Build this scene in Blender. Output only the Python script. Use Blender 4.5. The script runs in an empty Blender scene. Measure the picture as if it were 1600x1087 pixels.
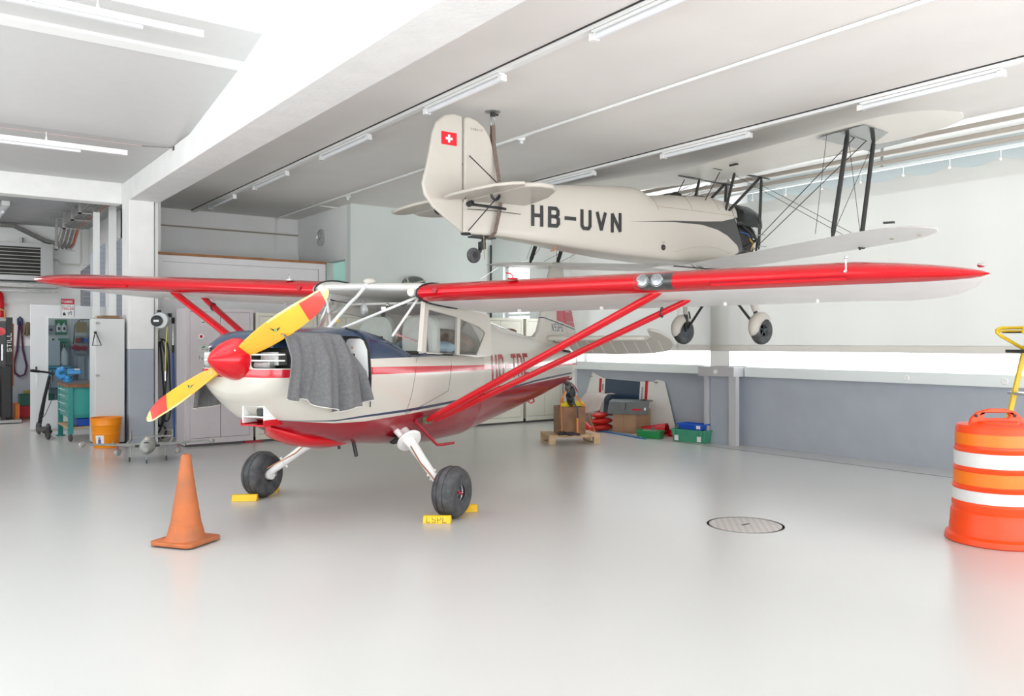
import bpy, bmesh, math, random
from mathutils import Vector, Matrix
from mathutils.geometry import tessellate_polygon
random.seed(7)
R = math.radians
SC = bpy.context.scene
COL = SC.collection

# ---------------------------------------------------------------- camera, world, exposure, large lights
# World axes: +X runs towards the window wall on the right, +Y runs away along the beam. Units are metres.
cam_d = bpy.data.cameras.new('camera'); cam = bpy.data.objects.new('camera', cam_d); COL.objects.link(cam)
cam.location = (0, 0, 1.55); cam.rotation_euler = (R(90), 0, R(-36.2))
cam_d.sensor_width = 36; cam_d.lens = 36 * 1290 / 1600; cam_d.shift_y = (534 - 543.5) / 1600
cam_d.clip_start = 0.05; cam_d.clip_end = 200
SC.camera = cam

SC.view_settings.view_transform = 'Standard'; SC.view_settings.look = 'None'
SC.view_settings.gamma = 1; SC.view_settings.use_curve_mapping = False
SC.view_settings.exposure = -0.25

world = bpy.data.worlds.new('daylight'); SC.world = world; world.use_nodes = True
wn = world.node_tree.nodes; wl = world.node_tree.links; wn.clear()
w_out = wn.new('ShaderNodeOutputWorld'); w_bg = wn.new('ShaderNodeBackground')
w_bg.inputs['Color'].default_value = (0.97, 0.985, 1.0, 1); w_tc = wn.new('ShaderNodeTexCoord'); w_sep = wn.new('ShaderNodeSeparateXYZ'); w_mr = wn.new('ShaderNodeMapRange')
# bright overcast sky above the horizon, stronger glow added below it to brighten the ceilings
w_mr.inputs['From Min'].default_value = -0.06; w_mr.inputs['From Max'].default_value = 0.06
w_mr.inputs['To Min'].default_value = 9.0; w_mr.inputs['To Max'].default_value = 4.6
wl.new(w_tc.outputs['Generated'], w_sep.inputs[0]); wl.new(w_sep.outputs['Z'], w_mr.inputs['Value'])
wl.new(w_mr.outputs[0], w_bg.inputs['Strength']); wl.new(w_bg.outputs[0], w_out.inputs[0])

def portal(name, loc, rot, sx, sy):
    l = bpy.data.lights.new(name, 'AREA'); l.shape = 'RECTANGLE'; l.size = sx; l.size_y = sy
    l.cycles.is_portal = True
    o = bpy.data.objects.new(name, l); COL.objects.link(o); o.location = loc; o.rotation_euler = rot
    return o
portal('window_daylight', (10.85, 4.6, 2.6), (R(90), 0, R(90)), 15.4, 2.9)
portal('hangar_door_daylight', (2.5, -3.1, 2.1), (R(90), 0, 0), 15, 4.2)
portal('skylight_daylight', (-1.2, 2.5, 6.1), (0, 0, 0), 7.8, 11)
portal('rear_window_daylight', (10.75, 14.2, 2.2), (R(90), 0, R(90)), 1.0, 2.2)

portal('added_left_window_daylight', (-5.3, 6.0, 1.8), (R(90), 0, R(-90)), 11.5, 3.0)  # portal for the added, unseen left window

def area(name, loc, rot, sx, sy, power, col=(1, 1, 1)):
    l = bpy.data.lights.new(name, 'AREA'); l.shape = 'RECTANGLE'; l.size = sx; l.size_y = sy
    l.energy = power; l.color = col
    o = bpy.data.objects.new(name, l); COL.objects.link(o); o.location = loc; o.rotation_euler = rot
    return o

# ---------------------------------------------------------------- materials
def mat(name, col, rough=0.5, metal=0.0, noise=0.0, nscale=8.0, bump=0.0, bscale=60.0, coat=0.0, spec=0.5, col2=None):
    m = bpy.data.materials.new(name); m.use_nodes = True
    nt = m.node_tree; b = nt.nodes['Principled BSDF']
    b.inputs['Base Color'].default_value = (*col, 1); b.inputs['Roughness'].default_value = rough
    b.inputs['Metallic'].default_value = metal; b.inputs['Coat Weight'].default_value = coat
    b.inputs['Specular IOR Level'].default_value = spec
    tc = nt.nodes.new('ShaderNodeTexCoord')
    n = nt.nodes.new('ShaderNodeTexNoise'); n.inputs['Scale'].default_value = nscale; n.inputs['Detail'].default_value = 5
    nt.links.new(tc.outputs['Object'], n.inputs['Vector'])
    if noise > 0 or col2:
        mx = nt.nodes.new('ShaderNodeMix'); mx.data_type = 'RGBA'
        c2 = col2 if col2 else tuple(c * (1 - noise) for c in col)
        mx.inputs['A'].default_value = (*col, 1); mx.inputs['B'].default_value = (*c2, 1)
        rp = nt.nodes.new('ShaderNodeValToRGB'); rp.color_ramp.elements[0].position = 0.38; rp.color_ramp.elements[1].position = 0.68
        nt.links.new(n.outputs['Fac'], rp.inputs[0]); nt.links.new(rp.outputs[0], mx.inputs['Factor'])
        nt.links.new(mx.outputs['Result'], b.inputs['Base Color'])
    if bump > 0:
        n2 = nt.nodes.new('ShaderNodeTexNoise'); n2.inputs['Scale'].default_value = bscale; n2.inputs['Detail'].default_value = 4
        nt.links.new(tc.outputs['Object'], n2.inputs['Vector'])
        bp = nt.nodes.new('ShaderNodeBump'); bp.inputs['Strength'].default_value = bump; bp.inputs['Distance'].default_value = 0.01
        nt.links.new(n2.outputs['Fac'], bp.inputs['Height']); nt.links.new(bp.outputs[0], b.inputs['Normal'])
    return m

def glass(name, tint=(0.96, 0.98, 0.98), amount=0.08, rough=0.02):
    m = bpy.data.materials.new(name); m.use_nodes = True; nt = m.node_tree; nt.nodes.clear()
    o = nt.nodes.new('ShaderNodeOutputMaterial'); t = nt.nodes.new('ShaderNodeBsdfTransparent')
    g = nt.nodes.new('ShaderNodeBsdfGlossy'); mx = nt.nodes.new('ShaderNodeMixShader')
    t.inputs[0].default_value = (*tint, 1); g.inputs['Roughness'].default_value = rough
    lf = nt.nodes.new('ShaderNodeLayerWeight'); lw = nt.nodes.new('ShaderNodeMath'); lw.operation = 'POWER'; lw.inputs[1].default_value = 4.5
    nt.links.new(lf.outputs['Facing'], lw.inputs[0])
    ad = nt.nodes.new('ShaderNodeMath'); ad.operation = 'ADD'; ad.inputs[1].default_value = amount; ad.use_clamp = True
    nt.links.new(lw.outputs[0], ad.inputs[0]); nt.links.new(ad.outputs[0], mx.inputs[0])
    nt.links.new(t.outputs[0], mx.inputs[1]); nt.links.new(g.outputs[0], mx.inputs[2]); nt.links.new(mx.outputs[0], o.inputs[0])
    return m

def shift(m, fn):
    fn(m.node_tree, m.node_tree.nodes['Principled BSDF']); return m

WHITE = mat('white_wall_paint', (0.86, 0.86, 0.85), 0.7, noise=0.04, nscale=2, bump=0.15, bscale=90)
CEIL = mat('ceiling_paint', (0.82, 0.79, 0.765), 0.75, noise=0.04, nscale=1.2, bump=0.1, bscale=70)
BRIGHT = mat('bright_white_paint', (0.86, 0.86, 0.85), 0.6, noise=0.02, nscale=2, bump=0.1)
GREYP = mat('grey_wainscot_paint', (0.43, 0.465, 0.525), 0.45, noise=0.06, nscale=3, bump=0.1, bscale=80)
DUCT = mat('pale_grey_trunking', (0.76, 0.81, 0.81), 0.4)
ALU = mat('aluminium', (0.72, 0.73, 0.74), 0.35, 0.9, noise=0.1, nscale=20)
STEEL = mat('galvanised_steel', (0.42, 0.42, 0.41), 0.45, 0.7, noise=0.25, nscale=30)
CHROME = mat('chrome', (0.8, 0.8, 0.8), 0.15, 1.0)
BLACK = mat('black_plastic', (0.02, 0.02, 0.022), 0.45, noise=0.2)
DARK = mat('dark_recess', (0.035, 0.033, 0.032), 0.7, noise=0.3, nscale=12)
RUBBER = mat('tyre_rubber', (0.045, 0.046, 0.05), 0.6, noise=0.45, nscale=14, bump=0.2, bscale=40, col2=(0.09, 0.09, 0.095))
CREAM = mat('cream_paint', (0.60, 0.57, 0.51), 0.25, noise=0.03, nscale=2, coat=0.2)
WPAINT = mat('white_gloss_paint', (0.85, 0.85, 0.84), 0.25, coat=0.3)
RED = mat('red_aircraft_paint', (0.58, 0.004, 0.012), 0.22, noise=0.05, nscale=3, coat=0.25, spec=0.35)
DRED = mat('maroon_paint', (0.36, 0.008, 0.02), 0.25, coat=0.3)
NAVY = mat('navy_paint', (0.018, 0.035, 0.09), 0.15, coat=0.6)
YEL = mat('yellow_paint', (0.85, 0.55, 0.01), 0.4, noise=0.08, nscale=14)
FABW = mat('white_wing_fabric', (0.88, 0.87, 0.85), 0.4, noise=0.04, nscale=3)
IVORY = mat('ivory_fabric_paint', (0.56, 0.52, 0.465), 0.42, noise=0.04, nscale=3, coat=0.15)
ORANGE = mat('orange_strap', (0.85, 0.25, 0.02), 0.6, noise=0.15)
PAPER = mat('white_paper', (0.82, 0.82, 0.82), 0.6)
GLASS = glass('window_glass'); PGLASS = glass('perspex', (0.97, 0.98, 0.98), 0.05)

# ---------------------------------------------------------------- helpers
def tag(o, label=None, cat=None, group=None, kind=None):
    if label: o['label'] = label
    if cat: o['category'] = cat
    if group: o['group'] = group
    if kind: o['kind'] = kind
    return o

def empty(name, loc, rz=0, label=None, cat=None, group=None):
    o = bpy.data.objects.new(name, None); COL.objects.link(o); o.location = loc; o.rotation_euler = (0, 0, rz)
    o.empty_display_size = 0.1
    return tag(o, label, cat, group)

def basis(d):
    d = Vector(d).normalized(); a = Vector((0, 0, 1)) if abs(d.z) < 0.9 else Vector((1, 0, 0))
    u = d.cross(a).normalized(); return u, d.cross(u).normalized(), d

def root_matrix(o):
    return Matrix.Translation(o.location) @ o.rotation_euler.to_matrix().to_4x4()

class MB:
    def __init__(s): s.v = []; s.f = []; s.m = []
    def add(s, vs, fs, mi=0):
        k = len(s.v); s.v += [tuple(v) for v in vs]; s.f += [tuple(i + k for i in f) for f in fs]; s.m += [mi] * len(fs); return s
    def box(s, lo, hi, mi=0, M=None):
        (a, b, c), (d, e, f) = lo, hi
        vs = [(x, y, z) for z in (c, f) for y in (b, e) for x in (a, d)]
        if M: vs = [M @ Vector(v) for v in vs]
        return s.add(vs, [(0, 2, 3, 1), (4, 5, 7, 6), (0, 1, 5, 4), (2, 6, 7, 3), (0, 4, 6, 2), (1, 3, 7, 5)], mi)
    def cbox(s, c, sz, mi=0, rz=0, rx=0, ry=0):
        M = Matrix.Translation(c) @ Matrix.Rotation(rz, 4, 'Z') @ Matrix.Rotation(ry, 4, 'Y') @ Matrix.Rotation(rx, 4, 'X')
        h = [q / 2 for q in sz]; return s.box([-q for q in h], h, mi, M)
    def tube(s, pts, r, n=10, mi=0, caps=True, closed=False, sx=1.0):
        pts = [Vector(p) for p in pts]; N = len(pts); rr = r if isinstance(r, (list, tuple)) else [r] * N
        rings = []; pu = None
        for i, p in enumerate(pts):
            if closed: d = pts[(i + 1) % N] - pts[i - 1]
            else: d = pts[min(i + 1, N - 1)] - pts[max(i - 1, 0)]
            if d.length < 1e-9: d = Vector((0, 0, 1))
            d.normalize()
            if pu is None: u, w, _ = basis(d)
            else:
                u = (pu - d * pu.dot(d))
                if u.length < 1e-6: u, w, _ = basis(d)
                u.normalize(); w = d.cross(u)
            pu = u
            rings.append([p + (u * math.cos(2 * math.pi * k / n) * sx + w * math.sin(2 * math.pi * k / n)) * rr[i] for k in range(n)])
        return s.loft(rings, mi, caps and not closed, loop=closed)
    def loft(s, rings, mi=0, caps=True, loop=False, mf=None):
        n = len(rings[0]); vs = [v for r in rings for v in r]; fs = []; ms = []
        L = len(rings)
        for i in range(L if loop else L - 1):
            j = (i + 1) % L
            for k in range(n):
                q = (k + 1) % n; fs.append((i * n + k, i * n + q, j * n + q, j * n + k)); ms.append(mf(i, k) if mf else mi)
        if caps:
            fs.append(tuple(reversed(range(n)))); ms.append(mf(0, -1) if mf else mi)
            fs.append(tuple((L - 1) * n + k for k in range(n))); ms.append(mf(L - 1, -1) if mf else mi)
        k0 = len(s.v); s.v += [tuple(v) for v in vs]; s.f += [tuple(i + k0 for i in f) for f in fs]; s.m += ms; return s
    def lathe(s, prof, o=(0, 0, 0), axis=(0, 0, 1), n=24, mi=0, mf=None):
        u, w, d = basis(axis); o = Vector(o)
        rings = [[o + d * z + (u * math.cos(2 * math.pi * k / n) + w * math.sin(2 * math.pi * k / n)) * max(r, 1e-4) for k in range(n)] for r, z in prof]
        return s.loft(rings, mi, True, mf=(lambda i, k: mf(i)) if mf else None)
    def cyl(s, a, b, r, n=16, mi=0, r2=None):
        return s.tube([a, b], [r, r if r2 is None else r2], n, mi)
    def sphere(s, c, r, n=12, mi=0, sc=(1, 1, 1)):
        c = Vector(c); rings = []
        for i in range(1, n):
            t = math.pi * i / n
            rings.append([c + Vector((r * math.sin(t) * math.cos(2 * math.pi * k / (2 * n)) * sc[0], r * math.sin(t) * math.sin(2 * math.pi * k / (2 * n)) * sc[1], r * math.cos(t) * sc[2])) for k in range(2 * n)])
        return s.loft(rings, mi, True)
    def poly(s, loops, fn, mi=0, th=None):
        """loops: 2D outline + holes; fn(u,v)->3D; th = 3D offset vector for thickness"""
        L = [[Vector((p[0], p[1], 0)) for p in lp] for lp in loops]
        tris = tessellate_polygon(L) if len(loops) > 1 else [tuple(range(len(loops[0])))]; flat = [p for lp in L for p in lp]
        A = [Vector(fn(p.x, p.y)) for p in flat]
        if th is None: return s.add(A, [tuple(t) for t in tris], mi)
        n = len(A); B = [a + Vector(th(p.x, p.y) if callable(th) else th) for a, p in zip(A, flat)]
        fs = [tuple(t) for t in tris] + [tuple(i + n for i in reversed(t)) for t in tris]
        k = 0
        for lp in L:
            m = len(lp)
            for i in range(m): fs.append((k + i, k + (i + 1) % m, k + (i + 1) % m + n, k + i + n))
            k += m
        return s.add(A + B, fs, mi)
    def build(s, name, mats, parent=None, sharp=35, smooth=True, bevel=0, segs=2, world=False, sub=0, solid=0):
        me = bpy.data.meshes.new(name); vs = s.v
        if parent is not None and world:
            Mi = root_matrix(parent).inverted(); vs = [Mi @ Vector(v) for v in vs]
        me.from_pydata([tuple(v) for v in vs], [], s.f)
        if not isinstance(mats, (list, tuple)): mats = [mats]
        for m in mats: me.materials.append(m)
        me.polygons.foreach_set('material_index', s.m)
        bm = bmesh.new(); bm.from_mesh(me); bmesh.ops.recalc_face_normals(bm, faces=bm.faces); bm.to_mesh(me); bm.free()
        if smooth:
            me.polygons.foreach_set('use_smooth', [True] * len(me.polygons)); me.set_sharp_from_angle(angle=R(sharp))
        o = bpy.data.objects.new(name, me); COL.objects.link(o)
        if parent is not None: o.parent = parent
        if bevel:
            b = o.modifiers.new('b', 'BEVEL'); b.width = bevel; b.segments = segs; b.limit_method = 'ANGLE'; b.angle_limit = R(40)
        if solid:
            b = o.modifiers.new('s', 'SOLIDIFY'); b.thickness = solid; b.offset = 0
        if sub:
            b = o.modifiers.new('u', 'SUBSURF'); b.levels = sub; b.render_levels = sub
        return o

def struct(name, mb, m, **k):
    o = mb.build(name, m, **k); o['kind'] = 'structure'; return o

def bake(o):
    dg = bpy.context.evaluated_depsgraph_get(); dg.update()
    me = bpy.data.meshes.new_from_object(o.evaluated_get(dg)); o.modifiers.clear(); o.data = me
    return o

def boolean(o, cutters):
    for c in cutters:
        c.parent = o.parent
        md = o.modifiers.new('x', 'BOOLEAN'); md.operation = 'DIFFERENCE'; md.solver = 'EXACT'; md.object = c
        try: md.material_mode = 'TRANSFER'
        except Exception: pass
    bpy.context.view_layer.update(); bake(o)
    for c in cutters: bpy.data.objects.remove(c)
    return o

def copy_tree(o, parent=None):
    c = o.copy(); COL.objects.link(c); c.parent = parent
    for ch in list(o.children): copy_tree(ch, c)
    return c

def interp(x, pts):
    pts = sorted(pts)
    if x <= pts[0][0]: return pts[0][1]
    for (a, b), (c, d) in zip(pts, pts[1:]):
        if x <= c:
            t = (x - a) / (c - a); t = t; return b + (d - b) * t
    return pts[-1][1]

# stroke lettering: every glyph is a set of polylines on a 1 x 1 cell
GL = {
 'A': [[(0,0),(.5,1),(1,0)],[(.2,.36),(.8,.36)]], 'B': [[(0,0),(0,1),(.75,1),(.95,.87),(.95,.65),(.75,.53),(0,.53)],[(.75,.53),(1,.4),(1,.14),(.8,0),(0,0)]],
 'C': [[(1,.85),(.85,1),(.15,1),(0,.85),(0,.15),(.15,0),(.85,0),(1,.15)]], 'D': [[(0,0),(0,1),(.75,1),(1,.82),(1,.18),(.75,0),(0,0)]],
 'E': [[(1,0),(0,0),(0,1),(1,1)],[(0,.53),(.85,.53)]], 'G': [[(1,.85),(.85,1),(.15,1),(0,.85),(0,.15),(.15,0),(.85,0),(1,.15),(1,.5),(.55,.5)]],
 'H': [[(0,0),(0,1)],[(1,0),(1,1)],[(0,.52),(1,.52)]], 'I': [[(.5,0),(.5,1)]], 'L': [[(0,1),(0,0),(1,0)]], 'M': [[(0,0),(0,1),(.5,.35),(1,1),(1,0)]],
 'N': [[(0,0),(0,1),(1,0),(1,1)]], 'O': [[(.15,0),(0,.15),(0,.85),(.15,1),(.85,1),(1,.85),(1,.15),(.85,0),(.15,0)]], 'P': [[(0,0),(0,1),(.8,1),(1,.88),(1,.6),(.8,.48),(0,.48)]],
 'R': [[(0,0),(0,1),(.8,1),(1,.88),(1,.62),(.8,.5),(0,.5)],[(.5,.5),(1,0)]], 'S': [[(1,.85),(.85,1),(.15,1),(0,.85),(0,.65),(.15,.52),(.85,.48),(1,.35),(1,.15),(.85,0),(.15,0),(0,.15)]],
 'T': [[(.5,0),(.5,1)],[(0,1),(1,1)]], 'U': [[(0,1),(0,.16),(.2,0),(.8,0),(1,.16),(1,1)]], 'V': [[(0,1),(.5,0),(1,1)]], 'W': [[(0,1),(.25,0),(.5,.7),(.75,0),(1,1)]],
 '9': [[(1,.5),(.2,.5),(0,.62),(0,.88),(.2,1),(.8,1),(1,.88),(1,.15),(.8,0),(.1,0)]], '3': [[(0,.88),(.2,1),(.8,1),(1,.88),(1,.62),(.8,.52),(.35,.52)],[(.8,.52),(1,.4),(1,.12),(.8,0),(.2,0),(0,.12)]],
 '1': [[(.2,.8),(.5,1),(.5,0)]], '-': [[(0,.5),(1,.5)]], '!': [[(.5,1),(.5,.3)],[(.5,.12),(.5,0)]], "'": [[(.5,1),(.5,.75)]], ' ': []}
GL['F'] = [[(0,0),(0,1),(1,1)],[(0,.53),(.8,.53)]]; GL['K'] = [[(0,0),(0,1)],[(1,1),(0,.45)],[(.3,.6),(1,0)]]; GL['Y'] = [[(0,1),(.5,.5),(1,1)],[(.5,.5),(.5,0)]]
def strokes(mb, text, w, h, gap, t, fn, mi=0, slant=0):
    """fn(u,v)->3D point; u runs along the text from 0"""
    u0 = 0
    for ch in text:
        cw = w * (.25 if ch in "I!'1" else 1)
        for pl in GL.get(ch, []):
            P = [(u0 + t / 2 + p[0] * (cw - t) + slant * p[1] * h, t / 2 + p[1] * (h - t)) for p in pl]
            if ch in "I!'": P = [(u0 + cw / 2 + slant * p[1] * h, t / 2 + p[1] * (h - t)) for p in pl]
            closed = len(P) > 2 and P[0] == P[-1]
            ax_ = lambda i: min(abs(P[i + 1][0] - P[i][0]), abs(P[i + 1][1] - P[i][1])) < 1e-4
            for si, (a, b) in enumerate(zip(P, P[1:])):
                dx, dy = b[0] - a[0], b[1] - a[1]; L = math.hypot(dx, dy) or 1e-6; ex, ey = dx / L * t / 2, dy / L * t / 2
                me_ = ax_(si); p0_ = (si > 0) or closed; p1_ = (si < len(P) - 2) or closed
                k0 = (1 if (me_ and ax_(si - 1 if si > 0 else len(P) - 2)) else .35) if p0_ else (1 if me_ else .5)
                k1 = (1 if (me_ and ax_(si + 1 if si < len(P) - 2 else 0)) else .35) if p1_ else (1 if me_ else .5)
                K = max(1, int(L / 0.06)); prev = None
                A = (a[0] - ex * k0, a[1] - ey * k0); B = (b[0] + ex * k1, b[1] + ey * k1)
                for i in range(K + 1):
                    s_ = i / K; c = (A[0] + (B[0] - A[0]) * s_, A[1] + (B[1] - A[1]) * s_)
                    q = [fn(c[0] - ey, c[1] + ex), fn(c[0] + ey, c[1] - ex)]
                    if prev: mb.add([prev[0], prev[1], q[1], q[0]], [(0, 1, 2, 3)], mi)
                    prev = q
        u0 += cw + gap
    return u0

def glyphs(text, w, h, gap, t, fn, name, m, parent, **k):
    u0 = 0
    for ch in text:
        mb = MB(); strokes(mb, ch, w, h, gap, t, lambda u, v, u0=u0: fn(u0 + u, v))
        if mb.v: mb.build(name, m, parent, sharp=60, **k)
        u0 += w * (.25 if ch in "I!'1" else 1) + gap
# ---------------------------------------------------------------- the building
def floor_mat():
    m = bpy.data.materials.new('epoxy_floor'); m.use_nodes = True; nt = m.node_tree; b = nt.nodes['Principled BSDF']
    tc = nt.nodes.new('ShaderNodeTexCoord')
    n = nt.nodes.new('ShaderNodeTexNoise'); n.inputs['Scale'].default_value = 0.6; n.inputs['Detail'].default_value = 2
    n2 = nt.nodes.new('ShaderNodeTexNoise'); n2.inputs['Scale'].default_value = 1.3; n2.inputs['Detail'].default_value = 3
    n3 = nt.nodes.new('ShaderNodeTexNoise'); n3.inputs['Scale'].default_value = 1.1; n3.inputs['Detail'].default_value = 4
    for k in (n, n2, n3): nt.links.new(tc.outputs['Object'], k.inputs['Vector'])
    r = nt.nodes.new('ShaderNodeValToRGB'); r.color_ramp.elements[0].color = (0.545, 0.54, 0.525, 1); r.color_ramp.elements[1].color = (0.575, 0.57, 0.555, 1)
    r.color_ramp.elements[0].position = 0.2; r.color_ramp.elements[1].position = 0.8
    nt.links.new(n.outputs['Fac'], r.inputs[0])
    r2 = nt.nodes.new('ShaderNodeValToRGB'); r2.color_ramp.elements[0].position = 0.72; r2.color_ramp.elements[1].position = 0.85
    r2.color_ramp.elements[1].color = (0.10, 0.10, 0.10, 1)
    nt.links.new(n3.outputs['Fac'], r2.inputs[0])
    mx = nt.nodes.new('ShaderNodeMix'); mx.data_type = 'RGBA'; mx.inputs['B'].default_value = (0.33, 0.30, 0.27, 1)
    mx.inputs['Factor'].default_value = 0.0; nt.links.new(r.outputs[0], mx.inputs['A']); nt.links.new(mx.outputs['Result'], b.inputs['Base Color'])
    mr = nt.nodes.new('ShaderNodeMapRange'); mr.inputs['To Min'].default_value = 0.20; mr.inputs['To Max'].default_value = 0.36
    b.inputs['Roughness'].default_value = 0.27
    bp = nt.nodes.new('ShaderNodeBump'); bp.inputs['Strength'].default_value = 0.02; bp.inputs['Distance'].default_value = 0.01
    b.inputs['Specular IOR Level'].default_value = 0.5; b.inputs['Coat Weight'].default_value = 0.15; b.inputs['Coat Roughness'].default_value = 0.25
    return m
FLOOR = floor_mat()
struct('floor', MB().box((-5.2, -3.2, -0.15), (10.8, 20, 0)), FLOOR, smooth=False)

ZC = 4.05
# right bay ceiling
struct('ceiling', MB().box((3.15, -3, ZC), (10.8, 16.4, ZC + .2)), CEIL, smooth=False)
# window wall on the right
W = MB().box((10.2, -3, 0), (10.5, 8.3, 1.10)).box((10.5, 8.2, 0), (10.8, 12.2, 1.10))
struct('wall_right', W, GREYP, smooth=False)
struct('trim_1', MB().box((10.2, -3, 1.10), (10.62, 8.3, 1.17)).box((10.45, 8.3, 1.10), (10.85, 15.2, 1.17)).box((10.44, 12.2, 0), (10.8, 12.5, 1.10)).box((10.5, 12.5, 0), (10.8, 15.2, 1.10)), WHITE, smooth=False)
m = MB()
for y in (-3, 8.12): m.box((10.40, y, 1.17), (10.50, y + .07, 4.05))
m.box((10.41, -2.93, 3.98), (10.49, 8.12, 4.045))
for y in (8.5, 12.13): m.box((10.70, y, 1.17), (10.80, y + .07, 4.05))
m.box((10.71, 8.57, 3.98), (10.79, 12.13, 4.045))
wf = struct('window_1', m, WPAINT, smooth=False)
win = MB().box((10.44, -3, 1.2), (10.45, 8.2, 4.0)).box((10.74, 8.3, 1.2), (10.75, 12.2, 4.0)).build('pane', GLASS, wf, smooth=False)
m = MB().box((10.6, 13.72, 1.17), (10.7, 13.80, 3.25)).box((10.6, 14.60, 1.17), (10.7, 14.68, 3.25)).box((10.6, 13.72, 3.17), (10.7, 14.68, 3.25)).box((10.6, 13.72, 1.17), (10.7, 14.68, 1.25)).box((10.61, 13.72, 2.1), (10.69, 14.68, 2.16))
wf2 = struct('window_2', m, WPAINT, smooth=False)
w2 = MB().box((10.64, 13.75, 1.2), (10.65, 14.65, 3.2)).build('pane', GLASS, wf2, smooth=False)
# wall around the rear window
struct('wall_right_rear', MB().box((10.5, 12.2, 1.17), (10.8, 13.72, ZC)).box((10.5, 14.68, 1.17), (10.8, 15.2, ZC)).box((10.5, 13.72, 3.25), (10.8, 14.68, ZC)), WHITE, smooth=False)
# concrete pier in front of the window wall
struct('trim_2', MB().box((9.98, 8.1, 0), (10.5, 8.46, 1.02)), GREYP, smooth=False)
struct('trim_3', MB().box((9.98, 8.1, 1.18), (10.7, 8.46, ZC)), BRIGHT, smooth=False)
struct('trim_4', MB().box((9.92, 7.93, 0), (10.0, 8.06, 1.03)).box((9.93, 8.48, 0), (10.0, 8.54, 1.03)), mat('grey_mauve_post', (.55, .55, .57), .4), smooth=False)
# rear walls
struct('wall_back', MB().box((3.15, 16.25, 0), (6.45, 16.45, ZC)), WHITE, smooth=False)
pale = mat('pale_green_white_wall', (0.70, 0.74, 0.71), 0.7, noise=0.03, nscale=1.5, bump=0.1)
struct('wall_rear_block', MB().box((6.45, 13.75, 0), (9.53, 13.9, ZC)).box((9.38, 13.9, 0), (9.53, 15.2, ZC)).box((9.38, 15.2, 0), (10.8, 15.35, ZC)), pale, smooth=False)
struct('wall_niche_side', MB().box((6.45, 13.9, 0), (6.6, 13.98, ZC)).box((6.45, 14.82, 0), (6.6, 16.25, ZC)).box((6.45, 13.98, 3.06), (6.6, 14.82, ZC)), WHITE, smooth=False)
teal = mat('pale_teal_wall', (0.50, 0.68, 0.64), 0.7)
struct('wall_side_room', MB().box((7.6, 13.9, 0), (7.7, 16.2, ZC)).box((6.6, 16.1, 0), (7.7, 16.25, ZC)), teal, smooth=False)
area('side_room_lamp', (7.15, 14.9, 3.7), (0, 0, 0), .5, 1.2, 14, (0.9, 1, .97))
# storage partition with a wooden cap, behind the lockers
p = struct('wall_partition', MB().box((3.15, 14.0, 0), (6.08, 14.12, 2.95)), mat('pale_grey_board', (0.76, 0.75, 0.765), 0.5, noise=0.03), smooth=False)
struct('trim_5', MB().box((3.15, 13.97, 2.95), (6.09, 14.15, 2.99)), mat('brown_wood_cap', (0.36, 0.15, 0.05), 0.5, noise=0.3, nscale=10), smooth=False)
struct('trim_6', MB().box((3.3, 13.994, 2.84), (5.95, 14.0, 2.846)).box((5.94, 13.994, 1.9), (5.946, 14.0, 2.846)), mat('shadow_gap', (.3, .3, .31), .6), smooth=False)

# main beam with the gable above it, column, lintel
BEAM = mat('white_concrete', (0.87, 0.86, 0.85), 0.65, noise=0.05, nscale=4, bump=0.5, bscale=25)
struct('trim_7', MB().box((2.70, -3, 3.70), (3.15, 13.5, 4.02)), BEAM, smooth=False, bevel=0.012)
struct('wall_gable', MB().box((2.78, -3, 4.0), (3.15, 14.0, 6.3)), BRIGHT, smooth=False)
struct('trim_8', MB().box((2.70, 13.5, 1.44), (3.06, 14.0, 4.02)), BEAM, smooth=False, bevel=0.01)
struct('trim_9', MB().box((2.70, 13.5, 0), (3.06, 14.0, 1.44)), GREYP, smooth=False, bevel=0.01)
struct('trim_10', MB().box((3.08, 13.55, 0), (3.125, 13.6, 3.72)), WPAINT, smooth=False)
struct('trim_11', MB().box((-5, 13.98, 3.70), (2.70, 14.25, 4.03)), BEAM, smooth=False, bevel=0.01)
# sloping ceiling of the left bay
def prism_x(mb, prof, x0, x1):
    n = len(prof); vs = [(x0, y, z) for y, z in prof] + [(x1, y, z) for y, z in prof]
    fs = [tuple(range(n))[::-1], tuple(range(n, 2 * n))] + [(i, (i + 1) % n, (i + 1) % n + n, i + n) for i in range(n)]
    return mb.add(vs, fs)
m = prism_x(MB(), [(14.2, 4.02), (10.9, 4.02), (8.5, 4.40), (7.9, 4.54), (7.9, 6.3), (8.05, 6.3), (8.1, 4.75), (10.9, 4.25), (14.2, 4.25)], -5, 2.78)
struct('ceiling_sloping', m, mat('bright_sloping_ceiling', (0.63, 0.625, 0.62), 0.7, noise=0.02), smooth=False)
struct('trim_12', prism_x(MB(), [(8.58, 4.36), (8.44, 4.385), (8.44, 4.42), (8.58, 4.40)], -5, 2.78), BRIGHT, smooth=False)
m = MB()
for k in range(9): m.box((-5 + k * .97, -3, 6.2), (-4.93 + k * .97, 7.9, 6.28))
for y in (-3, .6, 4.2, 7.8): m.box((-5, y, 6.2), (2.78, y + .07, 6.28))
fr = struct('window_3', m, WPAINT, smooth=False)
struct('added_skylight_cover', MB().box((-5.2, -3.1, 6.3), (3.15, .9, 6.4)), WHITE, smooth=False)  # unseen roof piece added over the skylight to darken the foreground floor
sk = MB().box((-5, .9, 6.29), (2.78, 7.95, 6.30)).build('pane', GLASS, fr, smooth=False)
struct('wall_left', MB().box((-5.2, -3, 0), (-5, .2, 6.3)).box((-5.2, 11.8, 0), (-5, 20, 6.3)).box((-5.2, .2, 0), (-5, 11.8, .3)).box((-5.2, .2, 3.3), (-5, 11.8, 6.3)), WHITE, smooth=False)
m = MB()
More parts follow.
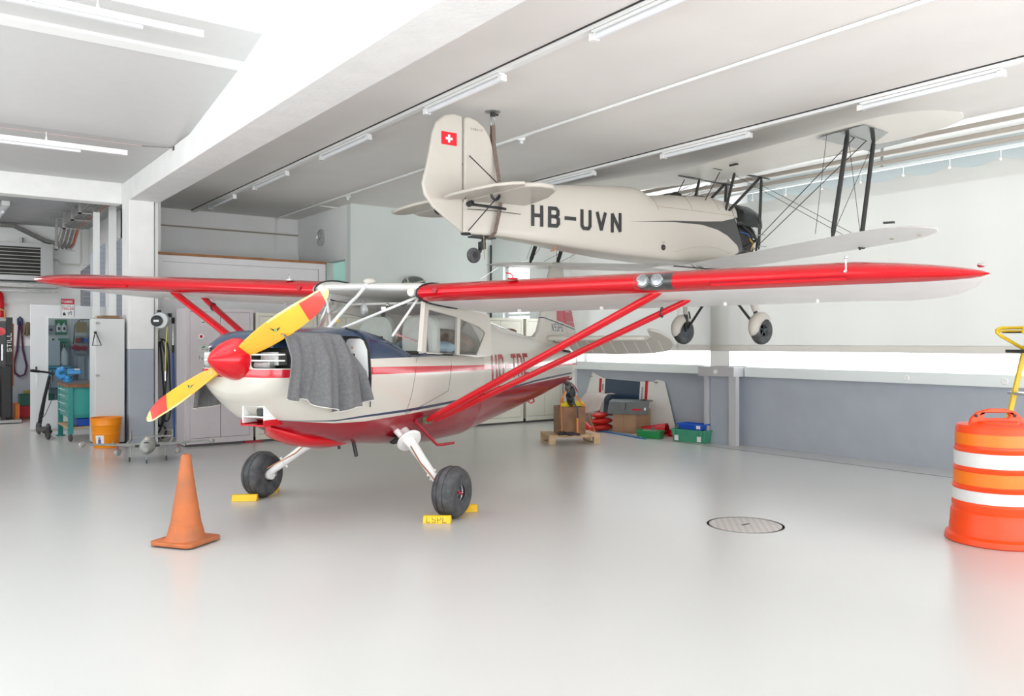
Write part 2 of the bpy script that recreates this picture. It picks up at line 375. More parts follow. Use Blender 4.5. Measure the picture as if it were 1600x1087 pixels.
for y in (.2, 3.1, 6.0, 8.9, 11.72): m.box((-5.15, y, .3), (-5.07, y + .08, 3.3))
fr4 = struct('added_left_window', m, WPAINT, smooth=False)  # unseen window added to bring more light in from the left
MB().box((-5.12, .2, .3), (-5.115, 11.8, 3.3)).build('pane', GLASS, fr4, smooth=False)

# second room behind the lintel
CR = mat('grey_concrete_ceiling', (0.45, 0.45, 0.46), 0.8, noise=0.15, nscale=3, bump=0.4, bscale=30)
struct('ceiling_rear_room', MB().box((-5, 14.25, 3.98), (3.3, 20, 4.1)), CR, smooth=False)
struct('wall_rear_room', MB().box((-5, 19.8, 1.47), (3.4, 20, 4.1)), WHITE, smooth=False)
struct('wall_rear_room_lower', MB().box((-5, 19.8, 0), (3.4, 20, 1.47)), GREYP, smooth=False)
struct('wall_rear_room_side', MB().box((3.15, 14.12, 0), (3.3, 20, 4.0)), WHITE, smooth=False)
area('rear_room_lamp_light', (0.2, 17.2, 3.9), (0, 0, 0), .3, 3, 120)
struct('added_front_wall', MB().box((-5, -3.1, 3.3), (3.15, -3, 6.3)).box((3.15, -3.1, 3.3), (10.8, -3, 4.2)), WHITE, smooth=False)  # unseen wall above the door opening, added to cut light on the foreground
# free standing white posts and upper glazed partition beside the column
struct('trim_13', MB().box((2.54, 15.5, 1.9), (2.64, 15.56, 3.98)).box((2.78, 15.5, 0), (2.90, 15.56, 3.98)), WPAINT, smooth=False)

# floor joint along the window wall and the round access cover
struct('trim_14', MB().box((9.62, -3, 0.0005), (9.628, 11.6, 0.0025)), mat('floor_joint', (.12, .12, .12), .7), smooth=False)
m = MB().lathe([(0.30, 0.0), (0.30, 0.001), (0.295, 0.0015), (0.0, 0.0015)], (5.73, 4.48, 0), n=48)
def coverm():
    mm = mat('cover_paint', (0.50, 0.49, 0.475), 0.4); nt = mm.node_tree; b = nt.nodes['Principled BSDF']
    tc = nt.nodes.new('ShaderNodeTexCoord'); ck = nt.nodes.new('ShaderNodeTexChecker'); ck.inputs['Scale'].default_value = 26
    ck.inputs['Color1'].default_value = (0.53, 0.525, 0.515, 1); ck.inputs['Color2'].default_value = (0.45, 0.40, 0.36, 1)
    nt.links.new(tc.outputs['Object'], ck.inputs['Vector']); nt.links.new(ck.outputs[0], b.inputs['Base Color']); return mm
cv = m.build('manhole_cover', coverm()); tag(cv, 'round ribbed manhole cover set flush in the light floor', 'manhole cover')
c2 = MB().lathe([(0.325, 0), (0.325, 0.0015), (0.318, 0.0015), (0.318, 0)], (5.73, 4.48, 0), n=48).build('cover_rim', mat('rim_grey', (.47, .46, .45), .4), cv)
MB().box((5.69, 4.475, 0.001), (5.79, 4.495, 0.003)).build('handle', DARK, cv)

# trunking on the window wall
t = empty('cable_trunking', (10.1, 4, 1.1), 0, 'long pale grey cable trunking with round sockets along the window wall right of the pier', 'trunking')
MB().box((10.08, -3, 1.03), (10.199, 7.9, 1.175)).build('trunk', DUCT, t, bevel=.004, world=True)
def sock(par, y, x=10.08):
    o = MB().lathe([(0.036, 0), (0.036, .008), (0.03, .012), (0.026, .008), (0.0, .008)], (x, y, 1.10), (-1, 0, 0), 20).build('socket', WPAINT, par, world=True)
    MB().box((x - .013, y - .017, 1.095), (x - .008, y + .017, 1.105)).build('socket_slot', DUCT, o, world=False)
    for ch in o.children: ch.data.transform(root_matrix(par).inverted())
for y in (5.02 + .4, 4.27, 1.9): sock(t, y)
t2 = empty('cable_trunking', (10.4, 10, 1.1), 0, 'pale grey cable trunking on the wall behind the pallet, left of the pier', 'trunking')
MB().box((10.38, 8.62, 1.03), (10.499, 12.19, 1.175)).build('trunk', DUCT, t2, bevel=.004, world=True)
for y in (8.8, 11.4): sock(t2, y, 10.38)
t3 = empty('cable_trunking', (9.9, 8.4, 1.1), 0, 'short mauve grey trunking box wrapped around the wall pier', 'trunking')
MB().box((9.86, 7.92, 1.03), (9.978, 8.60, 1.175)).box((9.978, 7.92, 1.03), (10.2, 8.09, 1.175)).box((9.978, 8.47, 1.03), (10.4, 8.60, 1.175)).build('trunk', mat('mauve_trunking', (.52, .51, .53), .4), t3, world=True)
sock(t3, 8.26, 9.86)

# curtain, rail, hooks
def curtain_mat():
    m = bpy.data.materials.new('translucent_curtain'); m.use_nodes = True; nt = m.node_tree; nt.nodes.clear()
    o = nt.nodes.new('ShaderNodeOutputMaterial'); d = nt.nodes.new('ShaderNodeBsdfDiffuse'); t = nt.nodes.new('ShaderNodeBsdfTranslucent'); tr = nt.nodes.new('ShaderNodeBsdfTransparent')
    d.inputs[0].default_value = (0.70, 0.69, 0.66, 1); t.inputs[0].default_value = (0.215, 0.208, 0.195, 1); tr.inputs[0].default_value = (1, 1, 1, 1)
    a = nt.nodes.new('ShaderNodeMixShader'); a.inputs[0].default_value = 0.5; b = nt.nodes.new('ShaderNodeMixShader'); b.inputs[0].default_value = 0.04
    nt.links.new(d.outputs[0], a.inputs[1]); nt.links.new(t.outputs[0], a.inputs[2]); nt.links.new(a.outputs[0], b.inputs[1]); nt.links.new(tr.outputs[0], b.inputs[2]); nt.links.new(b.outputs[0], o.inputs[0]); return m
CUR = curtain_mat()
DIM_PANE = CUR.copy(); DIM_PANE.name = 'added_dimming_glazing'  # translucent panes added to dim the overbright strip above the curtain rail
for n_ in DIM_PANE.node_tree.nodes:
    if n_.type == 'BSDF_TRANSLUCENT': n_.inputs[0].default_value = (0.27, 0.30, 0.31, 1)
    if n_.type == 'BSDF_DIFFUSE': n_.inputs[0].default_value = (0.7, 0.74, 0.75, 1)
MB().box((10.41, -2.93, 3.50), (10.415, 8.12, 3.98)).box((10.71, 8.57, 3.50), (10.715, 12.13, 3.98)).build('added_dimming_pane', DIM_PANE, wf, smooth=False)
hooks = [y for y in [11.5 - .56 * k for k in range(25)]]
def cx(y, z): return 9.86 + .016 * math.sin(y * 2.6 + .8 * math.sin(y * 1.1)) * (1 - (z - 1.4) / 3.2) + .005 * math.sin(y * 9 + 1.3) - (.0 if not (7.7 < y < 9.0) else .07)
rows = 14; ys = [11.6 - .05 * i for i in range(287)]
def ctop(y):
    t = ((11.5 - y) / .56) % 1.0; return 3.62 - .07 * math.sin(math.pi * t) ** 1.0
vs = []; fs = []; ms = []
for y in ys:
    zt = ctop(y); 
    for j in range(rows + 1):
        zz = 1.50 + (zt - 1.50) * j / rows
        vs.append((cx(y, zz), y, zz))
for i in range(len(ys) - 1):
    for j in range(rows): fs.append((i * (rows + 1) + j, (i + 1) * (rows + 1) + j, (i + 1) * (rows + 1) + j + 1, i * (rows + 1) + j + 1))
cur = empty('curtain', (9.86, 4.5, 1.42), 0, 'long white translucent curtain hanging in front of the window wall', 'curtain')
a = MB(); a.v = vs; a.f = fs; a.m = [0] * len(fs); a.build('cloth', CUR, cur, sharp=180, world=True)
hm = MB(); hv = []
for y in ys: hv += [(cx(y, 1.42) - .006, y, 1.415), (cx(y, 1.5) - .006, y, 1.505)]
hm.v = hv; hm.f = [(2 * i, 2 * i + 2, 2 * i + 3, 2 * i + 1) for i in range(len(ys) - 1)]; hm.m = [0] * len(hm.f)
HEM = CUR.copy(); HEM.name = 'beige_hem'
for n_ in HEM.node_tree.nodes:
    if n_.type == 'BSDF_TRANSLUCENT': n_.inputs[0].default_value = (0.185, 0.178, 0.165, 1)
    if n_.type == 'BSDF_DIFFUSE': n_.inputs[0].default_value = (0.72, 0.67, 0.60, 1)
    if n_.type == 'BSDF_TRANSPARENT': n_.inputs[0].default_value = (0.5, 0.48, 0.44, 1)
hm.build('hem', HEM, cur, sharp=180, world=True)
for y in hooks: 
    MB().tube([(9.86, y, 3.70), (9.86, y, 3.60)], .004, 6).sphere((9.852, y, 3.59), .018, 6).build('hook', WPAINT, cur, world=True)
rl = empty('curtain_rail', (9.86, 4.5, 3.72), 0, 'grey curtain rail on ceiling brackets above the long curtain', 'curtain rail')
MB().box((9.84, -3, 3.70), (9.885, 11.6, 3.735)).build('rail', DUCT, rl, world=True)
for y in (10.4, 8.0, 5.6, 3.9, 1.5): MB().box((9.85, y, 3.735), (9.875, y + .03, ZC)).build('bracket', STEEL, rl, world=True)
# heating pipes under the ceiling by the window
for i, (x, z, r) in enumerate([(9.60, 3.965, .028), (9.60, 3.845, .028), (9.60, 3.735, .028)]):
    p = empty('heating_pipe', (x, 4.5, z), 0, ['cream ceiling pipe by the window, highest of the three', 'cream ceiling pipe by the window, middle of the three', 'cream ceiling pipe by the window, lowest of the three'][i], 'pipe')
    MB().tube([(x, -3, z), (x, 13.7, z)], r, 14).build('pipe', mat('cream_pipe', (.42, .38, .33), .5), p, world=True)
    for y in (11.0, 8.4, 5.6, 3.1, .6):
        MB().lathe([(r + .006, -.012), (r + .006, .012)], (x, y, z), (0, 1, 0), 14).box((x + .02, y - .006, z), (x + .032, y + .006, ZC - .001)).build('pipe_clip', STEEL, p, world=True)

# ceiling rails and luminaires
LTUBE = mat('white_diffuser', (0.80, 0.81, 0.84), 0.3)
for x, lab in ((4.37, 'ceiling trunking rail running beside the white beam'), (7.90, 'ceiling trunking rail running above the hanging biplane')):
    r = empty('ceiling_rail', (x, 4, 4.02), 0, 'long white ' + lab, 'rail')
    MB().box((x - .035, -3, 4.005), (x + .035, 16.2, ZC)).build('rail', WHITE, r, smooth=False, world=True)
    MB().box((x - .045, -3, ZC - .012), (x - .036, 16.2, ZC)).build('shadow_gap', DARK, r, smooth=False, world=True)
def tube_light(x, y, z, L, lab):
    t = empty('fluorescent_light', (x, y, z), 0, lab, 'ceiling light', 'strip lights on the right bay ceiling')
    MB().box((x - .03, y - L / 2, z - .025), (x + .03, y + L / 2, z)).build('housing', WPAINT, t, world=True)
    MB().tube([(x, y - L / 2 + .03, z - .05), (x, y + L / 2 - .03, z - .05)], .026, 12).build('tube', LTUBE, t, world=True)
    for s in (-1, 1): MB().box((x - .03, y + s * L / 2 - .03, z - .078), (x + .03, y + s * L / 2 + .03, z - .02)).build('end_cap', WPAINT, t, world=True)
names = ['by the far back wall', 'second from the back wall', 'above the far white locker partition', 'above the tail of the biplane', 'nearest the white beam top']
for y, lb in zip((14.45, 12.1, 9.5, 6.8, 4.2), ('farthest strip light in the row beside the beam', 'second farthest strip light in the row beside the beam', 'middle strip light in the row beside the beam, left of the biplane fin', 'fourth strip light from the back in the row beside the beam', 'nearest strip light in the row beside the beam')):
    tube_light(4.37, y, 4.0, 1.35, lb)
for y, lb in zip((9.5, 6.8, 4.05), ('strip light on the window side row, above the biplane fuselage', 'strip light on the window side row, above the biplane upper wing centre', 'nearest strip light on the window side row, above the biplane wing tip')):
    tube_light(7.90, y, 4.0, 1.35, lb)
c = empty('ceiling_conduit', (5.98, 8, 4.03), 0, 'thin white conduit pipe along the ceiling between the two light rails', 'conduit')
MB().tube([(5.98, -3, 4.03), (5.98, 16.22, 4.03), (5.98, 16.22, 3.4)], .018, 10).build('conduit', WPAINT, c, world=True)
MB().tube([(6.0, 14.2, 4.03), (6.44, 14.25, 4.03)], .012, 8).build('branch_conduit', WPAINT, c, world=True)
for y, lb in ((8.07, 'white smoke detector on the ceiling conduit right of the hanging strap'), (13.0, 'white smoke detector on the ceiling conduit near the pale rear wall')):
    s = empty('smoke_detector', (6.05, y, 4.0), 0, lb, 'smoke detector')
    MB().lathe([(.05, 0), (.05, .02), (.04, .045), (0.0, .05)], (6.05, y, ZC), (0, 0, -1), 20).build('base', WPAINT, s, world=True)
    MB().lathe([(.022, 0), (.022, .03), (0, .035)], (6.05, y, ZC - .05), (0, 0, -1), 14).build('sensor', DUCT, s, world=True)
# left bay suspended luminaires
def susp(y, z, x1, lab, cablez):
    t = empty('suspended_light', (x1 - 2, y, z), 0, lab, 'suspended light')
    MB().box((-3.2, y - .03, z - .03), (x1, y + .03, z + .03)).build('housing', WPAINT, t, bevel=.004, world=True)
    MB().box((-3.2, y - .022, z - .062), (x1 - .5, y + .022, z - .032)).build('tube', LTUBE, t, bevel=.006, world=True)
    for x in (x1 - .85, -1.0):
        MB().tube([(x, y, z + .03), (x, y, cablez)], .004, 6).lathe([(.016, 0), (.005, .05)], (x, y, z + .03), n=10).build('hanger', WPAINT, t, world=True)
susp(7.55, 4.28, 2.12, 'bright suspended strip light in the left bay, near the skylight', 4.7)
susp(10.7, 3.81, 2.12, 'suspended strip light in the left bay, lower one farther from the skylight', 3.94)
w = empty('hanger_wire', (2.7, 10.9, 3.93), 0, 'thin tensioned wire carrying the lower suspended strip light', 'wire')
MB().tube([(-5, 10.75, 3.93), (2.3, 10.75, 3.93), (2.78, 10.9, 3.99)], .004, 6).build('wire', mat('pinkish_wire', (.55, .40, .38), .5), w, world=True)
MB().box((2.70, 10.86, 3.96), (2.78, 10.95, 4.03)).tube([(2.3, 10.75, 3.93), (2.7, 10.88, 3.985)], .01, 6).build('turnbuckle', STEEL, w, world=True)
# pipes on the back wall
pp = empty('wall_pipe', (4.8, 16.2, 3.7), 0, 'thin brownish pipe along the back wall above the storage partition', 'pipe')
MB().tube([(3.2, 16.2, 3.72), (6.44, 16.2, 3.72)], .015, 8).build('pipe', mat('brown_pipe', (.42, .36, .3), .5), pp, world=True)
dd = tag(MB().box((3.2, 16.1, 3.18), (6.42, 16.25, 3.32)).build('wall_duct', WHITE, smooth=False), 'white boxed cable duct on the back wall just above the wooden cap', 'duct')
# wall clock
k = empty('wall_clock', (6.45, 15.02, 3.56), 0, 'round silver rimmed wall clock on the niche wall', 'clock')
MB().lathe([(.155, 0), (.165, .02), (.165, .04), (.15, .045), (.145, .035)], (6.45, 15.02, 3.56), (-1, 0, 0), 40).build('rim', ALU, k, world=True)
MB().lathe([(.148, 0), (.148, .03), (0, .031)], (6.45, 15.02, 3.56), (-1, 0, 0), 40).build('dial', PAPER, k, world=True)
m = MB()
for i in range(12):
    a_ = 2 * math.pi * i / 12; m.cbox((6.417, 15.02 + .12 * math.sin(a_), 3.56 + .12 * math.cos(a_)), (.002, .01, .03), rx=-a_)
m.build('hour_marks', BLACK, k, smooth=False, world=True)['kind'] = 'stuff'
for L, a_, w_ in ((.07, 2.2, .014), (.105, -.6, .009)):
    m = MB().cbox((6.415, 15.02 + L / 2 * math.sin(a_), 3.56 + L / 2 * math.cos(a_)), (.002, w_, L), rx=-a_).build('clock_hand', BLACK, k, smooth=False, world=True)
# ---------------------------------------------------------------- the red and white high-wing aeroplane
# local axes: +x nose, +y the aeroplane's left side, z up; origin on the floor between the main wheels
HW = empty('high_wing_aeroplane', (3.37, 7.17, 0), R(207.4), 'red and cream high-wing light aeroplane with yellow and red propeller standing on the hangar floor', 'aeroplane')

def fcurve(nt, xsock, pts, x0, x1, z0, z1):
    """piecewise linear z(x) as nodes"""
    mr = nt.nodes.new('ShaderNodeMapRange'); mr.inputs['From Min'].default_value = x0; mr.inputs['From Max'].default_value = x1
    nt.links.new(xsock, mr.inputs['Value'])
    fc = nt.nodes.new('ShaderNodeFloatCurve'); nt.links.new(mr.outputs[0], fc.inputs['Value'])
    cm = fc.mapping.curves[0]; cm.points[0].location = (0, (interp(x0, pts) - z0) / (z1 - z0)); cm.points[1].location = (1, (interp(x1, pts) - z0) / (z1 - z0))
    for px, pz in pts:
        if x0 < px < x1: cm.points.new((px - x0) / (x1 - x0), (pz - z0) / (z1 - z0))
    for p_ in cm.points: p_.handle_type = 'VECTOR'
    fc.mapping.update()
    m2 = nt.nodes.new('ShaderNodeMapRange'); m2.inputs['To Min'].default_value = z0; m2.inputs['To Max'].default_value = z1
    nt.links.new(fc.outputs[0], m2.inputs['Value']); return m2.outputs[0]
def mth(nt, op, a, b=None):
    n = nt.nodes.new('ShaderNodeMath'); n.operation = op
    for i, q in enumerate((a, b)):
        if q is None: continue
        if isinstance(q, (int, float)): n.inputs[i].default_value = q
        else: nt.links.new(q, n.inputs[i])
    return n.outputs[0]
def livery():
    m = mat('fuselage_livery', (0.60, 0.57, 0.51), 0.2, coat=0.4); nt = m.node_tree; b = nt.nodes['Principled BSDF']
    tc = nt.nodes.new('ShaderNodeTexCoord'); sp = nt.nodes.new('ShaderNodeSeparateXYZ'); nt.links.new(tc.outputs['Object'], sp.inputs[0])
    x, z = sp.outputs['X'], sp.outputs['Z']; X0, X1, Z0, Z1 = -5.7, 1.6, 0.3, 2.4
    f = lambda pts: fcurve(nt, x, pts, X0, X1, Z0, Z1)
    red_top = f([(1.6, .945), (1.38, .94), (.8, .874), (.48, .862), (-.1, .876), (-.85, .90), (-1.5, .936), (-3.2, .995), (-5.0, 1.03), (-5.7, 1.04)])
    bl_c = f([(1.6, .93), (1.38, .93), (.8, .896), (.48, .910), (-.1, .914), (-.85, .936), (-1.76, .970), (-3.0, 1.0), (-3.7, 1.035), (-5.0, 1.068), (-5.7, 1.08)])
    bl_w = f([(1.6, .3), (1.0, .303), (.5, .309), (-.2, .313), (-5.7, .313)])
    c_lo = f([(1.6, 1.275), (.4, 1.268), (-1.8, 1.241), (-5.7, 1.19)]); c_hi = f([(1.6, 1.338), (.4, 1.333), (-1.8, 1.294), (-5.7, 1.232)])
    nv = f([(1.6, 1.49), (1.3, 1.47), (.5, 1.405), (-1.0, 1.41), (-1.42, 1.43), (-1.46, 2.3), (-5.7, 2.35)])
    def mixc(prev, fac, col):
        mx = nt.nodes.new('ShaderNodeMix'); mx.data_type = 'RGBA'; nt.links.new(fac, mx.inputs['Factor'])
        if prev is None: mx.inputs['A'].default_value = (0.60, 0.57, 0.51, 1)
        else: nt.links.new(prev, mx.inputs['A'])
        mx.inputs['B'].default_value = (*col, 1); return mx.outputs['Result']
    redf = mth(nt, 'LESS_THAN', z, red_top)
    blf = mth(nt, 'LESS_THAN', mth(nt, 'ABSOLUTE', mth(nt, 'SUBTRACT', z, bl_c)), mth(nt, 'SUBTRACT', bl_w, .3))
    ch = mth(nt, 'MULTIPLY', mth(nt, 'GREATER_THAN', z, c_lo), mth(nt, 'LESS_THAN', z, c_hi))
    gap = mth(nt, 'SUBTRACT', 1.0, mth(nt, 'MULTIPLY', mth(nt, 'LESS_THAN', x, -1.93), mth(nt, 'GREATER_THAN', x, -3.40)))
    ch = mth(nt, 'MULTIPLY', ch, gap)
    nvf = mth(nt, 'GREATER_THAN', z, nv)
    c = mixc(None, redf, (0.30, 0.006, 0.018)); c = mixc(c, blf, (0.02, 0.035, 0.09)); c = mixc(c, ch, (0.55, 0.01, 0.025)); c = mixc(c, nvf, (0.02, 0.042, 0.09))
    nt.links.new(c, b.inputs['Base Color']); return m
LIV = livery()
FW = [(-5.45, .03), (-5.0, .07), (-4.4, .14), (-3.6, .235), (-3.0, .31), (-2.4, .40), (-1.8, .49), (-1.2, .55), (-.4, .575), (.44, .57), (.9, .55), (1.15, .525), (1.32, .475), (1.42, .40), (1.47, .31)]
FB = [(-5.45, .97), (-5.0, .92), (-4.2, .79), (-3.2, .66), (-2.2, .555), (-1.7, .50), (-1.1, .49), (-.4, .55), (.0, .60), (.44, .64), (.9, .765), (1.15, .885), (1.24, .955), (1.32, 1.03), (1.42, 1.10), (1.47, 1.16)]
FT = [(-5.45, 1.47), (-5.0, 1.53), (-4.4, 1.565), (-4.1, 1.595), (-3.4, 1.69), (-2.6, 1.82), (-1.95, 1.87), (-1.72, 1.88), (-1.7, 1.455), (-.28, 1.465), (-.1, 1.55), (.15, 1.635), (.32, 1.668), (.44, 1.68), (.9, 1.66), (1.32, 1.64), (1.42, 1.60), (1.47, 1.55)]
FC = [(-5.45, 1.22), (-3, 1.22), (-1.7, 1.22), (0, 1.2), (.44, 1.22), (1.3, 1.30), (1.47, 1.32)]
def fsec(x, n=48, top=None):
    w, zb, zc, zt = interp(x, FW), interp(x, FB), interp(x, FC), (interp(x, FT) if top is None else top)
    rear = min(1, max(0, (-1.6 - x) / 1.5)); nb = 2.5 - .3 * rear; nt_ = (4.2 if -1.7 <= x <= .45 else 2.8) - 1.1 * rear
    if x < -1.7: nt_ = 2.2 - .5 * rear
    P = []
    for k in range(n):
        a = 2 * math.pi * k / n; ca, sa = math.cos(a), math.sin(a)
        e = nt_ if sa >= 0 else nb; h = (zt - zc) if sa >= 0 else (zc - zb)
        P.append(Vector((x, w * math.copysign(abs(ca) ** (2 / e), ca), zc + h * math.copysign(abs(sa) ** (2 / e), sa))))
    return P
def side_y(x, z):
    w, zb, zc, zt = interp(x, FW), interp(x, FB), interp(x, FC), interp(x, FT)
    rear = min(1, max(0, (-1.6 - x) / 1.5)); e = (2.5 - .3 * rear) if z < zc else (2.2 - .5 * rear if x < -1.7 else 4.2)
    h = (zt - zc) if z >= zc else (zc - zb); t = min(1, abs(z - zc) / h); return w * (1 - t ** e) ** (1 / e)
XS = [-5.45, -5.2, -5, -4.7, -4.4, -4.1, -3.8, -3.4, -3, -2.6, -2.3, -1.95, -1.72]
m = MB().loft([fsec(x) for x in XS], 0)
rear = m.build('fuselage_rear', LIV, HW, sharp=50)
GLARE = mat('black_glare_shield', (.03, .028, .026), .8)
XM = [-1.72, -1.7, -1.4, -1.1, -.8, -.5, -.28, -.1, .02, .15, .24, .32, .38, .44]
m = MB().loft([fsec(max(x, -1.7)) if x > -1.71 else [Vector((-1.72, p.y, p.z)) for p in fsec(-1.7)] for x in XM], 0, mf=lambda i, k: 1 if (6 <= k <= 17 and 1 <= i <= 9) else 0)
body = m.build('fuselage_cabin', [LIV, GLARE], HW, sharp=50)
XN = [.44, .6, .75, .9, 1.02, 1.15, 1.24, 1.32, 1.38, 1.42, 1.45, 1.47]
def nsec(x):
    return fsec(x, 64)
cowl = MB().loft([nsec(x) for x in XN], 0).build('engine_cowling', [LIV, DARK, WPAINT], HW, sharp=50)
def cutter(lo, hi, bev=.03, mi=DARK):
    c = MB().box(lo, hi).build('cutter', mi, None, bevel=bev, segs=4); return c
cuts = [cutter((1.30, .17, 1.345), (1.6, .60, 1.505)), cutter((1.30, -.60, 1.345), (1.6, -.17, 1.505)), cutter((.475, .30, 1.06), (1.12, .8, 1.60), .06), cutter((.475, -.8, 1.06), (1.0, -.30, 1.45), .06)]
boolean(cowl, cuts); cowl.data.set_sharp_from_angle(angle=R(45))
# grille bars, white rim lines
for s in (1, -1):
    m = MB()
    for z in (1.405, 1.452): m.tube([(1.465, s * .16, z), (1.452, s * .28, z), (1.425, s * .37, z)] + ([(1.375, s * .425, z)] if s > 0 else []), .0065, 8)
    m.build('grille_bars', [WPAINT], HW)
    MB().tube([(1.42, s * .18, 1.37), (1.42, s * .34, 1.37)], .035, 10).cbox((1.36, s * .3, 1.42), (.1, .18, .1)).build('engine_baffle', STEEL, HW)
# carburettor air box under the nose
m = MB()
bx0, bx1, by, bz0, bz1 = 1.06, 1.33, .105, .90, 1.035
IX = len(COL.objects)
m.box((bx0, -by, bz1), (bx1, by, bz1 + .012)).box((bx0, -by, .95), (bx1 + .01, by, .96)).box((bx0, -by - .012, bz0), (bx1, -by, bz1 + .012)).box((bx0, by, bz0), (bx1, by + .012, bz1 + .012))
m.build('air_intake_box', WPAINT, HW, bevel=.003)
MB().box((bx0, -by - .016, .88), (bx1 + .012, by + .016, .893)).box((bx0, -by - .018, .88), (bx1 + .012, -by - .012, .93)).box((bx0, by + .012, .88), (bx1 + .012, by + .018, .93)).build('intake_lip', RED, HW, bevel=.006)
MB().box((1.05, -by, .90), (1.14, by, 1.03)).build('intake_back', DARK, HW)
MB().cyl((1.12, .05, .998), (1.31, .05, .998), .034, 16).box((1.12, .01, .961), (1.30, .09, 1.03)).build('air_filter', BLACK, HW)
MB().cyl((1.14, -.03, .998), (1.23, -.03, .998), .03, 14).build('intake_flap', ALU, HW)
for o_ in list(COL.objects)[IX:]: o_.data.transform(Matrix.Translation((0, .055, 0)))
# red lower fairing and exhaust
m = MB().loft([[Vector((x, w * math.cos(2 * math.pi * k / 20), z + h * math.sin(2 * math.pi * k / 20))) for k in range(20)] for x, w, z, h in ((1.1, .03, .84, .02), (1.0, .14, .79, .05), (.8, .2, .73, .07), (.5, .22, .685, .08), (.3, .2, .67, .07), (.24, .12, .675, .04))])
m.build('belly_fairing', RED, HW)
MB().cyl((.16, .14, .66), (.13, .16, .50), .018, 12).build('exhaust_pipe', BLACK, HW)
MB().cyl((.25, .05, .62), (.24, .05, .575), .014, 10).build('drain_tube', BLACK, HW)
# firewall flange and details in the open engine bay (left side)
m = MB().poly([[(.30, 1.02), (.548, 1.02), (.553, 1.3), (.54, 1.48), (.50, 1.56), (.42, 1.61), (.30, 1.63)]], lambda u, v: (.49, u, v), 0, (-.008, 0, 0))
m.build('firewall', WPAINT, HW, smooth=False)
m = MB().tube([(.48, .57, .99), (.478, .578, 1.25), (.478, .563, 1.45), (.478, .53, 1.56), (.478, .45, 1.635), (.478, .3, 1.675)], .006, 6)
m.build('rubber_seal', BLACK, HW)
MB().cbox((.53, .37, 1.41), (.09, .10, .08)).cyl((.53, .32, 1.41), (.60, .30, 1.41), .035, 14).build('oil_filler_box', mat('dark_blue_black', (.02, .022, .03), .4), HW, bevel=.01)
MB().cyl((.5, .40, 1.34), (.56, .41, 1.30), .012, 8).cyl((.5, .43, 1.38), (.53, .43, 1.38), .01, 8).build('hose_fitting', BLACK, HW)
MB().box((.491, .475, 1.20), (.494, .515, 1.31)).build('data_plate', PAPER, HW, smooth=False)
m = MB()
for i in range(6): m.box((.4945, .480, 1.212 + i * .016), (.4955, .51, 1.219 + i * .016))
m.build('data_plate_text', NAVY, HW, smooth=False)
MB().cyl((.492, .39, 1.50), (.497, .39, 1.50), .012, 12).build('firewall_grommet', mat('pinkish_grommet', (.6, .4, .3), .5), HW)

# propeller: two blades, faces coloured by span position
PX_, PZ = 1.50, 1.415
BY = mat('yellow_propeller_wood', (.86, .42, .015), .3, noise=.14, nscale=3, coat=.6); BR = mat('red_propeller_tip', (.85, .03, .015), .3, coat=.5)
def brassm():
    m = mat('brass_leading_edge', (.80, .66, .34), .35, .35); nt = m.node_tree; b = nt.nodes['Principled BSDF']
    tc = nt.nodes.new('ShaderNodeTexCoord'); v = nt.nodes.new('ShaderNodeTexVoronoi'); v.inputs['Scale'].default_value = 55
    v.inputs['Randomness'].default_value = .2
    rp = nt.nodes.new('ShaderNodeValToRGB'); rp.color_ramp.elements[0].position = .25; rp.color_ramp.elements[1].position = .4
    rp.color_ramp.elements[0].color = (.95, .9, .7, 1); rp.color_ramp.elements[1].color = (.74, .56, .2, 1)
    nt.links.new(tc.outputs['Object'], v.inputs['Vector']); nt.links.new(v.outputs['Distance'], rp.inputs[0]); nt.links.new(rp.outputs[0], b.inputs['Base Color']); return m
BS = brassm()
def blade(ang, lab=None):
    rad = Vector((0, math.cos(ang), math.sin(ang))); tan = Vector((0, -math.sin(ang), math.cos(ang))); fwd = Vector((1, 0, 0))
    rs = [.10, .16, .22, .30, .38, .48, .60, .72, .80, .86, .92, .97, 1.01, 1.045, 1.065, 1.075]
    ch = [.10, .12, .14, .158, .172, .18, .182, .174, .166, .156, .142, .124, .10, .072, .042, .015]
    th = [.08, .075, .06, .045, .036, .028, .022, .018, .015, .013, .011, .009, .007, .006, .005, .003]
    rings = []; n = 20
    for r, c, t in zip(rs, ch, th):
        tw = R(42 - 32 * min(1, (r - .1) / .9)); cd = (tan * math.cos(tw) + fwd * math.sin(tw)); nd = (fwd * math.cos(tw) - tan * math.sin(tw))
        ring = []
        for k in range(n):
            a = 2 * math.pi * k / n; u = math.cos(a) * .5; v = math.sin(a) * .5 * (1.0 if math.sin(a) < 0 else .35)
            off = .0 if r < .9 else (r - .9) * .15
            ring.append(Vector((PX_, 0, PZ)) + rad * r + cd * (c * u + off) + nd * (t * v))
        rings.append(ring)
    def mf(i, k):
        u = math.cos(2 * math.pi * (k + .5) / n)
        r = rs[min(i, len(rs) - 1)]
        if r >= 1.0: return 2
        if r >= .42 and u > .80: return 2
        if r >= .80: return 1
        return 0
    return MB().loft(rings, 0, True, mf=mf)
prop = MB().cyl((PX_ - .04, 0, PZ), (PX_ + .03, 0, PZ), .09, 20).build('propeller_hub', BY, HW)
AN = R(27)
